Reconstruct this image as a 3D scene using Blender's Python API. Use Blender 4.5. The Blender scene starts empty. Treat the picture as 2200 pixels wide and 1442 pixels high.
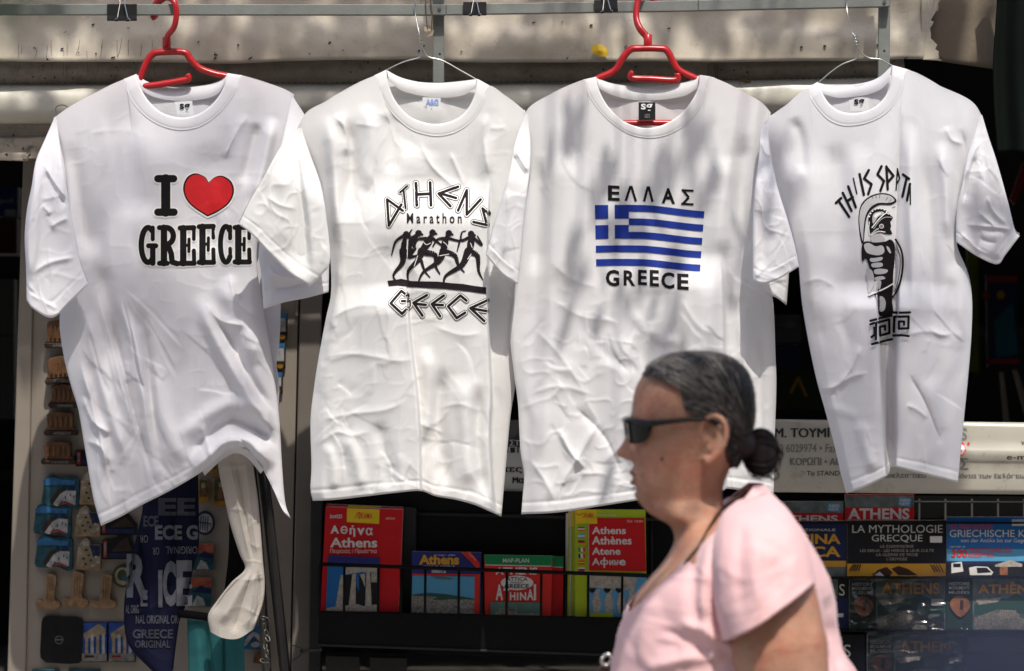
import bpy, bmesh, math, random
import numpy as np
from mathutils import Vector, Matrix
from mathutils.bvhtree import BVHTree

random.seed(7)
sc = bpy.context.scene
col = sc.collection
R = math.radians

# ------------------------------------------------------------------ camera
CAM = Vector((0.0, -6.0, 1.62))
PXM = 1200.0                                   # photograph pixels per metre in the plane of the rail (y = 0)
cam_d = bpy.data.cameras.new('camera')
cam = bpy.data.objects.new('camera', cam_d)
col.objects.link(cam)
cam.location = CAM
cam.rotation_euler = (R(90), 0, 0)
cam_d.sensor_width = 36.0
cam_d.lens = 36.0 * 6.0 / (2200.0 / PXM)
cam_d.clip_start = 0.05
cam_d.clip_end = 500.0
cam_d.dof.use_dof = True
cam_d.dof.focus_distance = 5.97
cam_d.dof.aperture_fstop = 3.2
sc.camera = cam

# ------------------------------------------------------------------ sky, sun, exposure
SUN_EL, SUN_AZ = R(60), R(13)                   # azimuth measured from the camera side towards the right
SUN = Vector((math.sin(SUN_AZ) * math.cos(SUN_EL), -math.cos(SUN_AZ) * math.cos(SUN_EL), math.sin(SUN_EL)))
world = bpy.data.worlds.new('World')
sc.world = world
world.use_nodes = True
wn = world.node_tree
wn.nodes.clear()
wo = wn.nodes.new('ShaderNodeOutputWorld')
wb = wn.nodes.new('ShaderNodeBackground')
ws = wn.nodes.new('ShaderNodeTexSky')
ws.sky_type = 'NISHITA'
ws.sun_disc = False
ws.sun_elevation = SUN_EL
ws.sun_rotation = math.pi - SUN_AZ
ws.air_density = 1.0
ws.dust_density = 2.5
wb.inputs['Strength'].default_value = 0.15
wn.links.new(ws.outputs[0], wb.inputs['Color'])
wn.links.new(wb.outputs[0], wo.inputs['Surface'])
sun_d = bpy.data.lights.new('sun', 'SUN')
sun_d.energy = 3.3
sun_d.angle = R(0.53)
sun_d.color = (1.0, 0.955, 0.88)
sun = bpy.data.objects.new('sun', sun_d)
col.objects.link(sun)
sun.location = (0, -3, 8)
sun.rotation_euler = (-SUN).to_track_quat('-Z', 'Y').to_euler()
sc.view_settings.view_transform = 'Standard'
sc.view_settings.look = 'None'
sc.view_settings.exposure = 0.42
sc.view_settings.gamma = 1.0
sc.view_settings.use_curve_mapping = False
sc.render.engine = 'CYCLES'
sc.cycles.use_denoising = True
sc.cycles.max_bounces = 8
sc.cycles.diffuse_bounces = 4
sc.cycles.transparent_max_bounces = 16

# ------------------------------------------------------------------ helpers
def W(px, py, y=0.0):
    k = (6.0 + y) / (6.0 * PXM)
    return Vector(((px - 1100.0) * k, y, CAM.z + (721.0 - py) * k))

def link(o, parent=None):
    col.objects.link(o)
    if parent is not None:
        o.parent = parent
        o.matrix_parent_inverse = Matrix.Translation(parent.location).inverted() if parent.type == 'EMPTY' else Matrix.Identity(4)
    return o

def tag(o, label=None, cat=None, group=None, kind=None):
    if label: o['label'] = label
    if cat: o['category'] = cat
    if group: o['group'] = group
    if kind: o['kind'] = kind
    return o

def thing(name, label, cat, loc=(0, 0, 0), group=None):
    o = bpy.data.objects.new(name, None)
    o.empty_display_size = 0.05
    col.objects.link(o)
    o.location = loc
    return tag(o, label, cat, group)

def mobj(name, verts, faces, mats, parent=None, smooth=False, midx=None):
    me = bpy.data.meshes.new(name)
    me.from_pydata([tuple(map(float, v)) for v in verts], [], [tuple(map(int, f)) for f in faces])
    if not isinstance(mats, (list, tuple)): mats = [mats]
    for m in mats: me.materials.append(m)
    if midx is not None: me.polygons.foreach_set('material_index', np.asarray(midx, np.int32))
    if smooth: me.polygons.foreach_set('use_smooth', np.ones(len(me.polygons), bool))
    me.update()
    o = bpy.data.objects.new(name, me)
    return link(o, parent)

class Geo:
    """collects simple shapes that become ONE mesh"""
    def __init__(s): s.v = []; s.f = []; s.m = []
    def add(s, vs, fs, mi=0):
        n = len(s.v)
        s.v += [tuple(v) for v in vs]
        s.f += [tuple(i + n for i in f) for f in fs]
        s.m += [mi] * len(fs)
        return s
    def box(s, a, b, mi=0, bev=0.0):
        (x0, y0, z0), (x1, y1, z1) = a, b
        if bev <= 0:
            vs = [(x, y, z) for z in (z0, z1) for y in (y0, y1) for x in (x0, x1)]
            fs = [(0, 2, 3, 1), (4, 5, 7, 6), (0, 1, 5, 4), (2, 6, 7, 3), (0, 4, 6, 2), (1, 3, 7, 5)]
            return s.add(vs, fs, mi)
        bm = bmesh.new()
        bmesh.ops.create_cube(bm, size=1.0)
        for v in bm.verts:
            v.co = Vector(((x0 + x1) / 2 + v.co.x * (x1 - x0), (y0 + y1) / 2 + v.co.y * (y1 - y0), (z0 + z1) / 2 + v.co.z * (z1 - z0)))
        bmesh.ops.bevel(bm, geom=list(bm.edges), offset=bev, segments=2, affect='EDGES', profile=0.6)
        bm.verts.index_update()
        s.add([v.co[:] for v in bm.verts], [[v.index for v in f.verts] for f in bm.faces], mi)
        bm.free()
        return s
    def tube(s, pts, r, n=8, mi=0, cap=True, flat=1.0):
        pts = [Vector(p) for p in pts]
        rs = list(r) if hasattr(r, '__len__') else [r] * len(pts)
        N = len(pts)
        prev = None
        vs = []
        for i, p in enumerate(pts):
            t = (pts[min(i + 1, N - 1)] - pts[max(i - 1, 0)])
            if t.length < 1e-9: t = Vector((0, 0, 1))
            t.normalize()
            if prev is None:
                ref = Vector((0, 1, 0)) if abs(t.y) < 0.9 else Vector((1, 0, 0))
                a = t.cross(ref).normalized()
            else:
                a = (prev - t * prev.dot(t))
                a = a.normalized() if a.length > 1e-6 else t.orthogonal().normalized()
            prev = a
            b = t.cross(a)
            for k in range(n):
                an = 2 * math.pi * k / n
                vs.append(p + a * (math.cos(an) * rs[i]) + b * (math.sin(an) * rs[i] * flat))
        fs = []
        for i in range(N - 1):
            for k in range(n):
                k2 = (k + 1) % n
                fs.append((i * n + k, i * n + k2, (i + 1) * n + k2, (i + 1) * n + k))
        if cap:
            fs.append(tuple(range(n - 1, -1, -1)))
            fs.append(tuple((N - 1) * n + k for k in range(n)))
        return s.add(vs, fs, mi)
    def prism(s, poly, y0, y1, mi=0, back=True):
        """poly: (x, z) outline, extruded from y0 (front) to y1"""
        n = len(poly)
        vs = [(x, y0, z) for x, z in poly] + [(x, y1, z) for x, z in poly]
        fs = [tuple(range(n)), tuple(range(2 * n - 1, n - 1, -1))] if back else [tuple(range(n))]
        fs += [(i, i + n, (i + 1) % n + n, (i + 1) % n) for i in range(n)]
        return s.add(vs, fs, mi)
    def build(s, name, mats, parent=None, smooth=False, bevel=0.0, auto=None):
        o = mobj(name, s.v, s.f, mats, parent, smooth, s.m)
        bm = bmesh.new(); bm.from_mesh(o.data)
        bmesh.ops.recalc_face_normals(bm, faces=bm.faces)
        if bevel > 0:
            bmesh.ops.bevel(bm, geom=[e for e in bm.edges if len(e.link_faces) == 2 and e.calc_face_angle(0) > 0.6], offset=bevel, segments=1, affect='EDGES')
        bm.to_mesh(o.data); bm.free()
        return o

def catmull(pts, dens=12, closed=False):
    P = [np.array(p, float) for p in pts]
    n = len(P)
    out = []
    rng = range(n) if closed else range(n - 1)
    for i in rng:
        if closed:
            p0, p1, p2, p3 = P[i - 1], P[i], P[(i + 1) % n], P[(i + 2) % n]
        else:
            p1, p2 = P[i], P[i + 1]
            p0 = P[i - 1] if i > 0 else 2 * p1 - p2
            p3 = P[i + 2] if i + 2 < n else 2 * p2 - p1
        for k in range(dens):
            t = k / dens
            out.append(0.5 * ((2 * p1) + (-p0 + p2) * t + (2 * p0 - 5 * p1 + 4 * p2 - p3) * t * t + (-p0 + 3 * p1 - 3 * p2 + p3) * t ** 3))
    if not closed: out.append(P[-1])
    return np.array(out)

def resample(pts, n, xmix=0.0):
    c = catmull(pts, 10)
    d = np.r_[0, np.cumsum(np.linalg.norm(np.diff(c, axis=0), axis=1))]
    d /= d[-1]
    if xmix > 0:
        dx = np.r_[0, np.cumsum(np.abs(np.diff(c[:, 0])) + 1e-6)]
        d = (1 - xmix) * d + xmix * dx / dx[-1]
    u = np.linspace(0, 1, n)
    return np.stack([np.interp(u, d, c[:, k]) for k in range(c.shape[1])], 1)

def coons(T, B, L, Rr, nu, nv, xmix=0.6):
    T = resample(T, nu, xmix); B = resample(B, nu, xmix)
    L = resample(L, nv); Rr = resample(Rr, nv)
    u = np.linspace(0, 1, nu)[None, :, None]; v = np.linspace(0, 1, nv)[:, None, None]
    lin_v = (1 - v) * T[None] + v * B[None]
    lin_u = (1 - u) * L[:, None] + u * Rr[:, None]
    bil = (1 - u) * (1 - v) * T[0] + u * (1 - v) * T[-1] + (1 - u) * v * B[0] + u * v * B[-1]
    return lin_v + lin_u - bil

def grid_faces(nv, nu, off=0, flip=False):
    f = []
    for j in range(nv - 1):
        for i in range(nu - 1):
            a = off + j * nu + i
            f.append((a, a + 1, a + nu + 1, a + nu) if flip else (a, a + nu, a + nu + 1, a + 1))
    return f

_tab = np.random.default_rng(11).random((64, 64))
def vnoise(x, y, seed=0):
    x = np.asarray(x, float) + seed * 17.37; y = np.asarray(y, float) + seed * 9.71
    xi = np.floor(x).astype(int); yi = np.floor(y).astype(int)
    fx = x - xi; fy = y - yi
    fx = fx * fx * fx * (fx * (fx * 6 - 15) + 10); fy = fy * fy * fy * (fy * (fy * 6 - 15) + 10)
    g = lambda a, b: _tab[a % 64, b % 64]
    return (g(xi, yi) * (1 - fx) + g(xi + 1, yi) * fx) * (1 - fy) + (g(xi, yi + 1) * (1 - fx) + g(xi + 1, yi + 1) * fx) * fy - 0.5

def sstep(a, b, x):
    t = np.clip((x - a) / (b - a), 0, 1)
    return t * t * (3 - 2 * t)

# ------------------------------------------------------------------ materials
MATS = {}
def pbr(name, c, rough=0.6, metal=0.0, var=0.0, vscale=8.0, bump=0.0, bscale=60.0, spec=0.5, coat=0.0, speck=None, stain=None, sss=0.0, sheen=0.0, stretch=None, transl=0.0, alpha=1.0):
    if name in MATS: return MATS[name]
    m = bpy.data.materials.new(name); MATS[name] = m
    m.use_nodes = True
    nt = m.node_tree; N = nt.nodes; Lk = nt.links
    b = N['Principled BSDF']
    b.inputs['Base Color'].default_value = (*c, 1)
    b.inputs['Roughness'].default_value = rough
    b.inputs['Metallic'].default_value = metal
    b.inputs['Specular IOR Level'].default_value = spec
    b.inputs['Coat Weight'].default_value = coat
    b.inputs['Alpha'].default_value = alpha
    if sheen: b.inputs['Sheen Weight'].default_value = sheen
    if sss:
        b.inputs['Subsurface Weight'].default_value = sss
        b.inputs['Subsurface Radius'].default_value = (0.012, 0.005, 0.003)
        b.inputs['Subsurface Scale'].default_value = 1.0
    tc = N.new('ShaderNodeTexCoord')
    vec = tc.outputs['Object']
    if stretch:
        mp = N.new('ShaderNodeMapping'); mp.inputs['Scale'].default_value = stretch
        Lk.new(vec, mp.inputs['Vector']); vec = mp.outputs['Vector']
    cur = None
    def noise(scale, detail=6, rough_=0.6):
        n = N.new('ShaderNodeTexNoise'); n.inputs['Scale'].default_value = scale
        n.inputs['Detail'].default_value = detail; n.inputs['Roughness'].default_value = rough_
        Lk.new(vec, n.inputs['Vector']); return n
    def ramp(src, p0, p1, c0, c1):
        r = N.new('ShaderNodeValToRGB'); e = r.color_ramp.elements
        e[0].position = p0; e[1].position = p1; e[0].color = (*c0, 1); e[1].color = (*c1, 1)
        Lk.new(src, r.inputs['Fac']); return r
    if var > 0:
        n = noise(vscale)
        r = ramp(n.outputs['Fac'], 0.3, 0.72, [max(0, k * (1 - var)) for k in c], [min(1, k * (1 + var)) for k in c])
        cur = r.outputs['Color']
    def over(maskout, colr):
        nonlocal cur
        mx = N.new('ShaderNodeMix'); mx.data_type = 'RGBA'
        Lk.new(maskout, mx.inputs['Factor'])
        if cur is not None: Lk.new(cur, mx.inputs['A'])
        else: mx.inputs['A'].default_value = (*c, 1)
        mx.inputs['B'].default_value = (*colr, 1)
        cur = mx.outputs['Result']
    if stain:
        for (sc_, lo, hi, amt, colr) in stain:
            n = noise(sc_, 8, 0.7)
            r = ramp(n.outputs['Fac'], lo, hi, (0, 0, 0), (amt,) * 3)
            over(r.outputs['Color'], colr)
    if speck:
        for (sc_, size, dens, colr) in speck:
            v = N.new('ShaderNodeTexVoronoi'); v.inputs['Scale'].default_value = sc_
            nv_ = noise(sc_ * 1.7, 2); 
            va = N.new('ShaderNodeVectorMath'); va.operation = 'MULTIPLY_ADD'
            Lk.new(nv_.outputs['Color'], va.inputs[0]); va.inputs[1].default_value = (0.6 / sc_,) * 3
            Lk.new(vec, va.inputs[2]); Lk.new(va.outputs[0], v.inputs['Vector'])
            r = ramp(v.outputs['Distance'], size * 0.7, size, (1, 1, 1), (0, 0, 0))
            n2 = noise(sc_ * 0.23, 3); r2 = ramp(n2.outputs['Fac'], dens, dens + 0.04, (0, 0, 0), (1, 1, 1))
            mm = N.new('ShaderNodeMath'); mm.operation = 'MULTIPLY'
            Lk.new(r.outputs['Color'], mm.inputs[0]); Lk.new(r2.outputs['Color'], mm.inputs[1])
            over(mm.outputs[0], colr)
    if cur is not None: Lk.new(cur, b.inputs['Base Color'])
    if bump > 0:
        n = noise(bscale, 5)
        bp = N.new('ShaderNodeBump'); bp.inputs['Strength'].default_value = bump; bp.inputs['Distance'].default_value = 0.004
        Lk.new(n.outputs['Fac'], bp.inputs['Height']); Lk.new(bp.outputs['Normal'], b.inputs['Normal'])
    if transl > 0:
        t = N.new('ShaderNodeBsdfTranslucent')
        t.inputs['Color'].default_value = (*c, 1)
        if cur is not None: Lk.new(cur, t.inputs['Color'])
        mx = N.new('ShaderNodeMixShader'); mx.inputs[0].default_value = transl
        Lk.new(b.outputs[0], mx.inputs[1]); Lk.new(t.outputs[0], mx.inputs[2])
        Lk.new(mx.outputs[0], N['Material Output'].inputs['Surface'])
    return m

def flat(name, c, rough=0.55, **k):
    return pbr(name, c, rough, var=k.pop('var', 0.12), vscale=k.pop('vscale', 25.0), **k)

# ------------------------------------------------------------------ lettering (built-in font, turned into mesh)
_tc = {}
def text_mesh(s, bold=0.0):
    key = (s, bold)
    if key in _tc: return _tc[key]
    cu = bpy.data.curves.new('txt', 'FONT'); cu.body = s; cu.offset = bold; cu.resolution_u = 3
    ob = bpy.data.objects.new('txt', cu); col.objects.link(ob)
    dg = bpy.context.evaluated_depsgraph_get(); dg.update()
    me = bpy.data.meshes.new_from_object(ob.evaluated_get(dg))
    V = np.array([v.co[:2] for v in me.vertices]) if len(me.vertices) else np.zeros((0, 2))
    F = [tuple(p.vertices) for p in me.polygons]
    bpy.data.objects.remove(ob); bpy.data.curves.remove(cu); bpy.data.meshes.remove(me)
    _tc[key] = (V, F)
    return _tc[key]

_same = str.maketrans('ΑΒΕΖΗΙΚΜΝΟΡΤΥΧνοАЕеаорсНТ', 'ABEZHIKMNOPTYXvoAEeaopcHT')
def fit_text(s, box, bold=0.0):
    """text scaled to fill box = (x0, y0, x1, y1) in photograph pixels (y down)"""
    s = s.translate(_same)
    V, F = text_mesh(s, bold)
    if not len(V): return V, F
    lo, hi = V.min(0), V.max(0)
    t = (V - lo) / np.maximum(hi - lo, 1e-6)
    x0, y0, x1, y1 = box
    return np.stack([x0 + t[:, 0] * (x1 - x0), y1 - t[:, 1] * (y1 - y0)], 1), F

def cut_grid(V, F, step):
    """splits flat faces along a grid so that they can be laid on a curved surface"""
    bm = bmesh.new()
    vs = [bm.verts.new((x, y, 0)) for x, y in V]
    for f in F:
        try: bm.faces.new([vs[i] for i in f])
        except ValueError: pass
    lo = np.min(V, 0); hi = np.max(V, 0)
    for ax in (0, 1):
        n = int((hi[ax] - lo[ax]) // step)
        for k in range(1, n + 1):
            c = lo[ax] + k * step
            no = (1, 0, 0) if ax == 0 else (0, 1, 0)
            co = (c, 0, 0) if ax == 0 else (0, c, 0)
            bmesh.ops.bisect_plane(bm, geom=bm.verts[:] + bm.edges[:] + bm.faces[:], plane_co=co, plane_no=no, dist=1e-5)
    bm.verts.index_update()
    V2 = np.array([v.co[:2] for v in bm.verts]); F2 = [tuple(v.index for v in f.verts) for f in bm.faces]
    bm.free()
    return V2, F2

def stroke2d(pts, w, step=4.0, capn=6, smooth=False):
    """thick line in pixels with round ends; w may change along the points"""
    P = catmull(pts, 6) if smooth else np.array(pts, float)
    ws = np.array(w if hasattr(w, '__len__') else [w] * len(pts), float)
    if smooth: ws = np.interp(np.linspace(0, 1, len(P)), np.linspace(0, 1, len(ws)), ws)
    V = []; F = []
    for i in range(len(P) - 1):
        a, b = P[i], P[i + 1]
        d = b - a; l = np.hypot(*d)
        if l < 1e-6: continue
        d /= l; nrm = np.array([-d[1], d[0]])
        n = max(1, int(l / step))
        b0 = len(V)
        for k in range(n + 1):
            c = a + (b - a) * k / n; hw = 0.5 * (ws[i] + (ws[i + 1] - ws[i]) * k / n)
            V += [c + nrm * hw, c, c - nrm * hw]
        for k in range(n):
            q = b0 + 3 * k
            F += [(q, q + 3, q + 4, q + 1), (q + 1, q + 4, q + 5, q + 2)]
    return np.array(V), F

def disc2d(c, r, n=12):
    V = [np.array(c, float)] + [np.array(c) + r * np.array([math.cos(2 * math.pi * k / n), math.sin(2 * math.pi * k / n)]) for k in range(n)]
    return np.array(V), [(0, 1 + k, 1 + (k + 1) % n) for k in range(n)]

def stroke_round(pts, w, smooth=False, step=4.0):
    V, F = stroke2d(pts, w, step, smooth=smooth)
    out = [(V, F)]
    ws = w if hasattr(w, '__len__') else [w] * len(pts)
    for p, ww in zip(pts, ws): out.append(disc2d(p, ww * 0.5))
    return out

class Sheet:
    """flat print in photograph-pixel coordinates, laid on a surface by place(px, py, layer)"""
    def __init__(s, place): s.place = place; s.g = Geo(); s.mats = []; s.layer = 0
    def mi(s, m):
        if m not in s.mats: s.mats.append(m)
        return s.mats.index(m)
    def put(s, V, F, m, keep=False):
        if not len(V): return
        if not keep: s.layer += 1
        s.g.add([s.place(x, y, s.layer) for x, y in V], F, s.mi(m))
    def poly(s, pts, m): s.put(np.array(pts, float), [tuple(range(len(pts)))], m)
    def rect(s, x0, y0, x1, y1, m): s.poly([(x0, y0), (x1, y0), (x1, y1), (x0, y1)], m)
    def text(s, t, box, m, bold=0.0):
        t2 = t.translate(_same)
        if any(ord(c) > 0x17f and c not in '•' for c in t2) and bold > 0:
            w_ = (box[3] - box[1]) * 0.09
            for k in range(3):
                s.put(*fit_text(t, (box[0] + k * w_ / 2, box[1], box[2] - w_ + k * w_ / 2, box[3]), 0.0), m)
        else: s.put(*fit_text(t, box, bold), m)
    def line(s, pts, w, m, smooth=False):
        for V, F in stroke_round(pts, w, smooth, 40.0): s.put(V, F, m)
    def ell(s, cx, cy, rx, ry, m, n=20):
        s.poly([(cx + rx * math.cos(2 * math.pi * k / n), cy + ry * math.sin(2 * math.pi * k / n)) for k in range(n)], m)
    def build(s, name, parent):
        if not s.g.f: return None
        return mobj(name, s.g.v, s.g.f, s.mats, parent, midx=s.g.m)

def plane_place(y, dl=0.00025, fn=None):
    def p(px, py, layer):
        yy = y if fn is None else y + fn(px, py)
        return W(px, py, yy - 0.0004 - dl * layer)
    return p
# ================================================================== large structure
M_pave = pbr('paving_stone', (0.26, 0.245, 0.225), 0.85, var=0.18, vscale=2.0, bump=0.3, bscale=40)
g = Geo()
g.add([(-60, -60, 0), (60, -60, 0), (60, 60, 0), (-60, 60, 0)], [(0, 1, 2, 3)])
tag(g.build('pavement', M_pave), kind='structure')

# unseen house added behind the viewer to block low sky light
M_fac = pbr('ochre_render', (0.30, 0.26, 0.21), 0.9, var=0.12, vscale=0.8)
M_win = pbr('window_glass', (0.02, 0.025, 0.03), 0.1)
M_frame = pbr('window_frame_paint', (0.45, 0.44, 0.42), 0.6)
fac = thing('sky_block_building', 'added pale apartment house behind the viewer that blocks the low sky', 'sky_block_building', (0, -15, 0))
Geo().box((-24, -19, 0), (24, -15, 12.5)).build('wall', M_fac, fac)
Geo().box((-24.3, -19.2, 12.5), (24.3, -14.6, 12.9)).build('cornice', M_fac, fac)
for fl_ in range(4):
    for k_ in range(15):
        xw, zw = -22 + 3.1 * k_, 0.9 + 3.0 * fl_
        wo_ = Geo().box((xw, -15.02, zw), (xw + 1.3, -14.98, zw + 1.7)).build('window', M_win, fac)
        Geo().box((xw - 0.08, -14.985, zw - 0.1), (xw + 1.38, -14.9, zw)).build('sill', M_frame, wo_)
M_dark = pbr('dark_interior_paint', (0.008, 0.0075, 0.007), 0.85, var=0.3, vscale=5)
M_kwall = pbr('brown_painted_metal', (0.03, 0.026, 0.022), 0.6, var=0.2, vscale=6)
kiosk = thing('kiosk', 'dark street kiosk with open front behind the hanging shirts', 'kiosk', (0, 0.4, 0))
KX0, KX1, KY0, KY1, KZ = -1.75, 1.85, 0.30, 1.75, 2.7
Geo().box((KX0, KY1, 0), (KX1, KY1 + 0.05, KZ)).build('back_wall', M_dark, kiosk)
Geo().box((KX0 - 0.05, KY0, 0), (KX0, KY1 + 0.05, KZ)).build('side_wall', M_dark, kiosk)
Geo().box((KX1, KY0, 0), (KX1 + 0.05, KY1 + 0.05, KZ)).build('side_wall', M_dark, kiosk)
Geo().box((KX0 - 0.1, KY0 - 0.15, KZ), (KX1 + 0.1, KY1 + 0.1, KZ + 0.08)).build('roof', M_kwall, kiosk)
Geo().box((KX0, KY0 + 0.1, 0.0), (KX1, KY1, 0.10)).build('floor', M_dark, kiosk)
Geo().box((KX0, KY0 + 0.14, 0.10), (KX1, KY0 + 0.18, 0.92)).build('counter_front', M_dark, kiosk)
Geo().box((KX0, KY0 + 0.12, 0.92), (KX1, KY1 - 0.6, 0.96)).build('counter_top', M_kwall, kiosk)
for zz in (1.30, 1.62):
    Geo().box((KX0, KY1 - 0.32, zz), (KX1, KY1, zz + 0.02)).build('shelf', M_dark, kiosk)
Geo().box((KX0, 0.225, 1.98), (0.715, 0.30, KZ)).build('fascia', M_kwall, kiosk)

# ------------------------------------------------------------------ canvas awning on the fascia
canvas_dirt = dict(stain=[(5, 0.5, 0.72, 0.5, (0.30, 0.24, 0.17)), (30, 0.57, 0.74, 0.4, (0.16, 0.12, 0.08)), (2.2, 0.45, 0.65, 0.4, (0.38, 0.32, 0.24))],
                   speck=[(95, 0.09, 0.60, (0.08, 0.06, 0.045)), (190, 0.13, 0.57, (0.12, 0.095, 0.07)), (26, 0.022, 0.54, (0.03, 0.022, 0.018))])
M_canvas = pbr('grimy_offwhite_canvas', (0.55, 0.49, 0.395), 0.4, var=0.06, vscale=9, bump=0.10, bscale=130, spec=0.4, **canvas_dirt)
M_hem = pbr('brown_stained_canvas', (0.33, 0.285, 0.225), 0.6, var=0.15, vscale=12, bump=0.3, bscale=150,
            stain=[(9, 0.45, 0.68, 0.7, (0.14, 0.10, 0.07)), (40, 0.5, 0.7, 0.5, (0.09, 0.065, 0.05))], speck=[(80, 0.2, 0.52, (0.03, 0.022, 0.018))])
M_roll = pbr('cream_roller_cover', (0.56, 0.53, 0.45), 0.38, var=0.06, vscale=10, bump=0.12, bscale=40, spec=0.5,
             stain=[(6, 0.5, 0.72, 0.5, (0.30, 0.27, 0.21)), (26, 0.58, 0.75, 0.4, (0.2, 0.17, 0.12))], speck=[(70, 0.1, 0.55, (0.04, 0.03, 0.025))])
M_trim = pbr('dirty_plaster_trim', (0.40, 0.34, 0.27), 0.8, var=0.15, vscale=14, bump=0.5, bscale=90,
             stain=[(20, 0.5, 0.68, 0.75, (0.06, 0.045, 0.035)), (8, 0.5, 0.7, 0.4, (0.2, 0.15, 0.11))], speck=[(60, 0.2, 0.5, (0.02, 0.016, 0.012))])
M_tan = pbr('plain_tan_canvas', (0.175, 0.138, 0.098), 0.75, var=0.14, vscale=7, bump=0.2, bscale=160)
awning = thing('awning', 'grimy cream canvas awning rolled up above the hanging shirts', 'awning', W(1000, 60, 0.15))

def strip(name, top, bot, yfn, mat, nu=160, nv=16):
    """hanging strip of cloth between two pixel curves"""
    T = resample(top, nu, 1.0); B = resample(bot, nu, 1.0)
    v = np.linspace(0, 1, nv)[:, None, None]
    G = (1 - v) * T[None] + v * B[None]
    vs = []
    for j in range(nv):
        for i in range(nu):
            px, py = G[j, i]
            vs.append(W(px, py, yfn(px, py, j / (nv - 1))))
    o = mobj(name, vs, grid_faces(nv, nu), mat, awning, True)
    sm = o.modifiers.new('thickness', 'SOLIDIFY'); sm.thickness = 0.003; sm.offset = -1
    return o

def valance_y(px, py, v):
    fold = 0.006 * math.sin(py / 17 + 1.5 * vnoise(px / 260, 0, 15)) * (0.4 + vnoise(px / 180, py / 300, 16)) + 0.006 * vnoise(px / 150, py / 90, 3) * 2 + 0.003 * vnoise(px / 40, py / 25, 4)
    return float(0.105 - 0.012 * v ** 4 * (1 + 1.2 * vnoise(px / 210, 0, 5)) + fold)
strip('valance', [(-160, -130), (600, -130), (1300, -135), (1996, -140)],
      [(-160, 130), (0, 131), (200, 132), (350, 133), (500, 136), (620, 131), (760, 128), (900, 128), (1010, 133), (1180, 134), (1290, 133), (1420, 131), (1560, 133), (1700, 131), (1850, 131), (1930, 127), (1984, 127)],
      valance_y, M_canvas, 190, 30)
# torn right end of the valance: ragged scraps of the same cloth
rg = Geo(); rr_ = random.Random(21); pts = [(1980, -140), (2046, -140)]
yy_, xx_ = -120.0, 2034.0
while yy_ < 130:
    base_ = float(np.interp(yy_, [-120, 0, 30, 70, 100, 130], [2034, 2018, 2008, 2000, 2004, 2024]))
    pts.append((base_ + rr_.gauss(0, 3.2) + 3 * math.sin(yy_ / 13), yy_)); yy_ += rr_.choice((2.5, 4, 6, 9, 14))
pts += [(2026, 131), (1980, 128)]
rg.add([W(a, b, 0.100 + 0.002 * (k % 2)) for k, (a, b) in enumerate(pts)], [tuple(range(len(pts)))])
rg.build('torn_edge', M_canvas, awning)
strip('hem_band', [(-160, 112), (900, 112), (1940, 112)],
      [(-160, 186), (0, 185), (300, 184), (620, 183), (940, 180), (1240, 181), (1560, 174), (1800, 170), (1946, 166)],
      lambda px, py, v: float(0.135 + 0.006 * vnoise(px / 120, v * 2, 6) + 0.003 * math.sin(v * 9) + (0.004 if v > 0.86 else 0)), M_hem, 150, 18)
def roll_y(px, py, v):
    a = (v - 0.45) / 0.55
    return float(0.165 - 0.05 * math.sqrt(max(0.0, 1 - a * a * 0.9)) + 0.002 * vnoise(px / 60, v * 3, 8))
strip('roller_cover', [(-160, 183), (900, 180), (1300, 178), (1948, 164)], [(-160, 268), (900, 262), (1948, 250)], roll_y, M_roll, 120, 20)
def trim_y(px, py, v):
    return float(0.16 + (0.012 if v < 0.24 else 0.0) + (0.010 if 0.24 < v < 0.36 else 0) + 0.003 * vnoise(px / 30, v * 8, 9))
strip('lower_trim', [(-160, 268), (900, 262), (1948, 250)], [(-160, 340), (60, 346), (110, 340), (900, 330), (1945, 318)], trim_y, M_trim, 110, 40)
g = Geo()
for k in range(2):
    pass
fl = [(1996, -140), (2142, -140), (2140, 60), (2139, 149), (2060, 138), (1985, 126)]
vsq = resample([(1990, -140), (2144, -140)], 14); 
def flap_y(px, py, v): return float(0.125 + 0.008 * vnoise(px / 60, py / 80, 12))
strip('tan_flap', [(1985, -140), (2060, -140), (2143, -140)], [(1985, 126), (2062, 138), (2140, 149)], flap_y, M_tan, 24, 24)
# stitching along the hem band (short threads)
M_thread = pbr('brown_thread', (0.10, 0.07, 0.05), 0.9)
for yy0, nm in ((178, 'stitching'),):
    st = Geo()
    for k in range(150):
        px = -20 + k * 13.0
        py = yy0 - 5.5 * max(0, (px - 900) / 1000) * 1.9
        st.tube([W(px, py, 0.131), W(px + 8, py, 0.131)], 0.0006, 5)
    tag(st.build(nm, M_thread, awning), kind='stuff')
st = Geo()
for px in (1521, 1536, 1541):
    st.tube([W(px, 138, 0.129), W(px + 1, 172, 0.129)], 0.0006, 5)
tag(st.build('stitching', M_thread, awning), kind='stuff')

# hairs and shadow lines on the left canvas, drawn as thin dark tubes
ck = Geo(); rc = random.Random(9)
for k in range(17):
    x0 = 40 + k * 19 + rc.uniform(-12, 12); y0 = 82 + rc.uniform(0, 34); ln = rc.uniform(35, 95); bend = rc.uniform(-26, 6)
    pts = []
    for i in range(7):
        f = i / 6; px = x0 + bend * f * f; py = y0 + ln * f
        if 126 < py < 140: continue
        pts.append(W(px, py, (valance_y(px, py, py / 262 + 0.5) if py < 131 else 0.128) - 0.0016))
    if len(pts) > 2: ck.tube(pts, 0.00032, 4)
tag(ck.build('canvas_hair_shadow_lines', M_thread, awning), kind='stuff')
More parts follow.
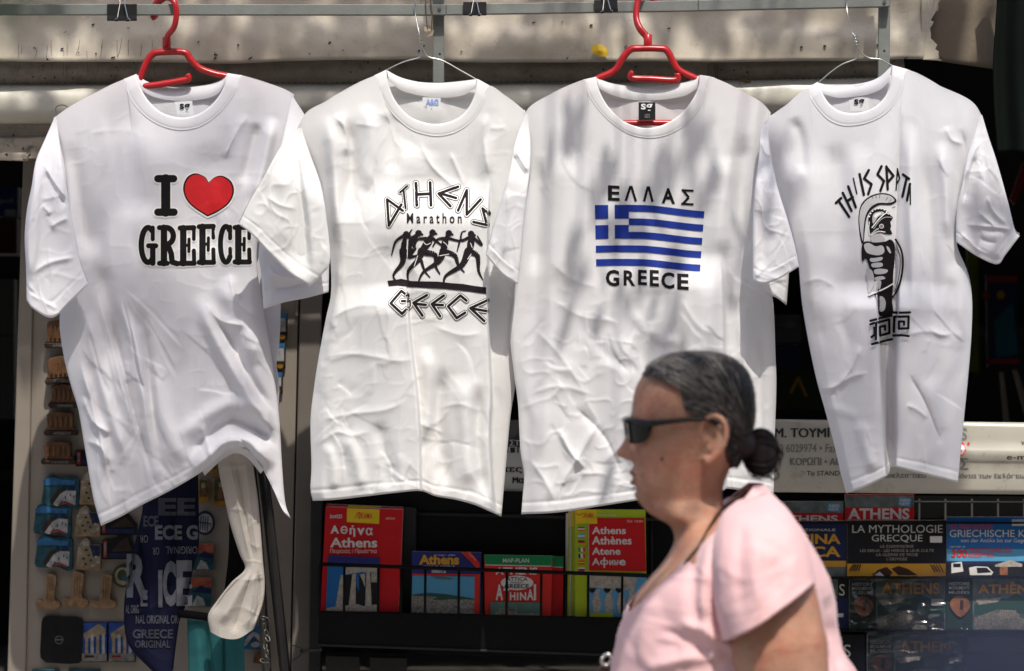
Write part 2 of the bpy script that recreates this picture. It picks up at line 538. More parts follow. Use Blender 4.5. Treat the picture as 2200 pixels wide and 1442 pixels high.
# dark debris caught on the canvas
db = Geo()
for k in range(34):
    px, py = rc.uniform(0, 1990), 44 + 84 * rc.random() ** 0.7; L_ = rc.uniform(2, 9); a = rc.uniform(-0.7, 0.7)
    y_ = valance_y(px, py, py / 262 + 0.5) - 0.0018
    db.tube([W(px, py, y_), W(px + L_ * math.cos(a), py + L_ * math.sin(a), y_ - 0.001)], rc.uniform(0.0005, 0.0016), 5)
tag(db.build('debris', M_dark, awning), kind='stuff')

# ------------------------------------------------------------------ galvanised rail
M_galv = pbr('galvanised_steel', (0.20, 0.21, 0.195), 0.6, metal=0.25, var=0.16, vscale=18, bump=0.1, bscale=200, stain=[(14, 0.5, 0.68, 0.4, (0.2, 0.19, 0.16))])
M_screw = pbr('bright_screw_steel', (0.6, 0.6, 0.58), 0.3, metal=1.0)
rail = thing('hanging_rail', 'grey galvanised steel rail with two uprights carrying the hangers', 'rail', W(1000, 20, 0.0))
RY = 0.0
def bar(name, a, b, hpx, y0, y1, vert=False):
    A = W(*a, y0); B = W(*b, y0)
    h = hpx / PXM / 2
    off = Vector((h, 0, 0)) if vert else Vector((0, 0, h))
    vs = [A - off, B - off, B + off, A + off]
    vs = [Vector((v.x, y0, v.z)) for v in vs] + [Vector((v.x, y1, v.z)) for v in vs]
    g = Geo().add(vs, [(0, 1, 2, 3), (7, 6, 5, 4), (0, 4, 5, 1), (1, 5, 6, 2), (2, 6, 7, 3), (3, 7, 4, 0)])
    return g.build(name, M_galv, rail, bevel=0.0012)
bar('cross_bar', (-160, 20), (958, 21), 23, RY - 0.009, RY + 0.009)
bar('cross_bar', (958.5, 20.5), (1500, 12), 23, RY - 0.0085, RY + 0.0085)
bar('cross_bar', (1500.5, 11.5), (1913, 3), 23, RY - 0.0095, RY + 0.0095)
bar('upright', (942, -160), (942, 178), 24, RY + 0.012, RY + 0.022, True)
bar('upright', (1902, -160), (1899, 168), 25, RY + 0.012, RY + 0.022, True)
for px, py, yy in ((944, 19, RY - 0.010), (1900, 4, RY - 0.0105), (945, 116, RY + 0.0115), (1900, 109, RY + 0.0115)):
    s_ = Geo(); c = W(px, py, yy); m_ = M_screw if py < 50 else M_dark
    n = 14; r_ = 4.2 / PXM if py < 50 else 2.4 / PXM
    vs = [(c.x + r_ * math.cos(6.283 * k / n), yy, c.z + r_ * math.sin(6.283 * k / n)) for k in range(n)]
    dep = -0.0016 if py < 50 else -0.0003
    vs += [(c.x + 0.8 * r_ * math.cos(6.283 * k / n), yy + dep, c.z + 0.8 * r_ * math.sin(6.283 * k / n)) for k in range(n)]
    s_.add(vs, [(k, (k + 1) % n, n + (k + 1) % n, n + k) for k in range(n)] + [tuple(range(n, 2 * n))])
    s_.build('screw' if py < 50 else 'bolt_hole', m_, rail)

# binder clips on the rail
M_clip = pbr('black_clip_steel', (0.006, 0.006, 0.0065), 0.5, spec=0.15)
M_wire = pbr('bright_wire', (0.55, 0.54, 0.51), 0.32, metal=0.9)
def clip(cx, cy, w, h, tilt, label):
    t = thing('binder_clip', label, 'clip', W(cx, cy, -0.02), 'binder clips on the rail')
    ca, sa = math.cos(tilt), math.sin(tilt)
    def q(dx, dy, y): return W(cx + dx * ca - dy * sa, cy + dx * sa + dy * ca, y)
    w2 = w / 2
    g = Geo()
    # wedge body: wide spine below, jaws closing upwards on the bar
    prof = [(-h * 0.5, -0.0125), (h * 0.18, -0.0165), (h * 0.42, -0.0255), (h * 0.5, -0.0255), (h * 0.5, 0.018), (h * 0.42, 0.018), (h * 0.18, 0.0135), (-h * 0.5, 0.0125)]
    nP = len(prof)
    vs = [q(-w2, a, b) for a, b in prof] + [q(w2, a, b) for a, b in prof]
    fs = [(k, (k + 1) % nP, nP + (k + 1) % nP, nP + k) for k in range(nP) if k != nP - 1]
    g.add(vs, fs)
    o = g.build('body', M_clip, t, bevel=0.0)
    so = o.modifiers.new('thickness', 'SOLIDIFY'); so.thickness = 0.0012
    lp = Geo()
    for s in (-1, 1):
        lp.tube([q(s * w2 * 0.36 - w2 * 0.12, h * 0.46, -0.0275), q(s * w2 * 0.36 + w2 * 0.12, h * 0.46, -0.0275)], 0.0022, 8)
    lp.build('hinge_loop', M_clip, t)
    for yy, nm in ((-0.028, 'wire_handle'),):
        hw = Geo()
        hw.tube([q(-w2 * 0.48, h * 0.44, yy), q(-w2 * 0.3, h * 0.30, yy - 0.002), q(-w2 * 0.12, -h * 0.6, yy + 0.006), q(-w2 * 0.22, -h * 1.0, yy + 0.009), q(0, -h * 1.12, yy + 0.010),
                 q(w2 * 0.28, -h * 1.0, yy + 0.009), q(w2 * 0.16, -h * 0.6, yy + 0.006), q(w2 * 0.38, h * 0.30, yy - 0.002), q(w2 * 0.56, h * 0.44, yy)], 0.0009, 6)
        hw.build(nm, M_wire, t)
clip(262, 27, 64, 36, 0.0, 'black binder clip left of the red hanger of the heart shirt')
clip(1020, 19, 50, 29, 0.0, 'black binder clip between the two middle shirts')
clip(1302, 13, 50, 28, -0.07, 'tilted black binder clip beside the red hanger of the flag shirt')

# string with a scrap of tape, wire loop, dry leaf
M_string = pbr('brown_string', (0.10, 0.055, 0.03), 0.8)
M_tape = pbr('dirty_tape', (0.35, 0.28, 0.21), 0.5, transl=0.3)
t = thing('knotted_string', 'brown string loop with a scrap of tape hanging by the upright', 'string', W(923, -6, -0.012))
Geo().tube([W(914, -12, -0.014), W(916, 40, -0.0135), W(919, 64, -0.012)], 0.0010, 6).tube([W(923, -12, -0.014), W(929, 30, -0.0135), W(927, 66, -0.012)], 0.0010, 6).build('loop', M_string, t)
Geo().add([W(911, 56, -0.012), W(922, 53, -0.014), W(932, 66, -0.012), W(930, 76, -0.013), W(916, 80, -0.011), W(912, 68, -0.014)], [(0, 1, 2, 5), (2, 3, 4, 5)]).build('tape_scrap', M_tape, t)
c_ = [(123, 247), (120, 238), (120, 231), (126, 227), (136, 226), (144, 230), (145, 238), (141, 246)]
o = Geo().tube([W(a, b, 0.085) for a, b in catmull(c_, 4)], 0.0011, 6).build('wire_loop', M_wire)
tag(o, 'small bent wire loop sticking up behind the shoulder of the heart shirt', 'wire')
lf = []
for k in range(16):
    an = 6.283 * k / 16
    rx = 19 * math.cos(an); ry = 12.5 * math.sin(an) * (1 - 0.12 * math.cos(an))
    ca, sa = math.cos(0.42), math.sin(0.42)
    lf.append((1289 + rx * ca - ry * sa, 109 + rx * sa + ry * ca))
M_leafy = pbr('yellow_dry_leaf', (0.68, 0.44, 0.02), 0.5, var=0.25, vscale=60)
g = Geo(); g.add([W(1289, 109, 0.083)] + [W(a, b, 0.086) for k, (a, b) in enumerate(lf)], [(0, 1 + k, 1 + (k + 1) % 16) for k in range(16)])
tag(g.build('fallen_leaf', M_leafy), 'yellow oval leaf stuck on the awning canvas', 'leaf')
dl = catmull([(1588, 172), (1596, 166), (1604, 170), (1614, 174), (1610, 178), (1598, 176)], 3, True)
g = Geo(); g.add([W(1600, 172, 0.118)] + [W(a, b, 0.124) for a, b in dl], [(0, 1 + k, 1 + (k + 1) % len(dl)) for k in range(len(dl))])
g.tube([W(1590, 174, 0.12), W(1588, 182, 0.119), W(1594, 186, 0.118)], 0.0005, 5)
tag(g.build('fallen_leaf', pbr('brown_dry_leaf', (0.22, 0.12, 0.05), 0.6, var=0.3, vscale=70)), 'small curled brown leaf on the awning hem band', 'leaf')
# ================================================================== T-shirts
def crease_bump(m, strength, scale, weave=True):
    """fine knit and small sharp creases as surface relief"""
    nt = m.node_tree; N = nt.nodes; Lk = nt.links; b = N['Principled BSDF']
    tc = N.new('ShaderNodeTexCoord'); mp = N.new('ShaderNodeMapping'); mp.inputs['Scale'].default_value = (1.0, 0.6, 0.62); mp.inputs['Rotation'].default_value = (0, 0.35, 0)
    Lk.new(tc.outputs['Object'], mp.inputs['Vector'])
    dn = N.new('ShaderNodeTexNoise'); dn.inputs['Scale'].default_value = scale * 0.5; dn.inputs['Detail'].default_value = 2; Lk.new(mp.outputs[0], dn.inputs['Vector'])
    va = N.new('ShaderNodeVectorMath'); va.operation = 'MULTIPLY_ADD'; va.inputs[1].default_value = (0.9 / scale,) * 3
    Lk.new(dn.outputs['Color'], va.inputs[0]); Lk.new(mp.outputs[0], va.inputs[2])
    hs = []
    for k, (sc_, am) in enumerate(((scale, 1.0), (scale * 2.3, 0.45))):
        v = N.new('ShaderNodeTexVoronoi'); v.feature = 'F1'; v.inputs['Scale'].default_value = sc_; Lk.new(va.outputs[0], v.inputs['Vector'])
        mu = N.new('ShaderNodeMath'); mu.operation = 'MULTIPLY'; mu.inputs[1].default_value = am; Lk.new(v.outputs['Distance'], mu.inputs[0]); hs.append(mu)
    ad = N.new('ShaderNodeMath'); ad.operation = 'ADD'; Lk.new(hs[0].outputs[0], ad.inputs[0]); Lk.new(hs[1].outputs[0], ad.inputs[1])
    mk = N.new('ShaderNodeTexNoise'); mk.inputs['Scale'].default_value = 6.0; mk.inputs['Detail'].default_value = 2; Lk.new(tc.outputs['Object'], mk.inputs['Vector'])
    rp = N.new('ShaderNodeMapRange'); rp.inputs['From Min'].default_value = 0.42; rp.inputs['From Max'].default_value = 0.68; Lk.new(mk.outputs['Fac'], rp.inputs['Value'])
    mm = N.new('ShaderNodeMath'); mm.operation = 'MULTIPLY'; Lk.new(ad.outputs[0], mm.inputs[0]); Lk.new(rp.outputs[0], mm.inputs[1])
    bp = N.new('ShaderNodeBump'); bp.inputs['Strength'].default_value = strength; bp.inputs['Distance'].default_value = 0.5 / scale * 0.35
    Lk.new(mm.outputs[0], bp.inputs['Height'])
    old = b.inputs['Normal'].links[0].from_node if b.inputs['Normal'].links else None
    if old: Lk.new(bp.outputs['Normal'], old.inputs['Normal'])
    else: Lk.new(bp.outputs['Normal'], b.inputs['Normal'])
def pbr_cloth(name, c, tint):
    m = pbr(name, c, 0.92, var=0.02, vscale=5, bump=0.12, bscale=420, spec=0.12, sheen=0.1, transl=0.20,
            stain=[(4.5, 0.54, 0.78, 0.12, tint)])
    crease_bump(m, 0.15, 22.0)
    return m
M_w1 = pbr_cloth('white_cotton_cool', (0.80, 0.785, 0.815), (0.62, 0.55, 0.50))
M_w2 = pbr_cloth('white_cotton_warm', (0.81, 0.80, 0.785), (0.66, 0.62, 0.55))
M_w3 = pbr_cloth('white_cotton', (0.80, 0.79, 0.79), (0.64, 0.60, 0.56))
M_w4 = pbr_cloth('white_cotton_bluish', (0.80, 0.79, 0.815), (0.66, 0.63, 0.62))
M_ink = pbr('black_print_ink', (0.009, 0.008, 0.009), 0.7, var=0.2, vscale=40, spec=0.12)
M_inkb = pbr('brown_black_print_ink', (0.016, 0.011, 0.014), 0.75, var=0.25, vscale=60, spec=0.12)
M_red = pbr('red_print_ink', (0.56, 0.010, 0.014), 0.45, var=0.1, vscale=20, spec=0.5)
M_blue = pbr('royal_blue_print_ink', (0.012, 0.032, 0.24), 0.7, var=0.12, vscale=30, spec=0.15)
M_pwhite = pbr('white_print_ink', (0.82, 0.81, 0.77), 0.5)
M_pgrey = pbr('grey_print_ink', (0.45, 0.44, 0.45), 0.6)
M_tagw = pbr('white_satin_label', (0.75, 0.75, 0.76), 0.4)
M_tagb = pbr('black_satin_label', (0.015, 0.014, 0.015), 0.4)
M_tagblue = pbr('blue_label_print', (0.25, 0.35, 0.72), 0.5)

def fold_field(px, py, folds):
    h = np.zeros_like(px)
    for f in folds:
        pts, w, amp = f[0], f[1], f[2]
        kind = f[3] if len(f) > 3 else 'r'
        ext = f[4] if len(f) > 4 else 90.0
        P = catmull(pts, 5)
        mg = 3.2 * max(w, ext if kind in 'bsS' else 0)
        lo_, hi_ = P.min(0) - mg, P.max(0) + mg
        sel = (px > lo_[0]) & (px < hi_[0]) & (py > lo_[1]) & (py < hi_[1])
        if not sel.any(): continue
        PX_, PY_ = px, py
        px, py = px[sel], py[sel]
        hh = np.zeros_like(px)
        best = np.full(px.shape, 1e9); side = np.zeros_like(px); par = np.zeros_like(px)
        seg = np.linalg.norm(np.diff(P, axis=0), axis=1); cum = np.r_[0, np.cumsum(seg)]
        for i in range(len(P) - 1):
            a, b = P[i], P[i + 1]; d = b - a; l2 = max((d * d).sum(), 1e-9)
            t = ((px - a[0]) * d[0] + (py - a[1]) * d[1]) / l2
            tc = np.clip(t, 0, 1)
            dx = px - (a[0] + tc * d[0]); dy = py - (a[1] + tc * d[1])
            dd = np.hypot(dx, dy)
            m = dd < best
            best = np.where(m, dd, best)
            sg = np.sign(d[0] * dy - d[1] * dx)          # + : to the left hand when walking in image coords (y down)
            side = np.where(m, sg, side)
            par = np.where(m, (cum[i] + tc * seg[i]) / cum[-1], par)
        if kind == 'r' and w <= 10: kind = 'c'; w = w * 0.95
        fade = sstep(0, 0.22, par) * sstep(1, 0.78, par) if kind != 'S' else (sstep(0, 0.15, par) if P[0, 1] < P[-1, 1] else sstep(1, 0.85, par))
        if kind == 'r': hh += amp * fade * np.exp(-(best / w) ** 2)
        elif kind == 'c': hh += amp * fade * np.exp(-best / w)
        elif kind == 'b':   # one-sided pleat: sharp on one side, long slope on the other
            sd = best * side
            hh += amp * fade * np.where(sd > 0, np.exp(-(sd / ext) ** 1.5), np.exp(-(sd / w) ** 2))
        elif kind in 'sS':
            sd = best * side
            hh += amp * fade * 0.5 * (1 + np.tanh(sd / w)) * np.exp(-(np.maximum(sd, 0) / ext) ** 2)
        px, py = PX_, PY_
        h[sel] += hh
    return h

def sharp_creases(seed, zones):
    """short crisp creases of worn, folded cotton: zones of (x0, y0, x1, y1, count, mean direction in degrees, spread, size)"""
    r = random.Random(seed); out = []
    for x0, y0, x1, y1, n, mean, spr, size in zones:
        for _ in range(n):
            a = R(mean + r.gauss(0, spr)); L = r.uniform(40, 170) * size; x, y = r.uniform(x0, x1), r.uniform(y0, y1)
            pts = [(x, y)]
            for k in range(3):
                a += r.gauss(0, 0.22); x += L / 3 * math.cos(a); y += L / 3 * math.sin(a); pts.append((x, y))
            if r.random() < 0.5: pts = pts[::-1]
            out.append((pts, r.uniform(2.2, 4.0), r.choice((1, 1, -1)) * r.uniform(0.0006, 0.0024) * size, 'b', r.uniform(9, 24) * size))
    return out

def crumple(px, py, seed, a_fine, a_mid, a_vert):
    wx = px + 30 * vnoise(px / 90, py / 90, seed + 1); wy = py + 30 * vnoise(px / 90, py / 90, seed + 2)
    r1 = 1 - np.abs(2 * vnoise(wx / 62, wy / 78, seed + 3)) * 1.4
    r2 = 1 - np.abs(2 * vnoise(wx / 27 + wy / 80, wy / 36, seed + 4)) * 1.4
    rv = vnoise(wx / 70, wy / 420, seed + 5) + 0.5 * vnoise(wx / 33, wy / 260, seed + 6)
    mask = 0.35 + 1.3 * np.clip(vnoise(px / 170, py / 170, seed + 7) + 0.5, 0, 1)
    return mask * (a_mid * np.clip(r1, 0, 1) ** 5 + a_fine * np.clip(r2, 0, 1) ** 4) + a_vert * rv

class Shirt:
    def __init__(s, label, y0, mat, seed, loc):
        s.root = thing('t_shirt', label, 't-shirt', loc, 'white t-shirts hanging on the rail')
        s.y0 = y0; s.mat = mat; s.seed = seed
    def body(s, T, B, L, Rr, folds, thick=0.018, top=0.012, amp=(0.0011, 0.0022, 0.006), nu=190, nv=290, T_back=None, L_back=None, R_back=None, B_back=None, ampf=None):
        P = coons(T, B, L, Rr, nu, nv)
        u = np.linspace(0, 1, nu)[None, :]; v = np.linspace(0, 1, nv)[:, None]
        px, py = P[..., 0], P[..., 1]
        h = fold_field(px, py, folds)
        am = 1.0 if ampf is None else ampf(px, py)
        h = h + crumple(px, py, s.seed, *amp) * am * sstep(0.0, 0.12, v)
        edge = 0.25 + 0.75 * sstep(0, 0.07, u) * sstep(1, 0.93, u)
        bul = np.sqrt(np.clip(1 - np.abs(2 * u - 1) ** 5, 0, 1))
        th = top + (thick - top) * sstep(0.0, 0.45, v)
        st = -0.0012 * np.exp(-((v - 0.972) / 0.0035) ** 2) + 0.0008 * sstep(0.974, 0.98, v)
        y = s.y0 - th * bul - h * edge - st
        y[-1, :] += 0.004
        V = [W(px[j, i], py[j, i], y[j, i]) for j in range(nv) for i in range(nu)]
        s.front = mobj('front_panel', V, grid_faces(nv, nu), s.mat, s.root, True)
        F = grid_faces(nv, nu)
        s.bvh = BVHTree.FromPolygons(V, F)
        # back panel
        nb, mb = 70, 110
        P = coons(T_back or T, B_back or B, L_back or L, R_back or Rr, nb, mb)
        u = np.linspace(0, 1, nb)[None, :]; v = np.linspace(0, 1, mb)[:, None]
        px, py = P[..., 0], P[..., 1]
        bul = np.sqrt(np.clip(1 - (2 * u - 1) ** 2, 0, 1)) ** 0.8
        h = crumple(px, py, s.seed + 20, 0.001, 0.003, 0.012)
        y = s.y0 + (0.016 + (thick + 0.008) * sstep(0, 0.4, v)) * bul + h * 0.6
        V = [W(px[j, i], py[j, i], y[j, i]) for j in range(mb) for i in range(nb)]
        s.back = mobj('back_panel', V, grid_faces(mb, nb), s.mat, s.root, True)
    def sleeve(s, outer, inner, hem, yo, folds, thick=0.02, ncr=15, top=None, nu=80, nv=130, amp=(0.0008, 0.0012, 0.004), back=True, backlen=1.0, y_top=None):
        """outer: from the shoulder point down the outside to the hem; inner: down the armhole and underarm to the hem"""
        T = top or [outer[0], inner[0]]
        thick = thick * 0.55
        oo = np.array(outer + inner); s.nsl = getattr(s, 'nsl', 0) + 1
        folds = folds + sharp_creases(s.seed * 7 + s.nsl, [(oo[:, 0].min(), oo[:, 1].min() + 50, oo[:, 0].max(), oo[:, 1].max(), ncr, 70, 55, 0.75)])
        P = coons(T, hem, outer, inner, nu, nv, 0.3)
        u = np.linspace(0, 1, nu)[None, :]; v = np.linspace(0, 1, nv)[:, None]
        px, py = P[..., 0], P[..., 1]
        h = fold_field(px, py, folds) + crumple(px, py, s.seed + 31, *amp) * sstep(0, 0.2, v)
        bul = np.sqrt(np.clip(1 - np.abs(2 * u - 1) ** 6, 0, 1))
        base = (s.y0 if y_top is None else y_top) * (1 - sstep(0, 0.5, v)) + yo * sstep(0, 0.5, v)
        st = -0.0012 * np.exp(-((v - 0.92) / 0.009) ** 2)
        edge = 0.25 + 0.75 * sstep(0, 0.1, u) * sstep(1, 0.9, u)
        y = base - (0.006 + (thick - 0.006) * sstep(0, 0.5, v)) * bul - h * edge - st
        y[-1, :] += 0.003
        V = [W(px[j, i], py[j, i], y[j, i]) for j in range(nv) for i in range(nu)]
        F = grid_faces(nv, nu)
        if back:
            yb = base + thick * 0.9 * bul * sstep(0, 0.3, v) + 0.3 * h
            n0 = len(V)
            V += [W(px[j, i], py[j, i] - 5 * (j / (nv - 1)) ** 4, yb[j, i] + 0.001) for j in range(nv) for i in range(nu)]
            F = F + grid_faces(nv, nu, n0, True)
        return mobj('sleeve', V, F, s.mat, s.root, True)
    def piece(s, T, B, L, Rr, yfn, name, nu=40, nv=60):
        P = coons(T, B, L, Rr, nu, nv, 0.3)
        V = [W(P[j, i, 0], P[j, i, 1], float(yfn(P[j, i, 0], P[j, i, 1], i / (nu - 1), j / (nv - 1)))) for j in range(nv) for i in range(nu)]
        return mobj(name, V, grid_faces(nv, nu), s.mat, s.root, True)
    def collar(s, inner, outer, b_top, b_bot, depth=0.024):
        n, m = 90, 12
        I = resample(inner, n); O = resample(outer, n)
        V = []
        for j in range(m):
            t = j / (m - 1)
            for i in range(n):
                q = i / (n - 1); sn = math.sin(math.pi * q)
                px, py = I[i] * (1 - t) + O[i] * t
                hit = s.ray(px, py, None) if t > 0.85 else None
                y = s.y0 - 0.006 - 0.0065 * min(1.0, sn * 4) ** 0.6 - 0.0010 * sn
                y -= 0.0007 * math.sin(math.pi * min(1, t * 1.05)) - 0.0009 * math.exp(-((t - 0.9) / 0.04) ** 2) + 0.00025 * math.sin(i * 2.6) * (1 if 0.8 < t < 0.98 else 0)
                if t == 0: y += 0.004
                V.append(W(px, py, y))
        s.col_front = mobj('collar', V, grid_faces(m, n), s.mat, s.root, True)
        I = resample(b_top, 60); O = resample(b_bot, 60)
        V = []
        for j in range(8):
            t = j / 7
            for i in range(60):
                sn = math.sin(math.pi * i / 59)
                px, py = I[i] * (1 - t) + O[i] * t
                y = s.y0 + 0.001 + 0.017 * sn - 0.003 * math.sin(math.pi * t) - 0.003 * t
                V.append(W(px, py, y))
        mobj('back_collar', V, grid_faces(8, 60), s.mat, s.root, True)
    def ray(s, px, py, default):
        o = CAM; d = (W(px, py, 0) - CAM).normalized()
        hit = s.bvh.ray_cast(o, d)
        return hit[0] if hit[0] is not None else default
    def place(s, off=0.0010, dl=0.0):
        def p(px, py, layer):
            d = (W(px, py, 0) - CAM).normalized()
            h = s.ray(px, py, None)
            if h is None: h = W(px, py, s.y0 - 0.03)
            return h - d * (off + layer)
        return p
    def sheet(s): return Drape(s.place())

class Drape(Sheet):
    """print laid on cloth: level gives real ink thickness (0.35 mm each), strokes of one level differ by microns"""
    level = 0.0; cnt = 0
    def raw(s, V, F, m):
        s.cnt += 1
        lay = s.level * 0.00035 + s.cnt * 4e-7
        s.g.add([s.place(x, y, lay) for x, y in V], F, s.mi(m))
    def put(s, V, F, m, keep=False, cut=True, level=None):
        if level is not None: s.level = level
        if not len(V): return
        if cut and max(np.ptp(V[:, 0]), np.ptp(V[:, 1])) > 7: V, F = cut_grid(V, F, 5.0)
        s.raw(V, F, m)
    def line(s, pts, w, m, smooth=False, level=None):
        if level is not None: s.level = level
        for V, F in stroke_round(pts, w, smooth, 4.0): s.raw(V, F, m)
    def inline(s, lines, w, mk, mw):
        w = w * 1.06
        for lv, (ww, m) in enumerate(((w, mk), (w - 2.7, mw), (w * 0.47, mk))):
            for pts in lines: s.line(pts, ww, m, level=lv)
        s.level = 0

def shift(pts, dx, dy): return [(a + dx, b + dy) for a, b in pts]
def zz(pts, sc_, ox, oy): return [(ox + a / sc_, oy + b / sc_) for a, b in pts]

# ------------------------------------------------------------------ shirt with the heart
s1 = Shirt('white t-shirt with I heart GREECE print on a red hanger, hem bunched up', 0.015, M_w1, 1, W(390, 165, 0.015))
nk1 = [(268, 171), (274, 195), (290, 225), (320, 252), (355, 270), (393, 276), (430, 268), (465, 245), (492, 215), (508, 188), (519, 163)]
f1 = [
    ([(182, 640), (205, 760), (235, 880), (280, 1010)], 13, 0.0155),
    ([(205, 620), (240, 740), (268, 850), (300, 960)], 8, 0.0124),
    ([(225, 650), (262, 780), (285, 880), (330, 1030)], 9, -0.0139),
    ([(245, 620), (290, 740), (318, 900), (345, 1040)], 11, 0.0170),
    ([(262, 640), (282, 720), (296, 800), (318, 860)], 6, -0.0109),
    ([(300, 660), (318, 790), (332, 960), (372, 1045)], 12, -0.0139),
    ([(170, 770), (195, 860), (220, 960), (232, 1040)], 9, 0.0109),
    ([(188, 700), (215, 800), (240, 860)], 6, -0.0093),
    ([(175, 850), (200, 905), (240, 935)], 9, 0.0124),
    ([(178, 945), (215, 960), (240, 1000)], 7, 0.0077),
    ([(330, 780), (350, 900), (400, 1010)], 18, 0.0124),
    ([(425, 630), (450, 700), (515, 820), (575, 905), (598, 950)], 16, 0.0217),
    ([(440, 650), (475, 690), (530, 700)], 9, 0.0088),
    ([(455, 670), (500, 740), (545, 830), (590, 890)], 12, -0.0155),
    ([(492, 585), (510, 650), (562, 690)], 10, 0.0124),
    ([(470, 600), (520, 690), (560, 790)], 20, 0.0124),
    ([(400, 1030), (440, 985), (485, 948), (540, 955), (590, 1010)], 16, 0.0242),
    ([(400, 985), (450, 935), (500, 905), (560, 930), (600, 960)], 13, -0.0154),
    ([(380, 950), (440, 895), (500, 868), (570, 890)], 16, 0.0099),
    ([(520, 940), (545, 1000), (590, 1075)], 10, -0.0155),
    ([(430, 905), (455, 990), (460, 1010)], 9, 0.0093),
    ([(535, 245), (505, 290), (480, 345)], 8, 0.0062), ([(555, 260), (540, 320), (520, 400)], 12, -0.0093), ([(590, 250), (570, 340), (545, 440)], 14, 0.0139),
    ([(130, 300), (160, 420), (200, 560)], 26, -0.0155), ([(300, 420), (290, 560), (300, 700)], 40, 0.0093),
    ([(440, 300), (470, 420), (450, 560)], 45, -0.0093),
    ([(215, 560), (240, 700), (250, 800)], 20, -0.0124),
]
s1.body(T=[(115, 254), (150, 229), (200, 202), (240, 184)] + nk1 + [(560, 176), (600, 187), (632, 203)],
        B=[(217, 1130), (260, 1110), (303, 1086), (370, 1052), (430, 1016), (465, 986), (490, 966), (520, 962), (548, 985), (570, 1018), (590, 1058), (608, 1098), (625, 1115)],
        L=[(115, 254), (132, 320), (146, 420), (146, 520), (136, 620), (128, 690), (136, 760), (150, 820), (166, 872), (172, 900), (186, 985), (200, 1068), (217, 1130)],
        Rr=[(632, 203), (622, 250), (608, 330), (585, 430), (556, 510), (552, 570), (562, 640), (576, 720), (588, 800), (600, 900), (606, 1000), (613, 1080), (625, 1115)],
        folds=f1 + sharp_creases(10, [(150, 600, 330, 1000, 34, 72, 14, 1.2), (330, 620, 560, 900, 10, 62, 22, 1.0), (180, 880, 400, 1060, 16, 70, 16, 1.0), (420, 860, 590, 980, 12, 20, 35, 0.9), (440, 250, 600, 480, 8, 115, 20, 0.9)]), T_back=[(115, 254), (200, 202), (268, 171), (310, 178), (393, 190), (480, 176), (519, 163), (600, 187), (632, 203)],
        R_back=[(632, 203), (625, 300), (612, 430), (600, 560), (603, 650), (600, 740), (594, 780), (600, 830), (596, 920), (600, 1000), (606, 1090)],
        B_back=[(225, 1075), (330, 1030), (440, 985), (500, 960), (560, 985), (606, 1090)], L_back=[(115, 254), (140, 420), (140, 650), (170, 880), (195, 990), (225, 1075)],
        amp=(0.0006, 0.0008, 0.014))
s1.collar([(293, 159), (303, 190), (322, 220), (350, 243), (393, 253), (432, 242), (462, 217), (480, 188), (488, 157)],
          [(266, 170), (275, 200), (292, 229), (322, 257), (357, 274), (393, 279), (431, 271), (467, 247), (494, 216), (510, 188), (521, 162)],
          [(293, 160), (318, 176), (355, 186), (400, 188), (445, 182), (475, 172), (488, 158)], [(300, 190), (322, 205), (355, 214), (400, 217), (445, 211), (470, 200), (483, 180)])
s1.sleeve(outer=[(118, 250), (98, 296), (77, 346), (68, 400), (58, 450), (53, 510), (56, 580), (57, 645)],
          inner=[(122, 258), (132, 330), (146, 420), (149, 440), (158, 490), (172, 560), (182, 590), (190, 611)],
          hem=[(57, 645), (72, 664), (112, 683), (150, 650), (190, 611)], yo=-0.045, thick=0.022,
          folds=[([(92, 350), (112, 385), (145, 430)], 6, 0.010), ([(98, 365), (118, 410), (146, 446)], 7, -0.008), ([(88, 430), (110, 425), (132, 418)], 6, 0.006), ([(88, 440), (104, 455), (108, 462)], 6, 0.006),
                 ([(105, 490), (130, 475), (150, 468)], 7, 0.006), ([(68, 590), (105, 565), (165, 552)], 7, 0.006), ([(90, 360), (86, 440), (80, 540), (62, 620)], 6, 0.010, 's', 60), ([(60, 630), (90, 645), (128, 668)], 4, 0.003)])
s1.sleeve(outer=[(700, 380), (705, 470), (707, 560), (706, 628)], inner=[(628, 205), (600, 330), (568, 470), (556, 540), (562, 600), (566, 664)],
          top=[(700, 380), (672, 280), (628, 205)], hem=[(706, 628), (660, 640), (610, 650), (566, 664)], yo=-0.03, thick=0.018,
          folds=[([(575, 570), (600, 590), (660, 600)], 8, 0.009), ([(580, 620), (620, 618), (680, 600)], 8, -0.006)])
# raised hem of the bunched part: cloth turned under
s1.piece([(432, 1008), (470, 975), (500, 958), (535, 970), (566, 1010)], [(440, 1022), (475, 990), (505, 974), (532, 985), (560, 1018)], [(432, 1008), (440, 1022)], [(566, 1010), (560, 1018)],
         lambda px, py, u, v: -0.012 + 0.05 * v, 'turned_hem', 40, 8)
sh = s1.sheet()
def slab(lines, m, m_out, o=6.5):
    for pts, w in lines: sh.line(pts, w + o, m_out, level=0)
    for pts, w in lines: sh.line(pts, w, m, level=1)
def box_letter(lines, x0, y0, x1, y1): return [([(x0 + a * (x1 - x0), y0 + b * (y1 - y0)) for a, b in pts], w) for pts, w in lines]
slab([([(339, 384), (373, 384)], 16), ([(356, 384), (356, 456)], 20), ([(339, 456), (374, 456)], 16)], M_ink, M_pwhite)
def arc(cx, cy, rx, ry, a0, a1, n=14): return [(cx + rx * math.cos(R(a0 + (a1 - a0) * k / n)), cy + ry * math.sin(R(a0 + (a1 - a0) * k / n))) for k in range(n + 1)]
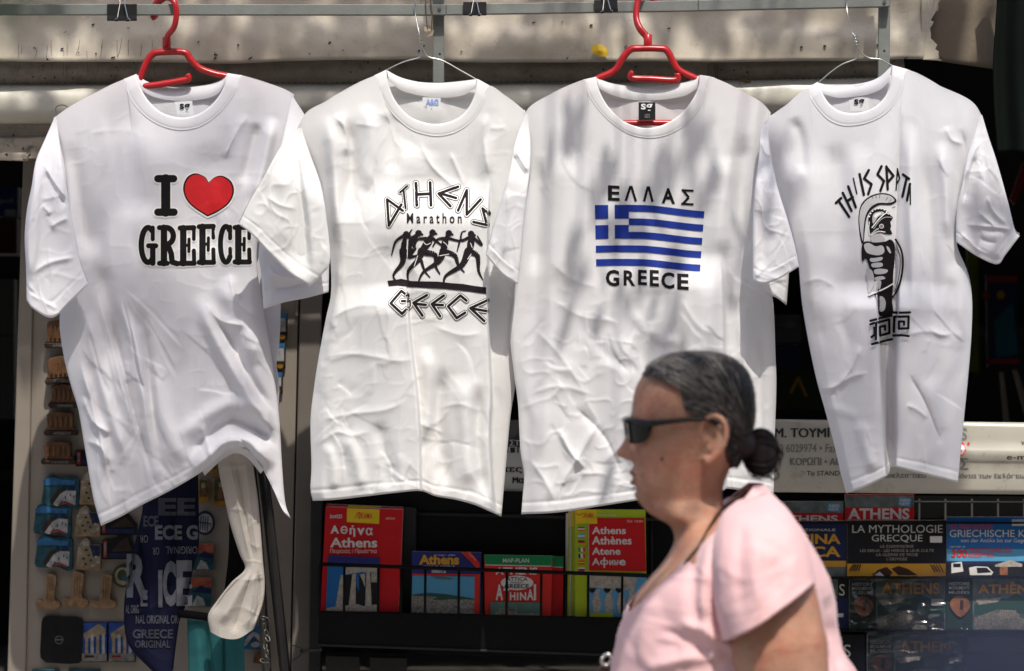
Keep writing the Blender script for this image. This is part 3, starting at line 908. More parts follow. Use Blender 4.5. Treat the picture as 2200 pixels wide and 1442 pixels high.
E_ = [([(0.28, 0.07), (0.28, 0.93)], 14), ([(0.10, 0.07), (0.88, 0.06)], 11), ([(0.10, 0.93), (0.90, 0.93)], 11), ([(0.88, 0.06), (0.88, 0.34)], 8), ([(0.90, 0.93), (0.88, 0.62)], 9), ([(0.28, 0.49), (0.60, 0.49)], 7), ([(0.61, 0.34), (0.60, 0.64)], 7)]
C_ = [(arc(0.56, 0.5, 0.36, 0.42, -50, -180), 11), (arc(0.56, 0.5, 0.36, 0.42, 180, 42), 11), (arc(0.50, 0.5, 0.30, 0.40, 250, 110), 9), ([(0.83, 0.09), (0.83, 0.36)], 9), ([(0.83, 0.60), (0.84, 0.72)], 8)]
G_ = [(arc(0.52, 0.5, 0.36, 0.42, -55, -180), 12), (arc(0.52, 0.5, 0.36, 0.42, 180, 55), 12), (arc(0.44, 0.5, 0.28, 0.40, 250, 110), 9), ([(0.76, 0.08), (0.76, 0.36)], 9), ([(0.54, 0.52), (0.92, 0.52)], 11), ([(0.76, 0.54), (0.76, 0.94)], 12)]
R_ = [([(0.30, 0.07), (0.30, 0.93)], 14), ([(0.08, 0.07), (0.42, 0.07)], 11), ([(0.08, 0.93), (0.46, 0.93)], 11), (arc(0.42, 0.27, 0.34, 0.20, -90, 90), 12), ([(0.36, 0.48), (0.5, 0.5)], 10), ([(0.52, 0.52), (0.66, 0.70), (0.70, 0.90), (0.95, 0.94)], 12)]
letters = [(G_, 297, 482, 338, 571), (R_, 339, 483, 383, 572), (E_, 383, 484, 421, 572), (E_, 424, 481, 463, 570), (C_, 467, 479, 500, 571), (E_, 501, 483, 540, 569)]
alll = []
for lt, *bx in letters: alll += box_letter(lt, *bx)
slab(alll, M_ink, M_pwhite, 5.5)
hl = catmull([(448.6, 392), (440, 380), (421, 372.5), (404, 379), (394.5, 396), (394.5, 414), (403, 433), (420, 449), (446, 465.5)], 5)
hr = catmull([(446, 465.5), (468, 455), (489, 440), (500, 423), (502.5, 405), (495, 388), (477, 377.7), (461, 381), (448.6, 392)], 5)
heart = np.r_[hl[:-1], hr[:-1]]
hc = np.array([448, 414.0])
for lv, (k, m) in enumerate(((1.075, M_pwhite), (1.0, M_ink), (0.935, M_red))):
    sh.put((heart - hc) * k + hc, [tuple(range(len(heart)))], m, level=lv)
sh.build('print', s1.root)

# ------------------------------------------------------------------ marathon shirt
s2 = Shirt('white t-shirt with ATHENS Marathon runners print on a wire hanger', -0.03, M_w2, 2, W(930, 165, -0.03))
nk2 = [(806, 163), (812, 188), (824, 215), (846, 245), (880, 274), (915, 286), (945, 289), (980, 280), (1012, 258), (1034, 226), (1050, 185)]
f2 = [
    ([(872, 600), (884, 740), (898, 860), (903, 960), (905, 1090)], 1.8, 0.040, 'S', 120),
    ([(1052, 380), (1049, 520), (1049, 640), (1051, 740), (1056, 850), (1053, 940), (1060, 1060), (1066, 1110)], 2.0, 0.0400, 'S', 400),
    ([(700, 690), (760, 660), (830, 655), (890, 650)], 8, 0.0035), ([(690, 770), (760, 760), (850, 775), (900, 770)], 9, 0.0030), ([(680, 905), (750, 890), (830, 880), (880, 855)], 9, 0.0035),
    ([(675, 960), (720, 930), (760, 935), (800, 925)], 8, 0.0030), ([(700, 700), (690, 780), (678, 850)], 9, 0.0112), ([(730, 560), (722, 640), (706, 720)], 8, 0.0088),
    ([(715, 580), (712, 640), (694, 690)], 6, -0.0075), ([(740, 930), (765, 990), (780, 1060)], 14, 0.0075), ([(810, 900), (830, 980), (840, 1060)], 16, -0.0075),
    ([(700, 950), (715, 1000), (718, 1060)], 12, 0.0063),
    ([(955, 780), (940, 900), (960, 1060)], 18, -0.0125), ([(990, 800), (1000, 920), (1010, 1060)], 22, 0.0125), ([(915, 740), (925, 860), (915, 960)], 14, 0.0100), ([(1030, 820), (1025, 950), (1040, 1080)], 14, -0.0125),
    ([(930, 700), (990, 720), (1040, 715)], 9, 0.0025), ([(940, 880), (985, 868), (1035, 885)], 8, 0.0025), ([(920, 960), (980, 950), (1040, 970)], 9, -0.0020),
    ([(700, 240), (715, 330), (720, 450), (712, 540)], 14, 0.0125), ([(745, 250), (755, 350), (745, 480)], 16, -0.0125), ([(780, 220), (800, 300), (790, 420)], 18, 0.0100), ([(715, 245), (740, 275), (745, 340)], 9, 0.0100),
    ([(830, 240), (840, 300), (850, 380)], 16, -0.0075), ([(900, 300), (930, 360), (1000, 420)], 7, 0.0050), ([(965, 325), (985, 370), (1000, 405)], 5, 0.0044), ([(880, 300), (850, 420), (830, 560)], 30, 0.0100),
    ([(1045, 240), (1040, 300), (1050, 380)], 10, 0.0075), ([(760, 265), (795, 270), (818, 272)], 5, 0.0025), ([(1048, 275), (1068, 276), (1090, 274)], 5, 0.0025),
    ([(898, 380), (892, 460), (884, 560)], 4, 0.0050), ([(838, 270), (900, 320), (960, 322)], 12, -0.0015),
]
s2.body(T=[(638, 276), (660, 240), (700, 218), (760, 187)] + nk2 + [(1085, 205), (1120, 232), (1135, 250)],
        B=[(672, 1076), (720, 1074), (790, 1066), (850, 1059), (903, 1055), (935, 1066), (980, 1074), (1020, 1085), (1050, 1098), (1077, 1110)],
        L=[(638, 276), (664, 330), (690, 400), (703, 480), (710, 560), (711, 630), (700, 685), (686, 760), (675, 830), (667, 905), (669, 1000), (667, 1050), (672, 1076)],
        Rr=[(1135, 250), (1140, 330), (1138, 450), (1132, 560), (1122, 680), (1112, 790), (1104, 850), (1096, 900), (1087, 1000), (1077, 1110)],
        folds=f2 + sharp_creases(20, [(670, 620, 900, 1000, 20, 65, 45, 0.8), (690, 560, 740, 950, 22, 95, 30, 0.8), (905, 640, 1045, 1060, 16, 82, 25, 0.8), (680, 960, 900, 1050, 10, 85, 12, 0.9), (700, 260, 830, 560, 8, 85, 20, 0.9)]), T_back=[(638, 276), (700, 218), (806, 163), (860, 180), (940, 184), (1000, 180), (1050, 185), (1120, 232), (1135, 250)], amp=(0.0005, 0.0007, 0.014))
s2.collar([(830, 150), (836, 185), (852, 220), (880, 250), (915, 264), (945, 266), (975, 258), (1000, 240), (1018, 208), (1025, 169)],
          [(804, 162), (812, 190), (825, 218), (847, 248), (881, 277), (915, 289), (945, 292), (981, 283), (1014, 260), (1036, 227), (1052, 184)],
          [(831, 151), (860, 166), (900, 176), (943, 178), (985, 175), (1024, 170)], [(836, 174), (862, 194), (900, 205), (945, 210), (990, 206), (1021, 190)])
s2.sleeve(outer=[(640, 274), (602, 318), (562, 388), (535, 435), (513, 482)],
          inner=[(648, 276), (666, 330), (690, 400), (703, 480), (709, 560), (692, 590), (667, 615)],
          hem=[(513, 482), (540, 503), (575, 540), (620, 585), (667, 615)], yo=-0.095, thick=0.016, y_top=-0.035,
          folds=[([(638, 300), (650, 400), (662, 500), (668, 605)], 5, -0.016, 's', 70), ([(570, 420), (600, 440), (640, 450)], 8, 0.004), ([(600, 350), (615, 440), (610, 540)], 18, 0.006), ([(535, 490), (580, 540), (640, 590)], 4, 0.0025)],
          amp=(0.0012, 0.002, 0.004))
s2.sleeve(outer=[(1128, 236), (1150, 330), (1160, 430), (1158, 560)], inner=[(1120, 240), (1125, 360), (1110, 500), (1095, 590)], hem=[(1158, 560), (1128, 580), (1095, 590)], yo=0.0, thick=0.015, folds=[])
sh = s2.sheet()
o2 = (4.006, 780, 360)
def z2(p): return zz(p, *o2)
A_ = [z2([(207, 275), (222, 500)]), z2([(222, 500), (330, 318)]), z2([(207, 275), (342, 372)])]
sh.inline(A_, 11.5, M_inkb, M_pwhite)
sh.inline([z2([(318, 215), (380, 160)]), z2([(348, 190), (366, 350)])], 9.5, M_inkb, M_pwhite)
sh.inline([z2([(455, 135), (463, 325)]), z2([(577, 130), (585, 325)]), z2([(460, 232), (580, 226)])], 13, M_inkb, M_pwhite)
sh.inline([z2([(818, 165), (650, 225)]), z2([(650, 225), (752, 332)]), z2([(662, 222), (800, 262)])], 12, M_inkb, M_pwhite)
sh.inline([z2([(818, 370), (893, 195)]), z2([(893, 195), (892, 405)]), z2([(892, 405), (1012, 275)])], 12, M_inkb, M_pwhite)
sh.inline([z2([(1078, 395), (1028, 352)]), z2([(1028, 352), (1066, 495)]), z2([(1066, 495), (950, 468)])], 11.5, M_inkb, M_pwhite)
sh.text('M a r a t h o n', (874, 458, 992, 480), M_inkb, 0.018)
sh.inline([z2([(378, 1102), (330, 1062), (238, 1168), (335, 1258), (402, 1192), (402, 1150), (335, 1150)])], 11.5, M_inkb, M_pwhite)
for e in ([(550, 1095), (432, 1165), (512, 1275)], [(440, 1172), (540, 1182)]): pass
sh.inline([z2([(550, 1098), (434, 1165), (512, 1275)]), z2([(440, 1172), (540, 1182)])], 11.5, M_inkb, M_pwhite)
sh.inline([z2([(695, 1102), (592, 1175), (664, 1280)]), z2([(600, 1180), (688, 1184)])], 11.5, M_inkb, M_pwhite)
sh.inline([z2([(890, 1145), (838, 1102), (732, 1195), (806, 1295), (878, 1250)])], 11.5, M_inkb, M_pwhite)
sh.inline([z2([(1066, 1145), (924, 1210), (1044, 1322)]), z2([(932, 1213), (1062, 1235)])], 11.5, M_inkb, M_pwhite)
sh.put(np.array(z2([(210, 975), (270, 968), (330, 958), (420, 978), (530, 980), (640, 982), (760, 995), (860, 1002), (950, 1018), (1060, 1032), (1060, 1088), (900, 1066), (700, 1045), (560, 1038), (415, 1030), (300, 1015), (220, 1022)])), [tuple(range(17))], M_inkb)
def limb(pts, rad): sh.line(z2(pts), [2 * r / 4.006 for r in rad], M_inkb, True)
def runner(head, limbs):
    sh.put(*disc2d(z2([head])[0], 7.2), M_inkb)
    sh.line(z2([(head[0] + 8, head[1] - 2), (head[0] + 34, head[1] + 12)]), [8, 4], M_inkb)
    for p, r in limbs: limb(p, r)
runner((478, 566), [([(470, 580), (430, 620), (400, 720)], [14, 32, 24]), ([(420, 610), (385, 600), (400, 565), (420, 535)], [14, 11, 8, 5]), ([(415, 720), (400, 770), (460, 760)], [26, 18, 9]), ([(400, 640), (450, 700), (380, 760)], [13, 10, 7])])
runner((372, 575), [([(365, 590), (352, 660), (345, 720)], [14, 24, 24]), ([(352, 585), (280, 640), (245, 755)], [15, 11, 5]), ([(345, 720), (338, 820), (262, 925), (290, 985)], [34, 22, 10, 5])])
runner((598, 560), [([(590, 580), (560, 640), (510, 715)], [14, 36, 27]), ([(540, 610), (470, 620), (440, 680)], [15, 11, 7]), ([(600, 610), (650, 650), (690, 680)], [14, 10, 6]), ([(505, 720), (470, 800), (390, 890), (388, 985)], [34, 24, 13, 6]), ([(520, 730), (620, 755), (625, 850), (660, 915)], [28, 22, 12, 6])])
runner((738, 566), [([(725, 585), (705, 650), (690, 715)], [14, 30, 26]), ([(690, 610), (640, 620), (600, 680)], [14, 10, 6]), ([(740, 610), (830, 630), (905, 600)], [13, 10, 5]), ([(690, 720), (650, 810), (520, 900), (470, 1000)], [33, 22, 12, 6]), ([(710, 725), (790, 760), (820, 840), (870, 900)], [25, 20, 12, 6]), ([(500, 800), (530, 890), (575, 945)], [14, 10, 5])])
runner((930, 572), [([(930, 590), (928, 650), (915, 715)], [13, 32, 26]), ([(905, 605), (845, 630), (850, 560), (885, 545)], [14, 10, 7, 4]), ([(950, 605), (1020, 665), (985, 590)], [14, 12, 5]), ([(905, 720), (850, 840), (715, 930), (690, 1010)], [34, 24, 13, 6]), ([(925, 725), (985, 765), (995, 890), (1030, 965)], [27, 22, 12, 5]), ([(830, 640), (810, 720)], [9, 5])])
for p in ([(520, 640), (545, 665), (580, 650)], [(690, 640), (715, 660), (735, 690)], [(925, 650), (940, 690)], [(470, 760), (440, 850)], [(660, 760), (740, 745)], [(900, 790), (930, 745)], [(385, 640), (380, 770)]):
    sh.line(z2(p), 1.3, M_pwhite, True, level=1)
sh.build('print', s2.root)

# ------------------------------------------------------------------ flag shirt
s3 = Shirt('white t-shirt with blue and white flag and GREECE print on a red hanger', -0.06, M_w3, 3, W(1390, 165, -0.06))
nk3 = [(1255, 172), (1262, 195), (1280, 225), (1310, 258), (1350, 284), (1393, 293), (1435, 286), (1475, 262), (1502, 230), (1516, 198), (1523, 165)]
f3 = [
    ([(1550, 540), (1556, 660), (1557, 760), (1559, 900), (1560, 1080)], 2.5, 0.0300, 'S', 170),
    ([(1140, 700), (1200, 760), (1260, 850)], 10, 0.0033), ([(1130, 850), (1200, 830), (1280, 850)], 8, 0.0028), ([(1200, 920), (1225, 970), (1260, 1010)], 7, 0.0084), ([(1290, 900), (1250, 970), (1200, 1050)], 8, 0.0072),
    ([(1140, 990), (1175, 1040), (1190, 1080)], 8, 0.0060), ([(1260, 690), (1300, 760), (1380, 800)], 12, -0.0028), ([(1350, 660), (1400, 720), (1480, 740)], 12, 0.0033), ([(1180, 640), (1250, 680), (1330, 690)], 10, 0.0028),
    ([(1150, 330), (1165, 450), (1150, 600)], 20, -0.0096), ([(1215, 320), (1220, 460), (1200, 620)], 28, 0.0084), ([(1560, 330), (1550, 450), (1560, 560)], 26, 0.0096), ([(1600, 280), (1590, 400), (1600, 560)], 18, -0.0108),
    ([(1520, 420), (1500, 500), (1530, 640)], 24, -0.0060), ([(1395, 450), (1400, 560), (1410, 640)], 26, 0.0072), ([(1590, 640), (1600, 800), (1595, 1000)], 14, 0.0072), ([(1630, 700), (1632, 850), (1640, 1000)], 12, -0.0072),
    ([(1230, 870), (1300, 940), (1340, 1030)], 10, -0.0072), ([(1290, 1000), (1340, 960), (1400, 940)], 9, 0.0033), ([(1180, 560), (1230, 600), (1290, 620)], 10, 0.0022), ([(1460, 640), (1500, 700), (1540, 720)], 9, 0.0028),
]
s3.body(T=[(1126, 246), (1142, 226), (1180, 204), (1220, 186)] + nk3 + [(1562, 181), (1600, 199), (1636, 220), (1656, 242)],
        B=[(1120, 1105), (1200, 1101), (1300, 1086), (1390, 1072), (1470, 1062), (1550, 1055), (1562, 1050), (1610, 1056), (1662, 1062)],
        L=[(1126, 246), (1138, 310), (1138, 380), (1124, 480), (1114, 580), (1103, 650), (1096, 715), (1104, 800), (1113, 870), (1118, 965), (1126, 1020), (1123, 1065), (1120, 1105)],
        Rr=[(1656, 242), (1640, 330), (1640, 450), (1650, 560), (1662, 660), (1666, 760), (1668, 830), (1665, 930), (1662, 1062)],
        folds=f3 + sharp_creases(30, [(1120, 660, 1560, 1060, 46, 72, 36, 0.85), (1120, 300, 1240, 640, 6, 85, 20, 0.8), (1540, 300, 1640, 640, 8, 90, 20, 0.8), (1565, 600, 1660, 1030, 18, 88, 20, 0.8)]), T_back=[(1126, 246), (1180, 204), (1255, 172), (1300, 182), (1390, 190), (1480, 180), (1523, 165), (1600, 199), (1656, 242)], amp=(0.0008, 0.0010, 0.013),
        ampf=lambda px, py: 0.35 + 0.9 * sstep(560, 760, py))
s3.collar([(1281, 165), (1288, 195), (1306, 228), (1336, 258), (1368, 272), (1393, 275), (1425, 268), (1460, 247), (1484, 220), (1499, 190), (1503, 161)],
          [(1253, 171), (1262, 198), (1281, 229), (1311, 261), (1351, 287), (1393, 296), (1436, 289), (1477, 264), (1504, 231), (1518, 198), (1525, 164)],
          [(1282, 167), (1310, 178), (1350, 185), (1393, 187), (1450, 181), (1485, 172), (1502, 162)], [(1287, 190), (1315, 204), (1355, 214), (1395, 216), (1440, 212), (1475, 204), (1498, 190)])
s3.sleeve(outer=[(1128, 243), (1106, 308), (1097, 358), (1080, 420), (1058, 495), (1044, 548)], inner=[(1134, 246), (1140, 310), (1138, 372), (1125, 480), (1118, 560), (1112, 612)],
          hem=[(1044, 548), (1060, 568), (1082, 592), (1112, 612)], yo=-0.115, thick=0.016, y_top=-0.062,
          folds=[([(1104, 318), (1120, 345), (1138, 372)], 6, 0.007), ([(1100, 330), (1116, 360), (1136, 385)], 6, -0.006), ([(1092, 400), (1090, 470), (1080, 560)], 10, 0.007), ([(1050, 530), (1080, 560), (1112, 585)], 4, 0.003)])
s3.sleeve(outer=[(1660, 246), (1676, 330), (1690, 430), (1697, 540), (1690, 656)], inner=[(1650, 250), (1640, 360), (1636, 480), (1632, 570), (1622, 620)], hem=[(1690, 656), (1668, 640), (1645, 632), (1622, 620)], yo=-0.06, thick=0.014, folds=[])
sh = s3.sheet()
o3 = (5.341, 1250, 380)
for ch, bx in (('Ε', (300, 100, 435, 275)), ('Λ', (490, 105, 635, 280)), ('Λ', (700, 110, 825, 285)), ('Α', (915, 130, 1070, 308)), ('Σ', (1140, 145, 1282, 326)),
               ('G', (275, 1067, 430, 1255)), ('R', (480, 1075, 612, 1250)), ('E', (645, 1068, 747, 1243)), ('E', (780, 1070, 885, 1258)), ('C', (912, 1095, 1062, 1285)), ('E', (1095, 1112, 1226, 1295))):
    (a, b), (c, d) = zz([bx[:2], bx[2:]], *o3)
    if ch in 'ΛΣ':
        w_ = 5.2
        L_ = [[(a + w_ / 2, d), ((a + c) / 2 - 0.6, b)], [(c - w_ / 2, d), ((a + c) / 2 + 0.6, b)]] if ch == 'Λ' else [[(c, b + 2.3), (a + 1, b + 2.3)], [(a + 3, b + 1), ((a + c) / 2 + 3, (b + d) / 2)], [((a + c) / 2 + 3, (b + d) / 2), (a + 2.5, d - 1)], [(a, d - 2.3), (c, d - 2.3)]]
        for pts_ in L_:
            sl = 0.05
            V, F = stroke2d([(x_, y_ + (x_ - (a + c) / 2) * sl) for x_, y_ in pts_], w_ if pts_[0][1] != pts_[1][1] else 4.6)
            sh.raw(V, F, M_ink)
        continue
    V, F = fit_text(ch, (a, b, c, d), 0.03)
    V = V.copy(); V[:, 1] += (V[:, 0] - (a + c) / 2) * 0.05
    sh.put(V, F, M_ink)
def flag_pt(s_, t_):
    left = 150 + 15 * t_; right = 1406 - 50 * t_
    top = 325 + 70 * float(sstep(0.42, 1.12, s_)) * 1.1 - 3 * math.sin(s_ * 6.28)
    bot = 1024 + 58 * float(sstep(0.42, 1.1, s_)) * 1.1 - 5 * math.sin(s_ * 6.28)
    return (left + (right - left) * s_, top + (bot - top) * t_)
def flag_rect(s0, s1_, t0, t1):
    n = max(2, int((s1_ - s0) * 42)); m = 4
    V = [zz([flag_pt(s0 + (s1_ - s0) * i / n, t0 + (t1 - t0) * j / m)], *o3)[0] for j in range(m + 1) for i in range(n + 1)]
    F = grid_faces(m + 1, n + 1)
    sh.put(np.array(V), F, M_blue, cut=False)
k9 = 1 / 9.0
flag_rect(0, 0.121, 0, 2.05 * k9); flag_rect(0.181, 0.311, 0, 2.05 * k9); flag_rect(0, 0.121, 2.98 * k9, 5 * k9); flag_rect(0.181, 0.311, 2.98 * k9, 5 * k9)
flag_rect(0.3115, 1, 0, k9); flag_rect(0.3115, 1, 2 * k9, 3 * k9); flag_rect(0.3115, 1, 4 * k9, 5 * k9); flag_rect(0, 1, 6 * k9, 7 * k9); flag_rect(0, 1, 8 * k9, 9 * k9)
sh.build('print', s3.root)

# ------------------------------------------------------------------ warrior shirt
s4 = Shirt('white t-shirt with helmeted warrior print on a tilted wire hanger', -0.09, M_w4, 4, W(1840, 160, -0.09))
nk4 = [(1735, 190), (1742, 208), (1757, 232), (1780, 254), (1808, 266), (1838, 266), (1870, 258), (1900, 242), (1924, 215), (1940, 182), (1948, 150)]
f4 = [
    ([(1884, 600), (1888, 700), (1893, 800), (1898, 900), (1906, 1040)], 1.8, 0.050, 'S', 90), ([(1922, 1030), (1924, 900), (1922, 800), (1926, 700), (1932, 600)], 2.2, 0.045, 'S', 100), ([(1908, 660), (1907, 760), (1910, 880), (1915, 1010)], 15, -0.030),
    ([(1935, 230), (1932, 330), (1926, 440), (1922, 560), (1924, 700), (1926, 860)], 9, -0.0138), ([(1958, 260), (1956, 420), (1962, 560), (1965, 700)], 14, 0.0138),
    ([(1985, 320), (1998, 480), (2005, 640), (1998, 760)], 16, -0.0092), ([(2020, 300), (2035, 420), (2040, 520)], 14, 0.0115), ([(2030, 270), (2045, 300), (2075, 310)], 8, 0.0048), ([(2065, 275), (2075, 340), (2062, 430)], 9, -0.0092),
    ([(1730, 310), (1745, 430), (1740, 560), (1760, 720)], 30, 0.0092), ([(1790, 300), (1800, 420), (1790, 560)], 26, -0.0069), ([(1850, 300), (1840, 420), (1855, 620)], 24, 0.0069),
    ([(1750, 838), (1790, 832), (1830, 810), (1870, 800)], 7, 0.0056), ([(1800, 830), (1830, 790), (1850, 740)], 7, 0.0069), ([(1760, 850), (1800, 845)], 6, -0.0040), ([(1720, 610), (1760, 600), (1800, 620)], 8, 0.0032),
    ([(1950, 800), (1985, 860), (2010, 920), (2025, 960)], 6, -0.0069), ([(1945, 720), (1990, 712), (2040, 722)], 8, 0.0040), ([(1945, 870), (1970, 880), (1995, 900)], 6, 0.0040), ([(1990, 700), (2020, 720), (2050, 715)], 5, 0.0032),
    ([(1740, 900), (1790, 880), (1850, 900)], 12, 0.0032), ([(2000, 800), (2010, 900), (2000, 1010)], 18, 0.0069), ([(1850, 900), (1860, 960), (1880, 1020)], 14, 0.0069),
    ([(2040, 560), (2060, 640), (2060, 760)], 16, 0.0069), ([(1700, 250), (1720, 300), (1725, 380)], 12, -0.0069),
]
s4.body(T=[(1640, 268), (1655, 250), (1690, 225), (1715, 206)] + nk4 + [(1980, 166), (2020, 185), (2070, 207), (2095, 225), (2110, 250)],
        B=[(1818, 1060), (1850, 1050), (1885, 1034), (1908, 1020), (1914, 1004), (1926, 1004), (1950, 1010), (2000, 1023), (2058, 1037)],
        L=[(1640, 268), (1650, 330), (1668, 400), (1695, 480), (1714, 560), (1719, 610), (1724, 660), (1738, 740), (1754, 815), (1772, 880), (1792, 955), (1806, 1015), (1818, 1060)],
        Rr=[(2110, 250), (2095, 300), (2070, 380), (2056, 450), (2056, 525), (2075, 575), (2088, 635), (2087, 720), (2080, 810), (2072, 890), (2065, 960), (2058, 1037)],
        folds=f4 + sharp_creases(40, [(1720, 560, 1880, 980, 11, 60, 40, 0.9), (1940, 640, 2070, 1000, 10, 60, 45, 0.8), (1960, 300, 2060, 560, 6, 80, 25, 0.8)]), T_back=[(1640, 268), (1690, 225), (1735, 190), (1790, 190), (1845, 182), (1900, 168), (1948, 150), (2020, 185), (2110, 250)], amp=(0.0004, 0.0006, 0.012), B_back=[(1818, 1040), (1910, 1005), (1980, 1008), (2058, 1025)],
        L_back=[(1640, 268), (1714, 560), (1738, 740), (1772, 880), (1818, 1040)], R_back=[(2110, 250), (2056, 450), (2056, 525), (2088, 635), (2072, 890), (2058, 1025)])
s4.collar([(1757, 176), (1768, 202), (1784, 225), (1808, 240), (1840, 243), (1870, 235), (1893, 218), (1910, 190), (1917, 140)],
          [(1733, 189), (1741, 209), (1757, 234), (1780, 257), (1808, 269), (1838, 269), (1871, 261), (1902, 244), (1926, 216), (1942, 182), (1950, 149)],
          [(1758, 178), (1785, 184), (1820, 183), (1860, 177), (1890, 165), (1916, 141)], [(1768, 202), (1800, 210), (1835, 208), (1865, 203), (1892, 192), (1911, 175)])
s4.sleeve(outer=[(1642, 264), (1632, 290), (1630, 340), (1622, 400), (1617, 480), (1617, 550), (1617, 602)], inner=[(1650, 268), (1656, 330), (1670, 400), (1694, 478), (1708, 530), (1717, 573)],
          hem=[(1617, 602), (1640, 610), (1672, 600), (1717, 573)], yo=-0.15, thick=0.018, y_top=-0.092,
          folds=[([(1634, 300), (1645, 330), (1665, 335)], 7, 0.007), ([(1640, 345), (1655, 420), (1660, 520)], 12, 0.007), ([(1630, 440), (1640, 520), (1632, 590)], 12, -0.006), ([(1622, 578), (1660, 580), (1710, 552)], 4, 0.0025)])
s4.sleeve(outer=[(2110, 247), (2126, 300), (2141, 345), (2165, 432), (2180, 494), (2191, 507)], inner=[(2104, 252), (2080, 330), (2066, 400), (2055, 460), (2054, 520)],
          hem=[(2191, 507), (2160, 548), (2142, 568), (2098, 550), (2054, 520)], yo=-0.11, thick=0.018, y_top=-0.092,
          folds=[([(2100, 330), (2080, 390), (2070, 440)], 9, -0.010), ([(2108, 300), (2092, 330), (2070, 390)], 5, 0.006), ([(2100, 455), (2125, 475), (2140, 490)], 4, 0.007), ([(2118, 420), (2135, 455), (2165, 485)], 5, 0.007),
                 ([(2075, 482), (2110, 486), (2150, 490), (2180, 496)], 5, 0.007), ([(2100, 510), (2125, 520), (2145, 520)], 6, -0.006), ([(2155, 495), (2152, 530), (2145, 560)], 5, 0.008, 's', 40), ([(2060, 500), (2090, 525), (2110, 545)], 6, 0.005)])
sh = s4.sheet()
o4 = (3.433, 1750, 340)
def z4(p): return zz(p, *o4)
for p in ([(158, 330), (196, 294)], [(176, 312), (255, 432)], [(208, 256), (290, 390)][:1] + [(272, 388)], [(248, 208), (304, 362)], [(238, 318), (282, 288)], [(286, 148), (312, 262)], [(332, 118), (364, 270)],
          [(400, 88), (366, 150), (420, 192), (396, 264)], [(494, 60), (464, 120), (512, 168), (486, 240)], [(530, 62), (540, 230)], [(530, 66), (582, 130), (542, 176)], [(612, 76), (602, 236)], [(612, 84), (628, 150), (608, 184)],
          [(652, 120), (696, 152)], [(680, 142), (648, 282)], [(704, 190), (682, 310)], [(706, 200), (707, 340)]):
    sh.line(z4(p), 5.6 if p[0][0] not in (286, 612, 706) else 3.0, M_ink)
# generic helmeted warrior in profile
wl = [0.0]
def pg(p, m, smooth=True):
    wl[0] += 0.5; sh.level = wl[0]
    q = catmull(z4(p), 4, True) if smooth else np.array(z4(p))
    sh.put(np.array(q), [tuple(range(len(q)))], m)
pg([(345, 620), (328, 520), (325, 420), (345, 340), (400, 285), (480, 258), (560, 268), (606, 315), (560, 345), (480, 345), (420, 380), (385, 440), (370, 540), (362, 620)], M_ink)
pg([(352, 600), (334, 510), (332, 420), (352, 348), (405, 295), (480, 268), (556, 277), (590, 312), (545, 330), (470, 330), (410, 365), (375, 430), (362, 520), (358, 600)], M_pgrey)
for k in range(13):
    a = R(185 + k * 13)
    sh.line(z4([(468 + 112 * math.cos(a), 400 + 105 * math.sin(a)), (468 + 134 * math.cos(a), 400 + 132 * math.sin(a))]), 1.2, M_ink)
pg([(395, 480), (405, 410), (450, 375), (520, 380), (560, 420), (578, 440), (560, 470), (565, 500), (560, 525), (572, 558), (530, 560), (470, 545), (420, 570), (405, 530)], M_ink)
pg([(428, 430), (448, 402), (500, 394), (512, 412), (470, 432), (445, 470), (430, 480)], M_pgrey)
pg([(440, 425), (455, 408), (490, 402), (480, 416), (450, 440)], M_pwhite)
sh.level = 4
sh.line(z4([(424, 512), (468, 458), (500, 425), (530, 404), (548, 412)]), 2.2, M_pwhite, True)
sh.line(z4([(436, 520), (480, 462), (520, 436), (570, 436)]), 1.4, M_pgrey, True)
for k in range(8):
    a = R(196 + 17 * k); sh.put(*disc2d(z4([(478 + 78 * math.cos(a), 452 + 82 * math.sin(a))])[0], 1.9), M_pwhite)
sh.line(z4([(404, 470), (400, 520), (412, 566), (470, 540), (520, 545)]), 1.8, M_pwhite, True)
sh.line(z4([(420, 560), (455, 528), (470, 520)]), 3.0, M_pgrey, True)
for r_, m in ((17, M_pwhite), (12.5, M_ink), (8, M_pgrey), (4, M_ink)): sh.put(*disc2d(z4([(494, 502)])[0], r_ / 3.433), m, level=sh.level + 0.6)
pg([(420, 570), (480, 560), (520, 600), (480, 630), (420, 615)], M_pgrey)
pg([(350, 640), (385, 612), (440, 622), (520, 615), (560, 600), (590, 640), (590, 760), (580, 860), (578, 960), (572, 1050), (575, 1150), (480, 1160), (465, 1060), (440, 1000), (440, 900), (410, 820), (380, 740), (350, 760)], M_ink)
pg([(365, 640), (400, 625), (450, 650), (500, 645), (515, 690), (480, 715), (420, 710), (380, 690)], M_pgrey)
for p in ([(410, 740), (450, 735), (500, 730), (490, 755), (420, 765)], [(420, 780), (460, 770), (500, 775), (495, 800), (430, 805)], [(440, 825), (480, 815), (540, 825), (520, 850), (450, 855)], [(445, 880), (500, 870), (520, 890), (455, 900)],
          [(442, 910), (490, 905), (480, 970), (440, 990)], [(460, 1030), (500, 1020), (525, 1060), (515, 1120), (480, 1130), (462, 1080)], [(530, 650), (550, 660), (565, 700), (545, 690)], [(380, 820), (425, 830), (440, 920), (400, 1000), (388, 900)]):
    pg(p, M_pgrey)
sh.level = 9
sh.line(z4([(395, 1010), (450, 990), (520, 960), (580, 925)]), 2.6, M_pwhite, True)
sh.level = 9.8
sh.line(z4([(398, 1025), (450, 1003), (520, 975), (580, 948)]), 1.6, M_ink, True)
sh.line(z4([(598, 600), (640, 680), (652, 780), (635, 900), (600, 990), (575, 1025)]), 4.2, M_ink, True)
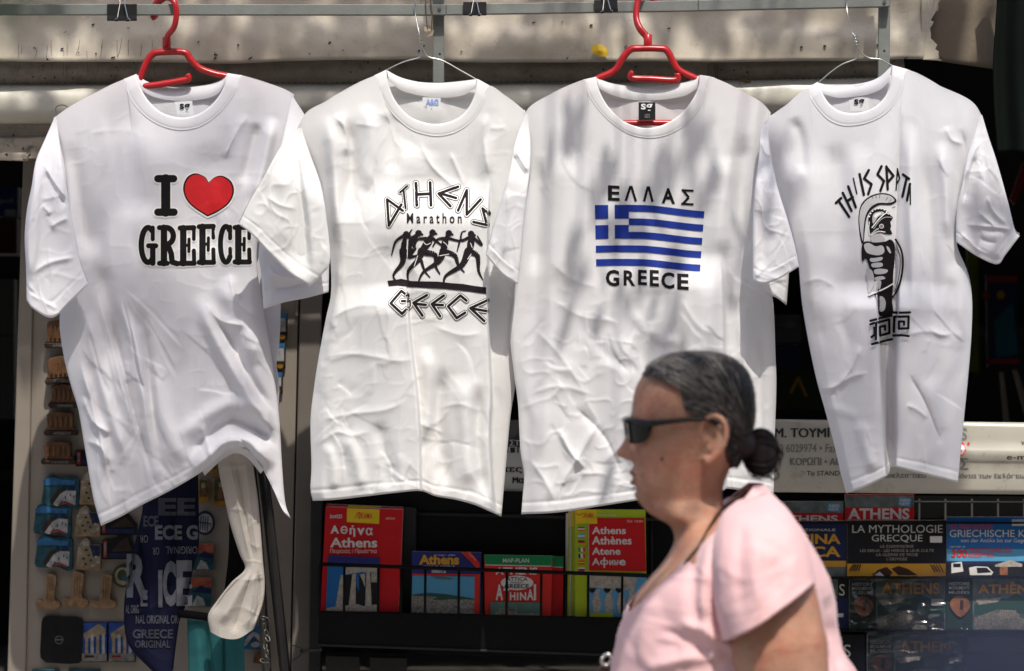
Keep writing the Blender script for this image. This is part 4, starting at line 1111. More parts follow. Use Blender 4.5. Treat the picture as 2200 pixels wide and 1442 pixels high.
sh.line(z4([(604, 640), (628, 720), (630, 820), (612, 920), (590, 985)]), 1.4, M_ink, True)
sh.line(z4([(600, 620), (612, 760), (600, 900), (585, 960)]), 2.2, M_pgrey, True)
for pts in ([(412, 1200), (490, 1178), (568, 1160)], [(424, 1372), (500, 1352), (570, 1335)], [(578, 1138), (640, 1140), (704, 1138)], [(582, 1308), (640, 1306), (694, 1312)],
            [(412, 1225), (440, 1215)], [(420, 1320), (445, 1300), (440, 1250)], [(452, 1335), (455, 1215), (550, 1190), (552, 1290), (485, 1308), (482, 1245), (520, 1236), (520, 1265)],
            [(584, 1280), (588, 1170), (694, 1168), (692, 1255), (622, 1258), (622, 1205), (660, 1205), (660, 1228)]):
    sh.line(z4(pts), 5.2, M_ink)
sh.build('print', s4.root)

# ------------------------------------------------------------------ neck labels
def neck_label(s, pts, y, m, lines, name='neck_label'):
    vs = [W(a, b, y + 0.001 * (k > 1)) for k, (a, b) in enumerate(pts)] 
    o = mobj(name, vs, [tuple(range(len(pts)))], m, s.root)
    so = o.modifiers.new('thickness', 'SOLIDIFY'); so.thickness = 0.0006
    shh = Sheet(plane_place(y - 0.001))
    for ln in lines: shh.text(*ln)
    shh.build('label_print', o)
neck_label(s1, [(375, 219), (413, 217), (416, 249), (382, 249)], s1.y0 - 0.006, M_tagw, [('sg', (386, 223, 408, 240), M_ink, 0.02), ('rrrrr', (384, 241.5, 408, 244), M_pgrey, 0)])
neck_label(s2, [(908, 209), (947, 211), (945, 238), (906, 236)], s2.y0 - 0.004, M_tagw, [('A&G', (915, 213, 942, 225), M_tagblue, 0.03), ('155', (911, 228, 918, 232), M_ink, 0), ('L', (926, 231, 929, 236), M_ink, 0)])
neck_label(s3, [(1372, 220), (1408, 220), (1408, 258), (1372, 258)], s3.y0 - 0.006, M_tagb, [('sg', (1377, 223, 1402, 241), M_pwhite, 0.02), ('LARGE', (1385, 245, 1396, 248), M_pgrey, 0), ('100% C', (1385, 250, 1396, 253), M_pgrey, 0)])
neck_label(s4, [(1824, 215), (1866, 210), (1868, 238), (1826, 238)], s4.y0 - 0.006, M_tagw, [('sg', (1835, 213, 1857, 230), M_ink, 0.02)])

# ------------------------------------------------------------------ hangers
M_redp = pbr('red_hanger_plastic', (0.42, 0.012, 0.016), 0.28, var=0.12, vscale=30, spec=0.5)
def smooth3(pts, d=6): return [Vector(p) for p in catmull(pts, d)]
def hanger_plastic(label, hook, neck, top, barpts, y, arms, low=None):
    t = thing('plastic_hanger', label, 'hanger', W(*neck, y), 'red plastic hangers')
    Geo().tube(smooth3([W(a, b, c) for a, b, c in hook]), 8.6 / PXM, 10, flat=0.75).build('hook', M_redp, t, True)
    n0 = W(neck[0], neck[1], y)
    Geo().tube([n0 + Vector((0, 0, 0.016)), n0 + Vector((0, 0, 0.015)), n0 - Vector((0, 0, 0.010)), n0 - Vector((0, 0, 0.012))], [0.0055, 0.0075, 0.0075, 0.006], 10).build('collar_nut', M_redp, t, True)
    fr = Geo()
    for dy in (-0.0045, 0.0045):
        fr.tube(smooth3([W(a, b, y + dy) for a, b in top]), 6.0 / PXM, 8)
    fr.tube(smooth3([W(a, b, y) for a, b in top]), [7.4 / PXM] * (6 * (len(top) - 1) + 1), 8, flat=0.4)
    for a_ in arms: fr.tube(smooth3([W(a, b, y) for a, b in a_]), 7.0 / PXM, 8, flat=0.8)
    fr.build('frame', M_redp, t, True)
    b_ = Geo(); b_.tube(smooth3([W(a, b, y - 0.004) for a, b in barpts], 5), 7.2 / PXM, 8); b_.build('strap_bar', M_redp, t, True)
    if low: Geo().tube(smooth3([W(a, b, y) for a, b in low]), 6.5 / PXM, 8).build('lower_bar', M_redp, t, True)
    return t
hanger_plastic('red plastic hanger holding the heart shirt',
    [(334, 38, 0.018), (331, 32, 0.02), (337, 8, 0.016), (356, -6, 0.0), (374, 4, -0.016), (379, 30, -0.018), (374, 58, -0.012), (361, 76, 0.004), (358, 96, 0.022)],
    (358, 99), [(300, 172), (312, 140), (326, 118), (345, 112), (395, 112), (408, 126), (428, 146), (460, 158), (490, 165), (540, 186)],
    [(306, 186), (340, 182), (398, 172), (405, 168), (402, 160)], 0.024, [[(300, 170), (303, 180), (306, 186), (312, 187)], [(300, 172), (255, 196), (180, 228), (150, 246)], [(490, 165), (550, 190), (590, 206)]])
hanger_plastic('red plastic hanger holding the flag shirt',
    [(1407, 24, 0.018), (1404, -8, 0.018), (1395, -20, 0.0), (1378, -14, -0.016), (1369, 8, -0.022), (1367, 40, -0.03), (1375, 62, -0.04), (1388, 78, -0.044), (1392, 92, -0.050)],
    (1392, 93), [(1262, 190), (1283, 170), (1320, 152), (1340, 122), (1356, 106), (1375, 104), (1412, 104), (1432, 108), (1446, 132), (1460, 152), (1502, 172), (1540, 190)],
    [(1456, 158), (1452, 172), (1400, 170), (1358, 168), (1356, 160), (1361, 157)], -0.050, [[(1285, 170), (1200, 205), (1160, 232)], [(1500, 172), (1580, 205), (1620, 228)]], low=[(1180, 268), (1300, 266), (1390, 264), (1480, 265), (1600, 268)])
def hanger_wire(label, pts, y, twist):
    t = thing('wire_hanger', label, 'hanger', W(*twist[0], y), 'thin wire hangers')
    Geo().tube(smooth3([W(a, b, c) for a, b, c in pts[0]], 5), 0.00125, 6).build('hook', M_wire, t, True)
    for q in pts[1:]:
        Geo().tube(smooth3([W(a, b, y) for a, b in q], 5), 0.00125, 6).build('shoulder_wire', M_wire, t, True)
    (x0, y0_), (x1, y1_) = twist
    tw = []
    for k in range(40):
        f = k / 39; a = f * 6.283 * 4
        p = W(x0 + (x1 - x0) * f, y0_ + (y1_ - y0_) * f, y)
        tw.append(p + Vector((0.0022 * math.cos(a), 0.0022 * math.sin(a), 0)))
    Geo().tube(tw, 0.0011, 5).build('twist', M_wire, t, True)
hanger_wire('bent wire hanger holding the marathon shirt',
    [[(905, 16, 0.016), (903, -6, 0.014), (899, -14, 0.0), (894, -4, -0.014), (891, 10, -0.016), (892, 30, -0.017), (897, 55, -0.024), (902, 78, -0.03), (905, 94, -0.022)],
     [(905, 94), (904, 112), (900, 124), (868, 133), (832, 150), (740, 200), (680, 240)], [(905, 94), (910, 108), (920, 122), (952, 131), (990, 152), (1025, 172), (1090, 212)]], -0.022, [(899, 62), (905, 94)])
hanger_wire('bent wire hanger holding the warrior shirt',
    [[(1830, 12, 0.014), (1828, -10, 0.012), (1824, -16, 0.0), (1820, -8, -0.016), (1819, 12, -0.018), (1822, 35, -0.03), (1828, 55, -0.06), (1833, 75, -0.08), (1842, 98, -0.082)],
     [(1842, 98), (1842, 115), (1838, 127), (1810, 138), (1785, 155), (1758, 178), (1700, 226)], [(1842, 98), (1852, 115), (1868, 125), (1892, 128), (1918, 142), (2000, 180), (2060, 212)]], -0.082, [(1835, 72), (1842, 98)])
# ================================================================== souvenir board on the left
M_board = pbr('cream_painted_board', (0.235, 0.20, 0.162), 0.6, var=0.08, vscale=6, stain=[(9, 0.5, 0.75, 0.3, (0.25, 0.20, 0.15))])
M_post = pbr('brown_grey_post', (0.15, 0.128, 0.108), 0.6, var=0.1, vscale=8)
M_gap = pbr('dark_gap', (0.015, 0.014, 0.013), 0.8)
BY = 0.33
def slab_px(name, pts, y0, y1, mat, parent, bevel=0.0, smooth=False):
    """outline in pixels at the depth of its front face y0, extruded back to y1"""
    P = [W(a, b, y0) for a, b in pts]
    g = Geo(); g.prism([(p.x, p.z) for p in P], y0, y1)
    return g.build(name, mat, parent, smooth, bevel)
board = thing('souvenir_board', 'cream display board with rows of souvenir magnets', 'display board', W(340, 1600, BY))
slab_px('panel', [(78, 330), (648, 330), (616, 1700), (52, 1700)], BY, BY + 0.02, M_board, board)
slab_px('frame_stile', [(50, 330), (76.5, 330), (50.5, 1700), (8, 1700)], BY - 0.006, BY + 0.02, M_board, board, 0.002)
slab_px('frame_stile', [(652, 330), (700, 330), (660, 1700), (620, 1700)], BY - 0.006, BY + 0.02, M_post, board, 0.002)
slab_px('hinge', [(634, 640), (641, 640), (640, 680), (634, 680)], BY - 0.008, BY - 0.0005, M_post, board, 0.001)

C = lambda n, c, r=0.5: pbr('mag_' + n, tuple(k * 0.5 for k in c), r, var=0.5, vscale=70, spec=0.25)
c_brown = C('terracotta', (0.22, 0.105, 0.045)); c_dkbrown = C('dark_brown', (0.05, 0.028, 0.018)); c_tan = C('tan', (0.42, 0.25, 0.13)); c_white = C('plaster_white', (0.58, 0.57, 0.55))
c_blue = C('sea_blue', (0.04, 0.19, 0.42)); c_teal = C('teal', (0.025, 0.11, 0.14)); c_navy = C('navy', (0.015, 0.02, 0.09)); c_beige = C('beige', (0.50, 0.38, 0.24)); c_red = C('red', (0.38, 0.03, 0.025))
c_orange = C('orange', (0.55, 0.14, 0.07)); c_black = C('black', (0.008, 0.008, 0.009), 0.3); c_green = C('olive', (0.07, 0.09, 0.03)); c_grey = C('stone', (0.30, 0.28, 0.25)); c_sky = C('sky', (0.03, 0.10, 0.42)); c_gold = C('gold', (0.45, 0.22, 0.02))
MG = 'souvenir magnets on the board'
def magnet(name, label, outline, mat, th=0.008, deco=None, smooth=True):
    t = thing(name, label, 'magnet', W(*np.mean(np.array(outline), 0), BY - 0.001), MG)
    pts = [tuple(p) for p in (catmull(outline, 4, True) if smooth else outline)]
    slab_px('plate', pts, BY - 0.001 - th, BY - 0.0005, mat, t, 0.0012)
    if deco:
        s_ = Sheet(plane_place(BY - 0.001 - th - 0.0012, 0.0004)); deco(s_); s_.build('picture', t)
    return t
def temple(n, x0, y0, x1, y1, rot, lab):
    w, h = x1 - x0, y1 - y0
    t = thing('temple_magnet', lab, 'magnet', W((x0 + x1) / 2, (y0 + y1) / 2, BY - 0.001), MG)
    def q(a, b): return (x0 + a * w, y0 + b * h + rot * (a - 0.5) * w)
    slab_px('temple', [q(0.10, 0.12), q(0.2, 0.03), q(0.5, -0.02), q(0.8, 0.04), q(0.86, 0.10), q(0.84, 0.62), q(0.98, 0.80), q(0.02, 0.80), q(0.14, 0.62)], BY - 0.022, BY - 0.0005, c_brown, t, 0.0015)
    for k in range(5):
        a = 0.20 + 0.145 * k
        slab_px('column', [q(a, 0.20), q(a + 0.07, 0.20), q(a + 0.07, 0.66), q(a, 0.66)], BY - 0.026, BY - 0.0225, c_brown, t, 0.001)
    slab_px('base', [q(0.0, 0.81), q(1.0, 0.81), q(0.97, 1.0), q(0.04, 1.0)], BY - 0.028, BY - 0.0005, c_dkbrown, t, 0.002)
    s_ = Sheet(plane_place(BY - 0.029)); s_.text('ATHENS', (x0 + 0.3 * w, y0 + 0.85 * h, x0 + 0.8 * w, y0 + 0.96 * h), c_grey, 0.02); s_.build('lettering', t)
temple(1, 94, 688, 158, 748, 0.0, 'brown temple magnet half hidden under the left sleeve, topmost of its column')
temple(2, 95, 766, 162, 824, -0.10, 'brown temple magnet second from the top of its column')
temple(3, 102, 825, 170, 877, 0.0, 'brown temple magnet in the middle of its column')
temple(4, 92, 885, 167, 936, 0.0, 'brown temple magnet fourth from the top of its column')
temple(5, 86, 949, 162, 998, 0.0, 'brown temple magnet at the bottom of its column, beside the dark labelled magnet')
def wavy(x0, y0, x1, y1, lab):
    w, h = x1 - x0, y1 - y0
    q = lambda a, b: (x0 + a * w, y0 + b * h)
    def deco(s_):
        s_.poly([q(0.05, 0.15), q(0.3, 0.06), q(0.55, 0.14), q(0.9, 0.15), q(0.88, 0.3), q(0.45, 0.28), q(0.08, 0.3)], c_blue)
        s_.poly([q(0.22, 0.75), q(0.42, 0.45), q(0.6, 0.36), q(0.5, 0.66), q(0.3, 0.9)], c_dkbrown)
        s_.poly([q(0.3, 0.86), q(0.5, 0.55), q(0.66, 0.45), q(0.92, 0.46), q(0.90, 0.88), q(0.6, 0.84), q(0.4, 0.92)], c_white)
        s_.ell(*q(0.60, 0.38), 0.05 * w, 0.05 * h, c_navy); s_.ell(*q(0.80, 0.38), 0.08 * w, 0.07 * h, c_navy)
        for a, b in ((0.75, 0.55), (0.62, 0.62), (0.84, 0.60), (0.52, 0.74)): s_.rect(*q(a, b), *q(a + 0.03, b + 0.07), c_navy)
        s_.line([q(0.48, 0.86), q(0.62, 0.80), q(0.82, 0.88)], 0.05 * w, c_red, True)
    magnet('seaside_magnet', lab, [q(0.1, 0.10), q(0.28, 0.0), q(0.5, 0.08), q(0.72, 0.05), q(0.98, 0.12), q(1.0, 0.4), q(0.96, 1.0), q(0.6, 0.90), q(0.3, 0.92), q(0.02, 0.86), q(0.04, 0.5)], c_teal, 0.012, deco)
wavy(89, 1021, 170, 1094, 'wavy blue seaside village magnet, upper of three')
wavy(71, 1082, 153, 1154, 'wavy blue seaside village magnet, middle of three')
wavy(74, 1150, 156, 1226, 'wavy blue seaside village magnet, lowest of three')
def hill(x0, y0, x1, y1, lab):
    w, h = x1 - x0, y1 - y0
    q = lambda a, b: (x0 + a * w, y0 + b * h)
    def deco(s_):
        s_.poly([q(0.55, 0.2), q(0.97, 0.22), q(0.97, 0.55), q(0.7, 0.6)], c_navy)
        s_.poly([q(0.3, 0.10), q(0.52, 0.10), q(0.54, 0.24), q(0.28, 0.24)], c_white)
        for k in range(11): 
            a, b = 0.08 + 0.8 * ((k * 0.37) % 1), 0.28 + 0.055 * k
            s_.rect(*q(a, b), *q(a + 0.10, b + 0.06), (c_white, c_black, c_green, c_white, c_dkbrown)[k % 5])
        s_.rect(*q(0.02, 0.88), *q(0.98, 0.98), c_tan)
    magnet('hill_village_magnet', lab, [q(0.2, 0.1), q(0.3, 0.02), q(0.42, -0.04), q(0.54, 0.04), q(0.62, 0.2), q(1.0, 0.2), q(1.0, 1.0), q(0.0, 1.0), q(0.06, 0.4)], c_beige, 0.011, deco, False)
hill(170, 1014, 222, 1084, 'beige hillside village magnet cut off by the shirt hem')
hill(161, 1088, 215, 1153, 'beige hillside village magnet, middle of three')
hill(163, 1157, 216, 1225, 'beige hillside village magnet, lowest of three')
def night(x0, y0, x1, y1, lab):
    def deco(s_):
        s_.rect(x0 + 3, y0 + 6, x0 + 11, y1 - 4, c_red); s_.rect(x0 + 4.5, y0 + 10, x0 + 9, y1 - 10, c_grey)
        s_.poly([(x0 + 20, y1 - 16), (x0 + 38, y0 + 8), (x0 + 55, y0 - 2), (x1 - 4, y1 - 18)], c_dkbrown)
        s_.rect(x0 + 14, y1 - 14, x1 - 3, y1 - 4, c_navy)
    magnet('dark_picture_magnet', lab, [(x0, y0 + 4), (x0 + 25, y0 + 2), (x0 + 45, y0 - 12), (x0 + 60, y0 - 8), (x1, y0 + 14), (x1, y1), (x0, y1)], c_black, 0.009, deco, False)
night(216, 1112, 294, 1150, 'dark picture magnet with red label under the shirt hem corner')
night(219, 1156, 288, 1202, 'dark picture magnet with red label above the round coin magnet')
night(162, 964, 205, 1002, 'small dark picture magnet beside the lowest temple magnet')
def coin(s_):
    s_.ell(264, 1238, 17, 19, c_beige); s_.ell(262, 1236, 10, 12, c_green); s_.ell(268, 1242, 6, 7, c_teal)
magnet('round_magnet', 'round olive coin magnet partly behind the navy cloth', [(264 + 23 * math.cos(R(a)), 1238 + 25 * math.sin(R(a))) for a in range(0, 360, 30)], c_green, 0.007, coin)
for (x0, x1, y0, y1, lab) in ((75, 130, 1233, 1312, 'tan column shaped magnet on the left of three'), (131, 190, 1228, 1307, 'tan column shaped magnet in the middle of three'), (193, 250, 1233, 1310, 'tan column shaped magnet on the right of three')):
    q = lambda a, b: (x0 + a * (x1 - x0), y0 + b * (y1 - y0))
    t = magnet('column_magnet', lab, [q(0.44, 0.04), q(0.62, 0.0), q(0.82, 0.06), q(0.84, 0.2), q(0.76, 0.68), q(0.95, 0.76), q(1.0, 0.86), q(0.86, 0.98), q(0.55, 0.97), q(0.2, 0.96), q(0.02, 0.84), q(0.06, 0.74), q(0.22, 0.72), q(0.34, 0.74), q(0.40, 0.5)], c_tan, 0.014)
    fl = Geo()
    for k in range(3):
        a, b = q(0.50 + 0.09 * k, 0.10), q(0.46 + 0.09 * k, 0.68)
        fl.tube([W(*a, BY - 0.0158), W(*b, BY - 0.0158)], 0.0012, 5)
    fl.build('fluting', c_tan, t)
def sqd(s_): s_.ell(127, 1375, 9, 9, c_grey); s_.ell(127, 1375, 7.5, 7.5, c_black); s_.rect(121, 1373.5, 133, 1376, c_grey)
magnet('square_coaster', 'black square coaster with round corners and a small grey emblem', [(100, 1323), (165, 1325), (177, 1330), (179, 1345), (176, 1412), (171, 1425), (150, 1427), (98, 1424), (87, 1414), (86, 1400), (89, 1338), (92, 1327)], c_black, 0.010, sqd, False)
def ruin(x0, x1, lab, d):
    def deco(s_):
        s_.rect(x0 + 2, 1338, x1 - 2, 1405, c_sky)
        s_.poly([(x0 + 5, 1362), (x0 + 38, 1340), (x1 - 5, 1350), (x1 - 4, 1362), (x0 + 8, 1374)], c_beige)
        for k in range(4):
            xa = x0 + 9 + 12 * k
            s_.poly([(xa, 1364), (xa + 6, 1362), (xa + 6.5, 1412), (xa - 0.5, 1412)], c_white if k % 2 else c_beige)
        s_.rect(x0 + 2, 1404, x1 - 2, 1421, c_grey); s_.rect(x0 + 8, 1408, x0 + 28, 1413, d)
    magnet('ruin_picture_magnet', lab, [(x0, 1336), (x1, 1337), (x1, 1423), (x0, 1422)], c_navy, 0.006, deco, False)
ruin(174, 231, 'blue sky temple ruin picture magnet beside the black coaster', c_dkbrown)
ruin(232, 291, 'blue sky temple ruin picture magnet partly behind the navy cloth', c_red)
for (x0, x1, lab) in ((68, 127, 'teal edged magnet at the bottom left corner of the board'), (146, 215, 'teal edged magnet under the ruin picture magnets')):
    magnet('teal_magnet', lab, [(x0, 1438), (x1, 1438), (x1, 1490), (x0, 1490)], c_teal, 0.007, None, False)
def saint(x0, y0, x1, y1, lab):
    def deco(s_):
        cx = (x0 + x1) / 2
        s_.rect(x0 + 2, y0 + 3, x1 - 2, y1 - 5, c_green); s_.ell(cx, y0 + 14, 5, 6, c_beige); s_.poly([(cx - 7, y1 - 14), (cx - 5, y0 + 20), (cx + 5, y0 + 20), (cx + 8, y1 - 14)], c_brown); s_.rect(x0, y1 - 12, x1, y1 - 2, c_gold)
    magnet('framed_figure_magnet', lab, [(x0, y0), (x1, y0 + 2), (x1 + 1, y1), (x0 - 1, y1)], c_gold, 0.008, deco, False)
saint(445, 985, 466, 1020, 'small gilt framed figure magnet right under the lifted shirt hem')
saint(427, 1029, 447, 1079, 'gilt framed figure magnet beside the navy cloth')
saint(458, 1027, 490, 1088, 'gilt framed figure magnet beside the white cloth')
def oval(s_):
    s_.ell(440, 1124, 17, 21, c_white)
    for k in range(4): s_.line([(432 + 5 * k, 1108 + k), (430 + 5 * k, 1138 + k)], 2.2, c_navy)
    s_.line([(428, 1122), (454, 1126)], 2.2, c_navy)
magnet('oval_magnet', 'oval white and blue striped magnet right of the navy cloth', [(440 + 21 * math.cos(R(a)), 1124 + 26 * math.sin(R(a))) for a in range(0, 360, 30)], c_navy, 0.007, oval)
def sunset(x0, y0, x1, y1, lab):
    def deco(s_):
        w, h = x1 - x0, y1 - y0
        s_.rect(x0 + 2, y0 + 2, x1 - 4, y0 + h * 0.35, c_orange); s_.rect(x0 + 2, y0 + h * 0.35, x1 - 4, y1 - 3, c_teal)
        s_.poly([(x0 + 8, y0 + h * 0.5), (x0 + w * 0.5, y0 + h * 0.28), (x1 - 4, y0 + h * 0.42), (x1 - 4, y0 + h * 0.55)], c_navy)
        s_.poly([(x0 + 8, y1 - 4), (x0 + w * 0.35, y0 + h * 0.6), (x0 + w * 0.6, y0 + h * 0.7), (x0 + w * 0.7, y1 - 4)], c_white)
    magnet('sunset_magnet', lab, [(x0, y0), (x1, y0 + 1), (x1, y1), (x0, y1)], c_grey, 0.008, deco, False)
sunset(414, 1167, 463, 1227, 'red sky sunset magnet below the oval magnet'); sunset(404, 1239, 458, 1306, 'red sky sunset magnet above the teal trousers')
def donkey(s_): s_.line([(527, 1383), (545, 1362), (565, 1380)], 9, c_white, True); s_.ell(549, 1385, 10, 6, c_white)
magnet('blue_magnet', 'blue and white magnet beside the metal tube', [(522, 1345), (572, 1347), (571, 1397), (522, 1395)], c_blue, 0.008, donkey, False)
magnet('small_temple_magnet', 'small brown temple magnet at the foot of the metal tubes', [(543, 1425), (546, 1408), (560, 1400), (575, 1407), (579, 1428)], c_brown, 0.012, None, False)
def tall(x, y0, y1, lab):
    def deco(s_):
        s_.rect(x - 26, y0 + 3, x + 14, y0 + 15, c_blue); s_.rect(x - 4, y0 + 14, x + 12, y1 - 16, c_white); s_.rect(x - 20, y0 + 16, x - 5, y1 - 16, c_tan); s_.rect(x - 26, y1 - 16, x + 15, y1 - 8, c_dkbrown); s_.ell(x + 4, y1 - 5, 7, 5, c_gold)
    magnet('tall_magnet', lab, [(x - 28, y0), (x + 16, y0), (x + 15, y1), (x - 28, y1)], c_dkbrown, 0.009, deco, False)
tall(602, 670, 729, 'tall blue topped magnet beside the heart shirt, upper of three'); tall(598, 735, 792, 'tall blue topped magnet beside the heart shirt, middle of three'); tall(592, 797, 846, 'tall dark magnet beside the heart shirt, lowest of three')

# ------------------------------------------------------------------ cloths hanging under the heart shirt
def hung(name, label, cat, T, B, L, Rr, y0, thick, mat, folds, seed, amp=(0.0008, 0.002, 0.008), nu=70, nv=110):
    t = thing(name, label, cat, W(*T[len(T) // 2], y0))
    P = coons(T, B, L, Rr, nu, nv, 0.4)
    px, py = P[..., 0], P[..., 1]
    u = np.linspace(0, 1, nu)[None, :]
    h = fold_field(px, py, folds) + crumple(px, py, seed, *amp)
    bul = np.sqrt(np.clip(1 - (2 * u - 1) ** 2, 0, 1)) ** 0.8
    edge = 0.3 + 0.7 * sstep(0, 0.1, u) * sstep(1, 0.9, u)
    V = [W(px[j, i], py[j, i], y0 - thick * bul[0, i] - h[j, i] * edge[0, i]) for j in range(nv) for i in range(nu)]
    F = grid_faces(nv, nu)
    bv = BVHTree.FromPolygons(V, F)
    V2 = [W(px[j, i], py[j, i], y0 + thick * bul[0, i]) for j in range(nv) for i in range(nu)]
    mobj('front', V, F, mat, t, True); mobj('back', V2, F, mat, t, True)
    def place(a, b, layer):
        d = (W(a, b, 0) - CAM).normalized(); hit = bv.ray_cast(CAM, d)[0]
        return (hit if hit is not None else W(a, b, y0 - thick)) - d * (0.0015 + layer)
    return t, place
M_navy = pbr('navy_cloth', (0.006, 0.007, 0.024), 0.75, spec=0.12, var=0.2, vscale=14, bump=0.2, bscale=300)
M_lt = pbr('pale_grey_cloth_print', (0.11, 0.115, 0.135), 0.6); M_lt2 = pbr('dim_grey_cloth_print', (0.03, 0.032, 0.048), 0.6)
t, plc = hung('printed_cloth', 'navy cloth with GREECE ORIGINAL lettering hanging under the heart shirt', 'cloth', [(308, 1040), (365, 1020), (425, 1000)], [(330, 1445), (352, 1452), (372, 1440)],
     [(308, 1040), (305, 1100), (290, 1165), (277, 1237), (267, 1290), (268, 1355), (282, 1395), (330, 1445)], [(425, 1000), (427, 1080), (427, 1175), (416, 1218), (401, 1294), (387, 1330), (379, 1380), (372, 1440)], 0.12, 0.02, M_navy,
     [([(340, 1060), (345, 1180), (330, 1300), (330, 1400)], 12, 0.010), ([(370, 1050), (372, 1200), (350, 1330)], 9, -0.010), ([(400, 1050), (405, 1180), (380, 1330)], 12, 0.008), ([(300, 1120), (310, 1250), (300, 1380)], 10, -0.010), ([(320, 1180), (322, 1300), (312, 1400)], 6, 0.008)] + sharp_creases(77, [(290, 1080, 400, 1380, 26, 80, 30, 0.8)]), 60)
sh = Drape(plc)
for tx, bx, m, b in (('ECE G', (333, 1128, 425, 1160), M_lt, 0.04), ('R', (272, 1190, 318, 1284), M_lt, 0.05), ('E', (302, 1268, 317, 1303), M_lt, 0.03), ('I', (340, 1225, 349, 1305), M_lt, 0.06), ('C', (350, 1205, 378, 1303), M_lt, 0.05), ('E', (379, 1204, 413, 1302), M_lt, 0.05),
                     ('AL ORIG', (270, 1300, 298, 1318), M_lt, 0.0), ('NAL ORIGINAL ORI', (292, 1322, 384, 1340), M_lt, 0.0), ('ECE', (308, 1108, 340, 1132), M_lt2, 0.04), ('GREECE', (285, 1352, 372, 1372), M_lt2, 0.03), ('ORIGINAL', (290, 1376, 366, 1392), M_lt2, 0.02), ('EE', (340, 1070, 420, 1108), M_lt2, 0.04)):
    sh.text(tx, bx, m, b)
V, F = fit_text('ORIGINAL', (356, 1174, 424, 1190)); sh.put(np.array([[780 - a, 2364 - b] for a, b in V]), F, M_lt)
V, F = fit_text('OR', (300, 1150, 318, 1166)); sh.put(np.array([[618 - a, 2316 - b] for a, b in V]), F, M_lt)
V, F = fit_text('OR', (328, 1176, 342, 1192)); sh.put(np.array([[670 - a, 2368 - b] for a, b in V]), F, M_lt)
sh.build('lettering', t)
M_cream = pbr('cream_cotton', (0.52, 0.475, 0.42), 0.9, var=0.06, vscale=7, bump=0.3, bscale=350, transl=0.1)
hung('gathered_cloth', 'cream cotton cloth gathered at the top and bulging at its foot', 'cloth', [(466, 966), (503, 960), (540, 968)], [(452, 1358), (480, 1371), (512, 1372), (545, 1352)],
     [(466, 966), (470, 1010), (481, 1065), (496, 1132), (514, 1188), (526, 1222), (498, 1250), (468, 1288), (447, 1322), (452, 1358)], [(540, 968), (547, 1020), (555, 1080), (561, 1150), (565, 1205), (569, 1255), (564, 1300), (545, 1352)], 0.055, 0.013, M_cream,
     [([(490, 975), (512, 1090), (540, 1215)], 7, 0.007), ([(505, 975), (525, 1100), (548, 1220)], 6, -0.007), ([(525, 970), (540, 1100), (556, 1215)], 7, 0.006), ([(541, 1222), (505, 1285), (470, 1345)], 12, 0.008), ([(543, 1225), (520, 1300), (500, 1365)], 10, -0.008), ([(548, 1225), (540, 1290), (530, 1360)], 10, 0.007), ([(536, 1226), (490, 1270), (455, 1320)], 6, -0.008), ([(555, 1225), (556, 1290), (545, 1345)], 6, -0.009)], 64, (0.0010, 0.0018, 0.004), nu=90, nv=160)
fr_ = Geo()
for k in range(26): fr_.tube([W(474 + k * 2.5, 968 - 4 * math.sin(k * 0.12), 0.04), W(474 + k * 2.5 + rc.uniform(-4, 4), 958 - rc.uniform(0, 8), 0.036)], 0.0006, 4)
tag(fr_.build('frayed_edge', M_cream, bpy.data.objects['gathered_cloth']), kind='stuff')
M_blk = pbr('black_cloth', (0.006, 0.0058, 0.006), 0.95, spec=0.08)
hung('black_cloth', 'black cloth hanging behind the cream gathered cloth', 'cloth', [(478, 985), (520, 985)], [(470, 1345), (530, 1345)], [(478, 985), (490, 1080), (490, 1200), (470, 1345)], [(520, 985), (540, 1150), (530, 1345)], 0.13, 0.012, M_blk, [], 66, nu=24, nv=50)
M_tealc = pbr('teal_cotton', (0.012, 0.11, 0.115), 0.85, var=0.12, vscale=10, bump=0.3, bscale=300)
t, _ = hung('teal_trousers', 'teal folded trousers with a black waistband at the bottom edge', 'trousers', [(402, 1330), (460, 1336), (524, 1338)], [(408, 1640), (470, 1645), (524, 1640)], [(402, 1330), (405, 1450), (408, 1640)], [(524, 1338), (526, 1450), (524, 1640)], 0.12, 0.014, M_tealc,
     [([(445, 1320), (450, 1400), (470, 1640)], 5, -0.012), ([(482, 1330), (482, 1420), (484, 1640)], 4, -0.012), ([(425, 1330), (430, 1450), (430, 1640)], 12, 0.008), ([(505, 1330), (505, 1450), (505, 1640)], 10, 0.007)], 68, nu=60, nv=50)
Geo().tube([W(384, 1318, 0.105), W(420, 1322, 0.1), W(460, 1328, 0.1), W(500, 1330, 0.1)], 9 / PXM, 8, flat=0.5).build('waistband', M_blk, t, True)
M_tubed = pbr('dark_steel_tube', (0.10, 0.095, 0.088), 0.38, metal=0.55, var=0.25, vscale=25); M_tubeb = pbr('black_steel_tube', (0.022, 0.02, 0.019), 0.35, metal=0.3, var=0.2, vscale=30)
def tubeobj(name, label, pts, r, m, cat='pole'):
    return tag(Geo().tube(pts, r, 14).build(name, m, None, True), label, cat)
tubeobj('metal_tube', 'worn grey metal tube leaning behind the cream cloth', [W(536, 960, 0.16), W(552, 1120, 0.16), W(590, 1700, 0.16)], 10.5 / PXM, M_tubed)
tubeobj('metal_tube', 'black metal tube leaning to the right of the grey one', [W(556, 940, 0.15), W(577, 1110, 0.15), W(640, 1700, 0.15)], 12 / PXM, M_tubeb)
M_chain = pbr('tarnished_chain', (0.12, 0.115, 0.105), 0.4, metal=0.7)
ch = thing('chain', 'steel chain looped around the leaning metal tubes', 'chain', W(580, 1380, 0.12))
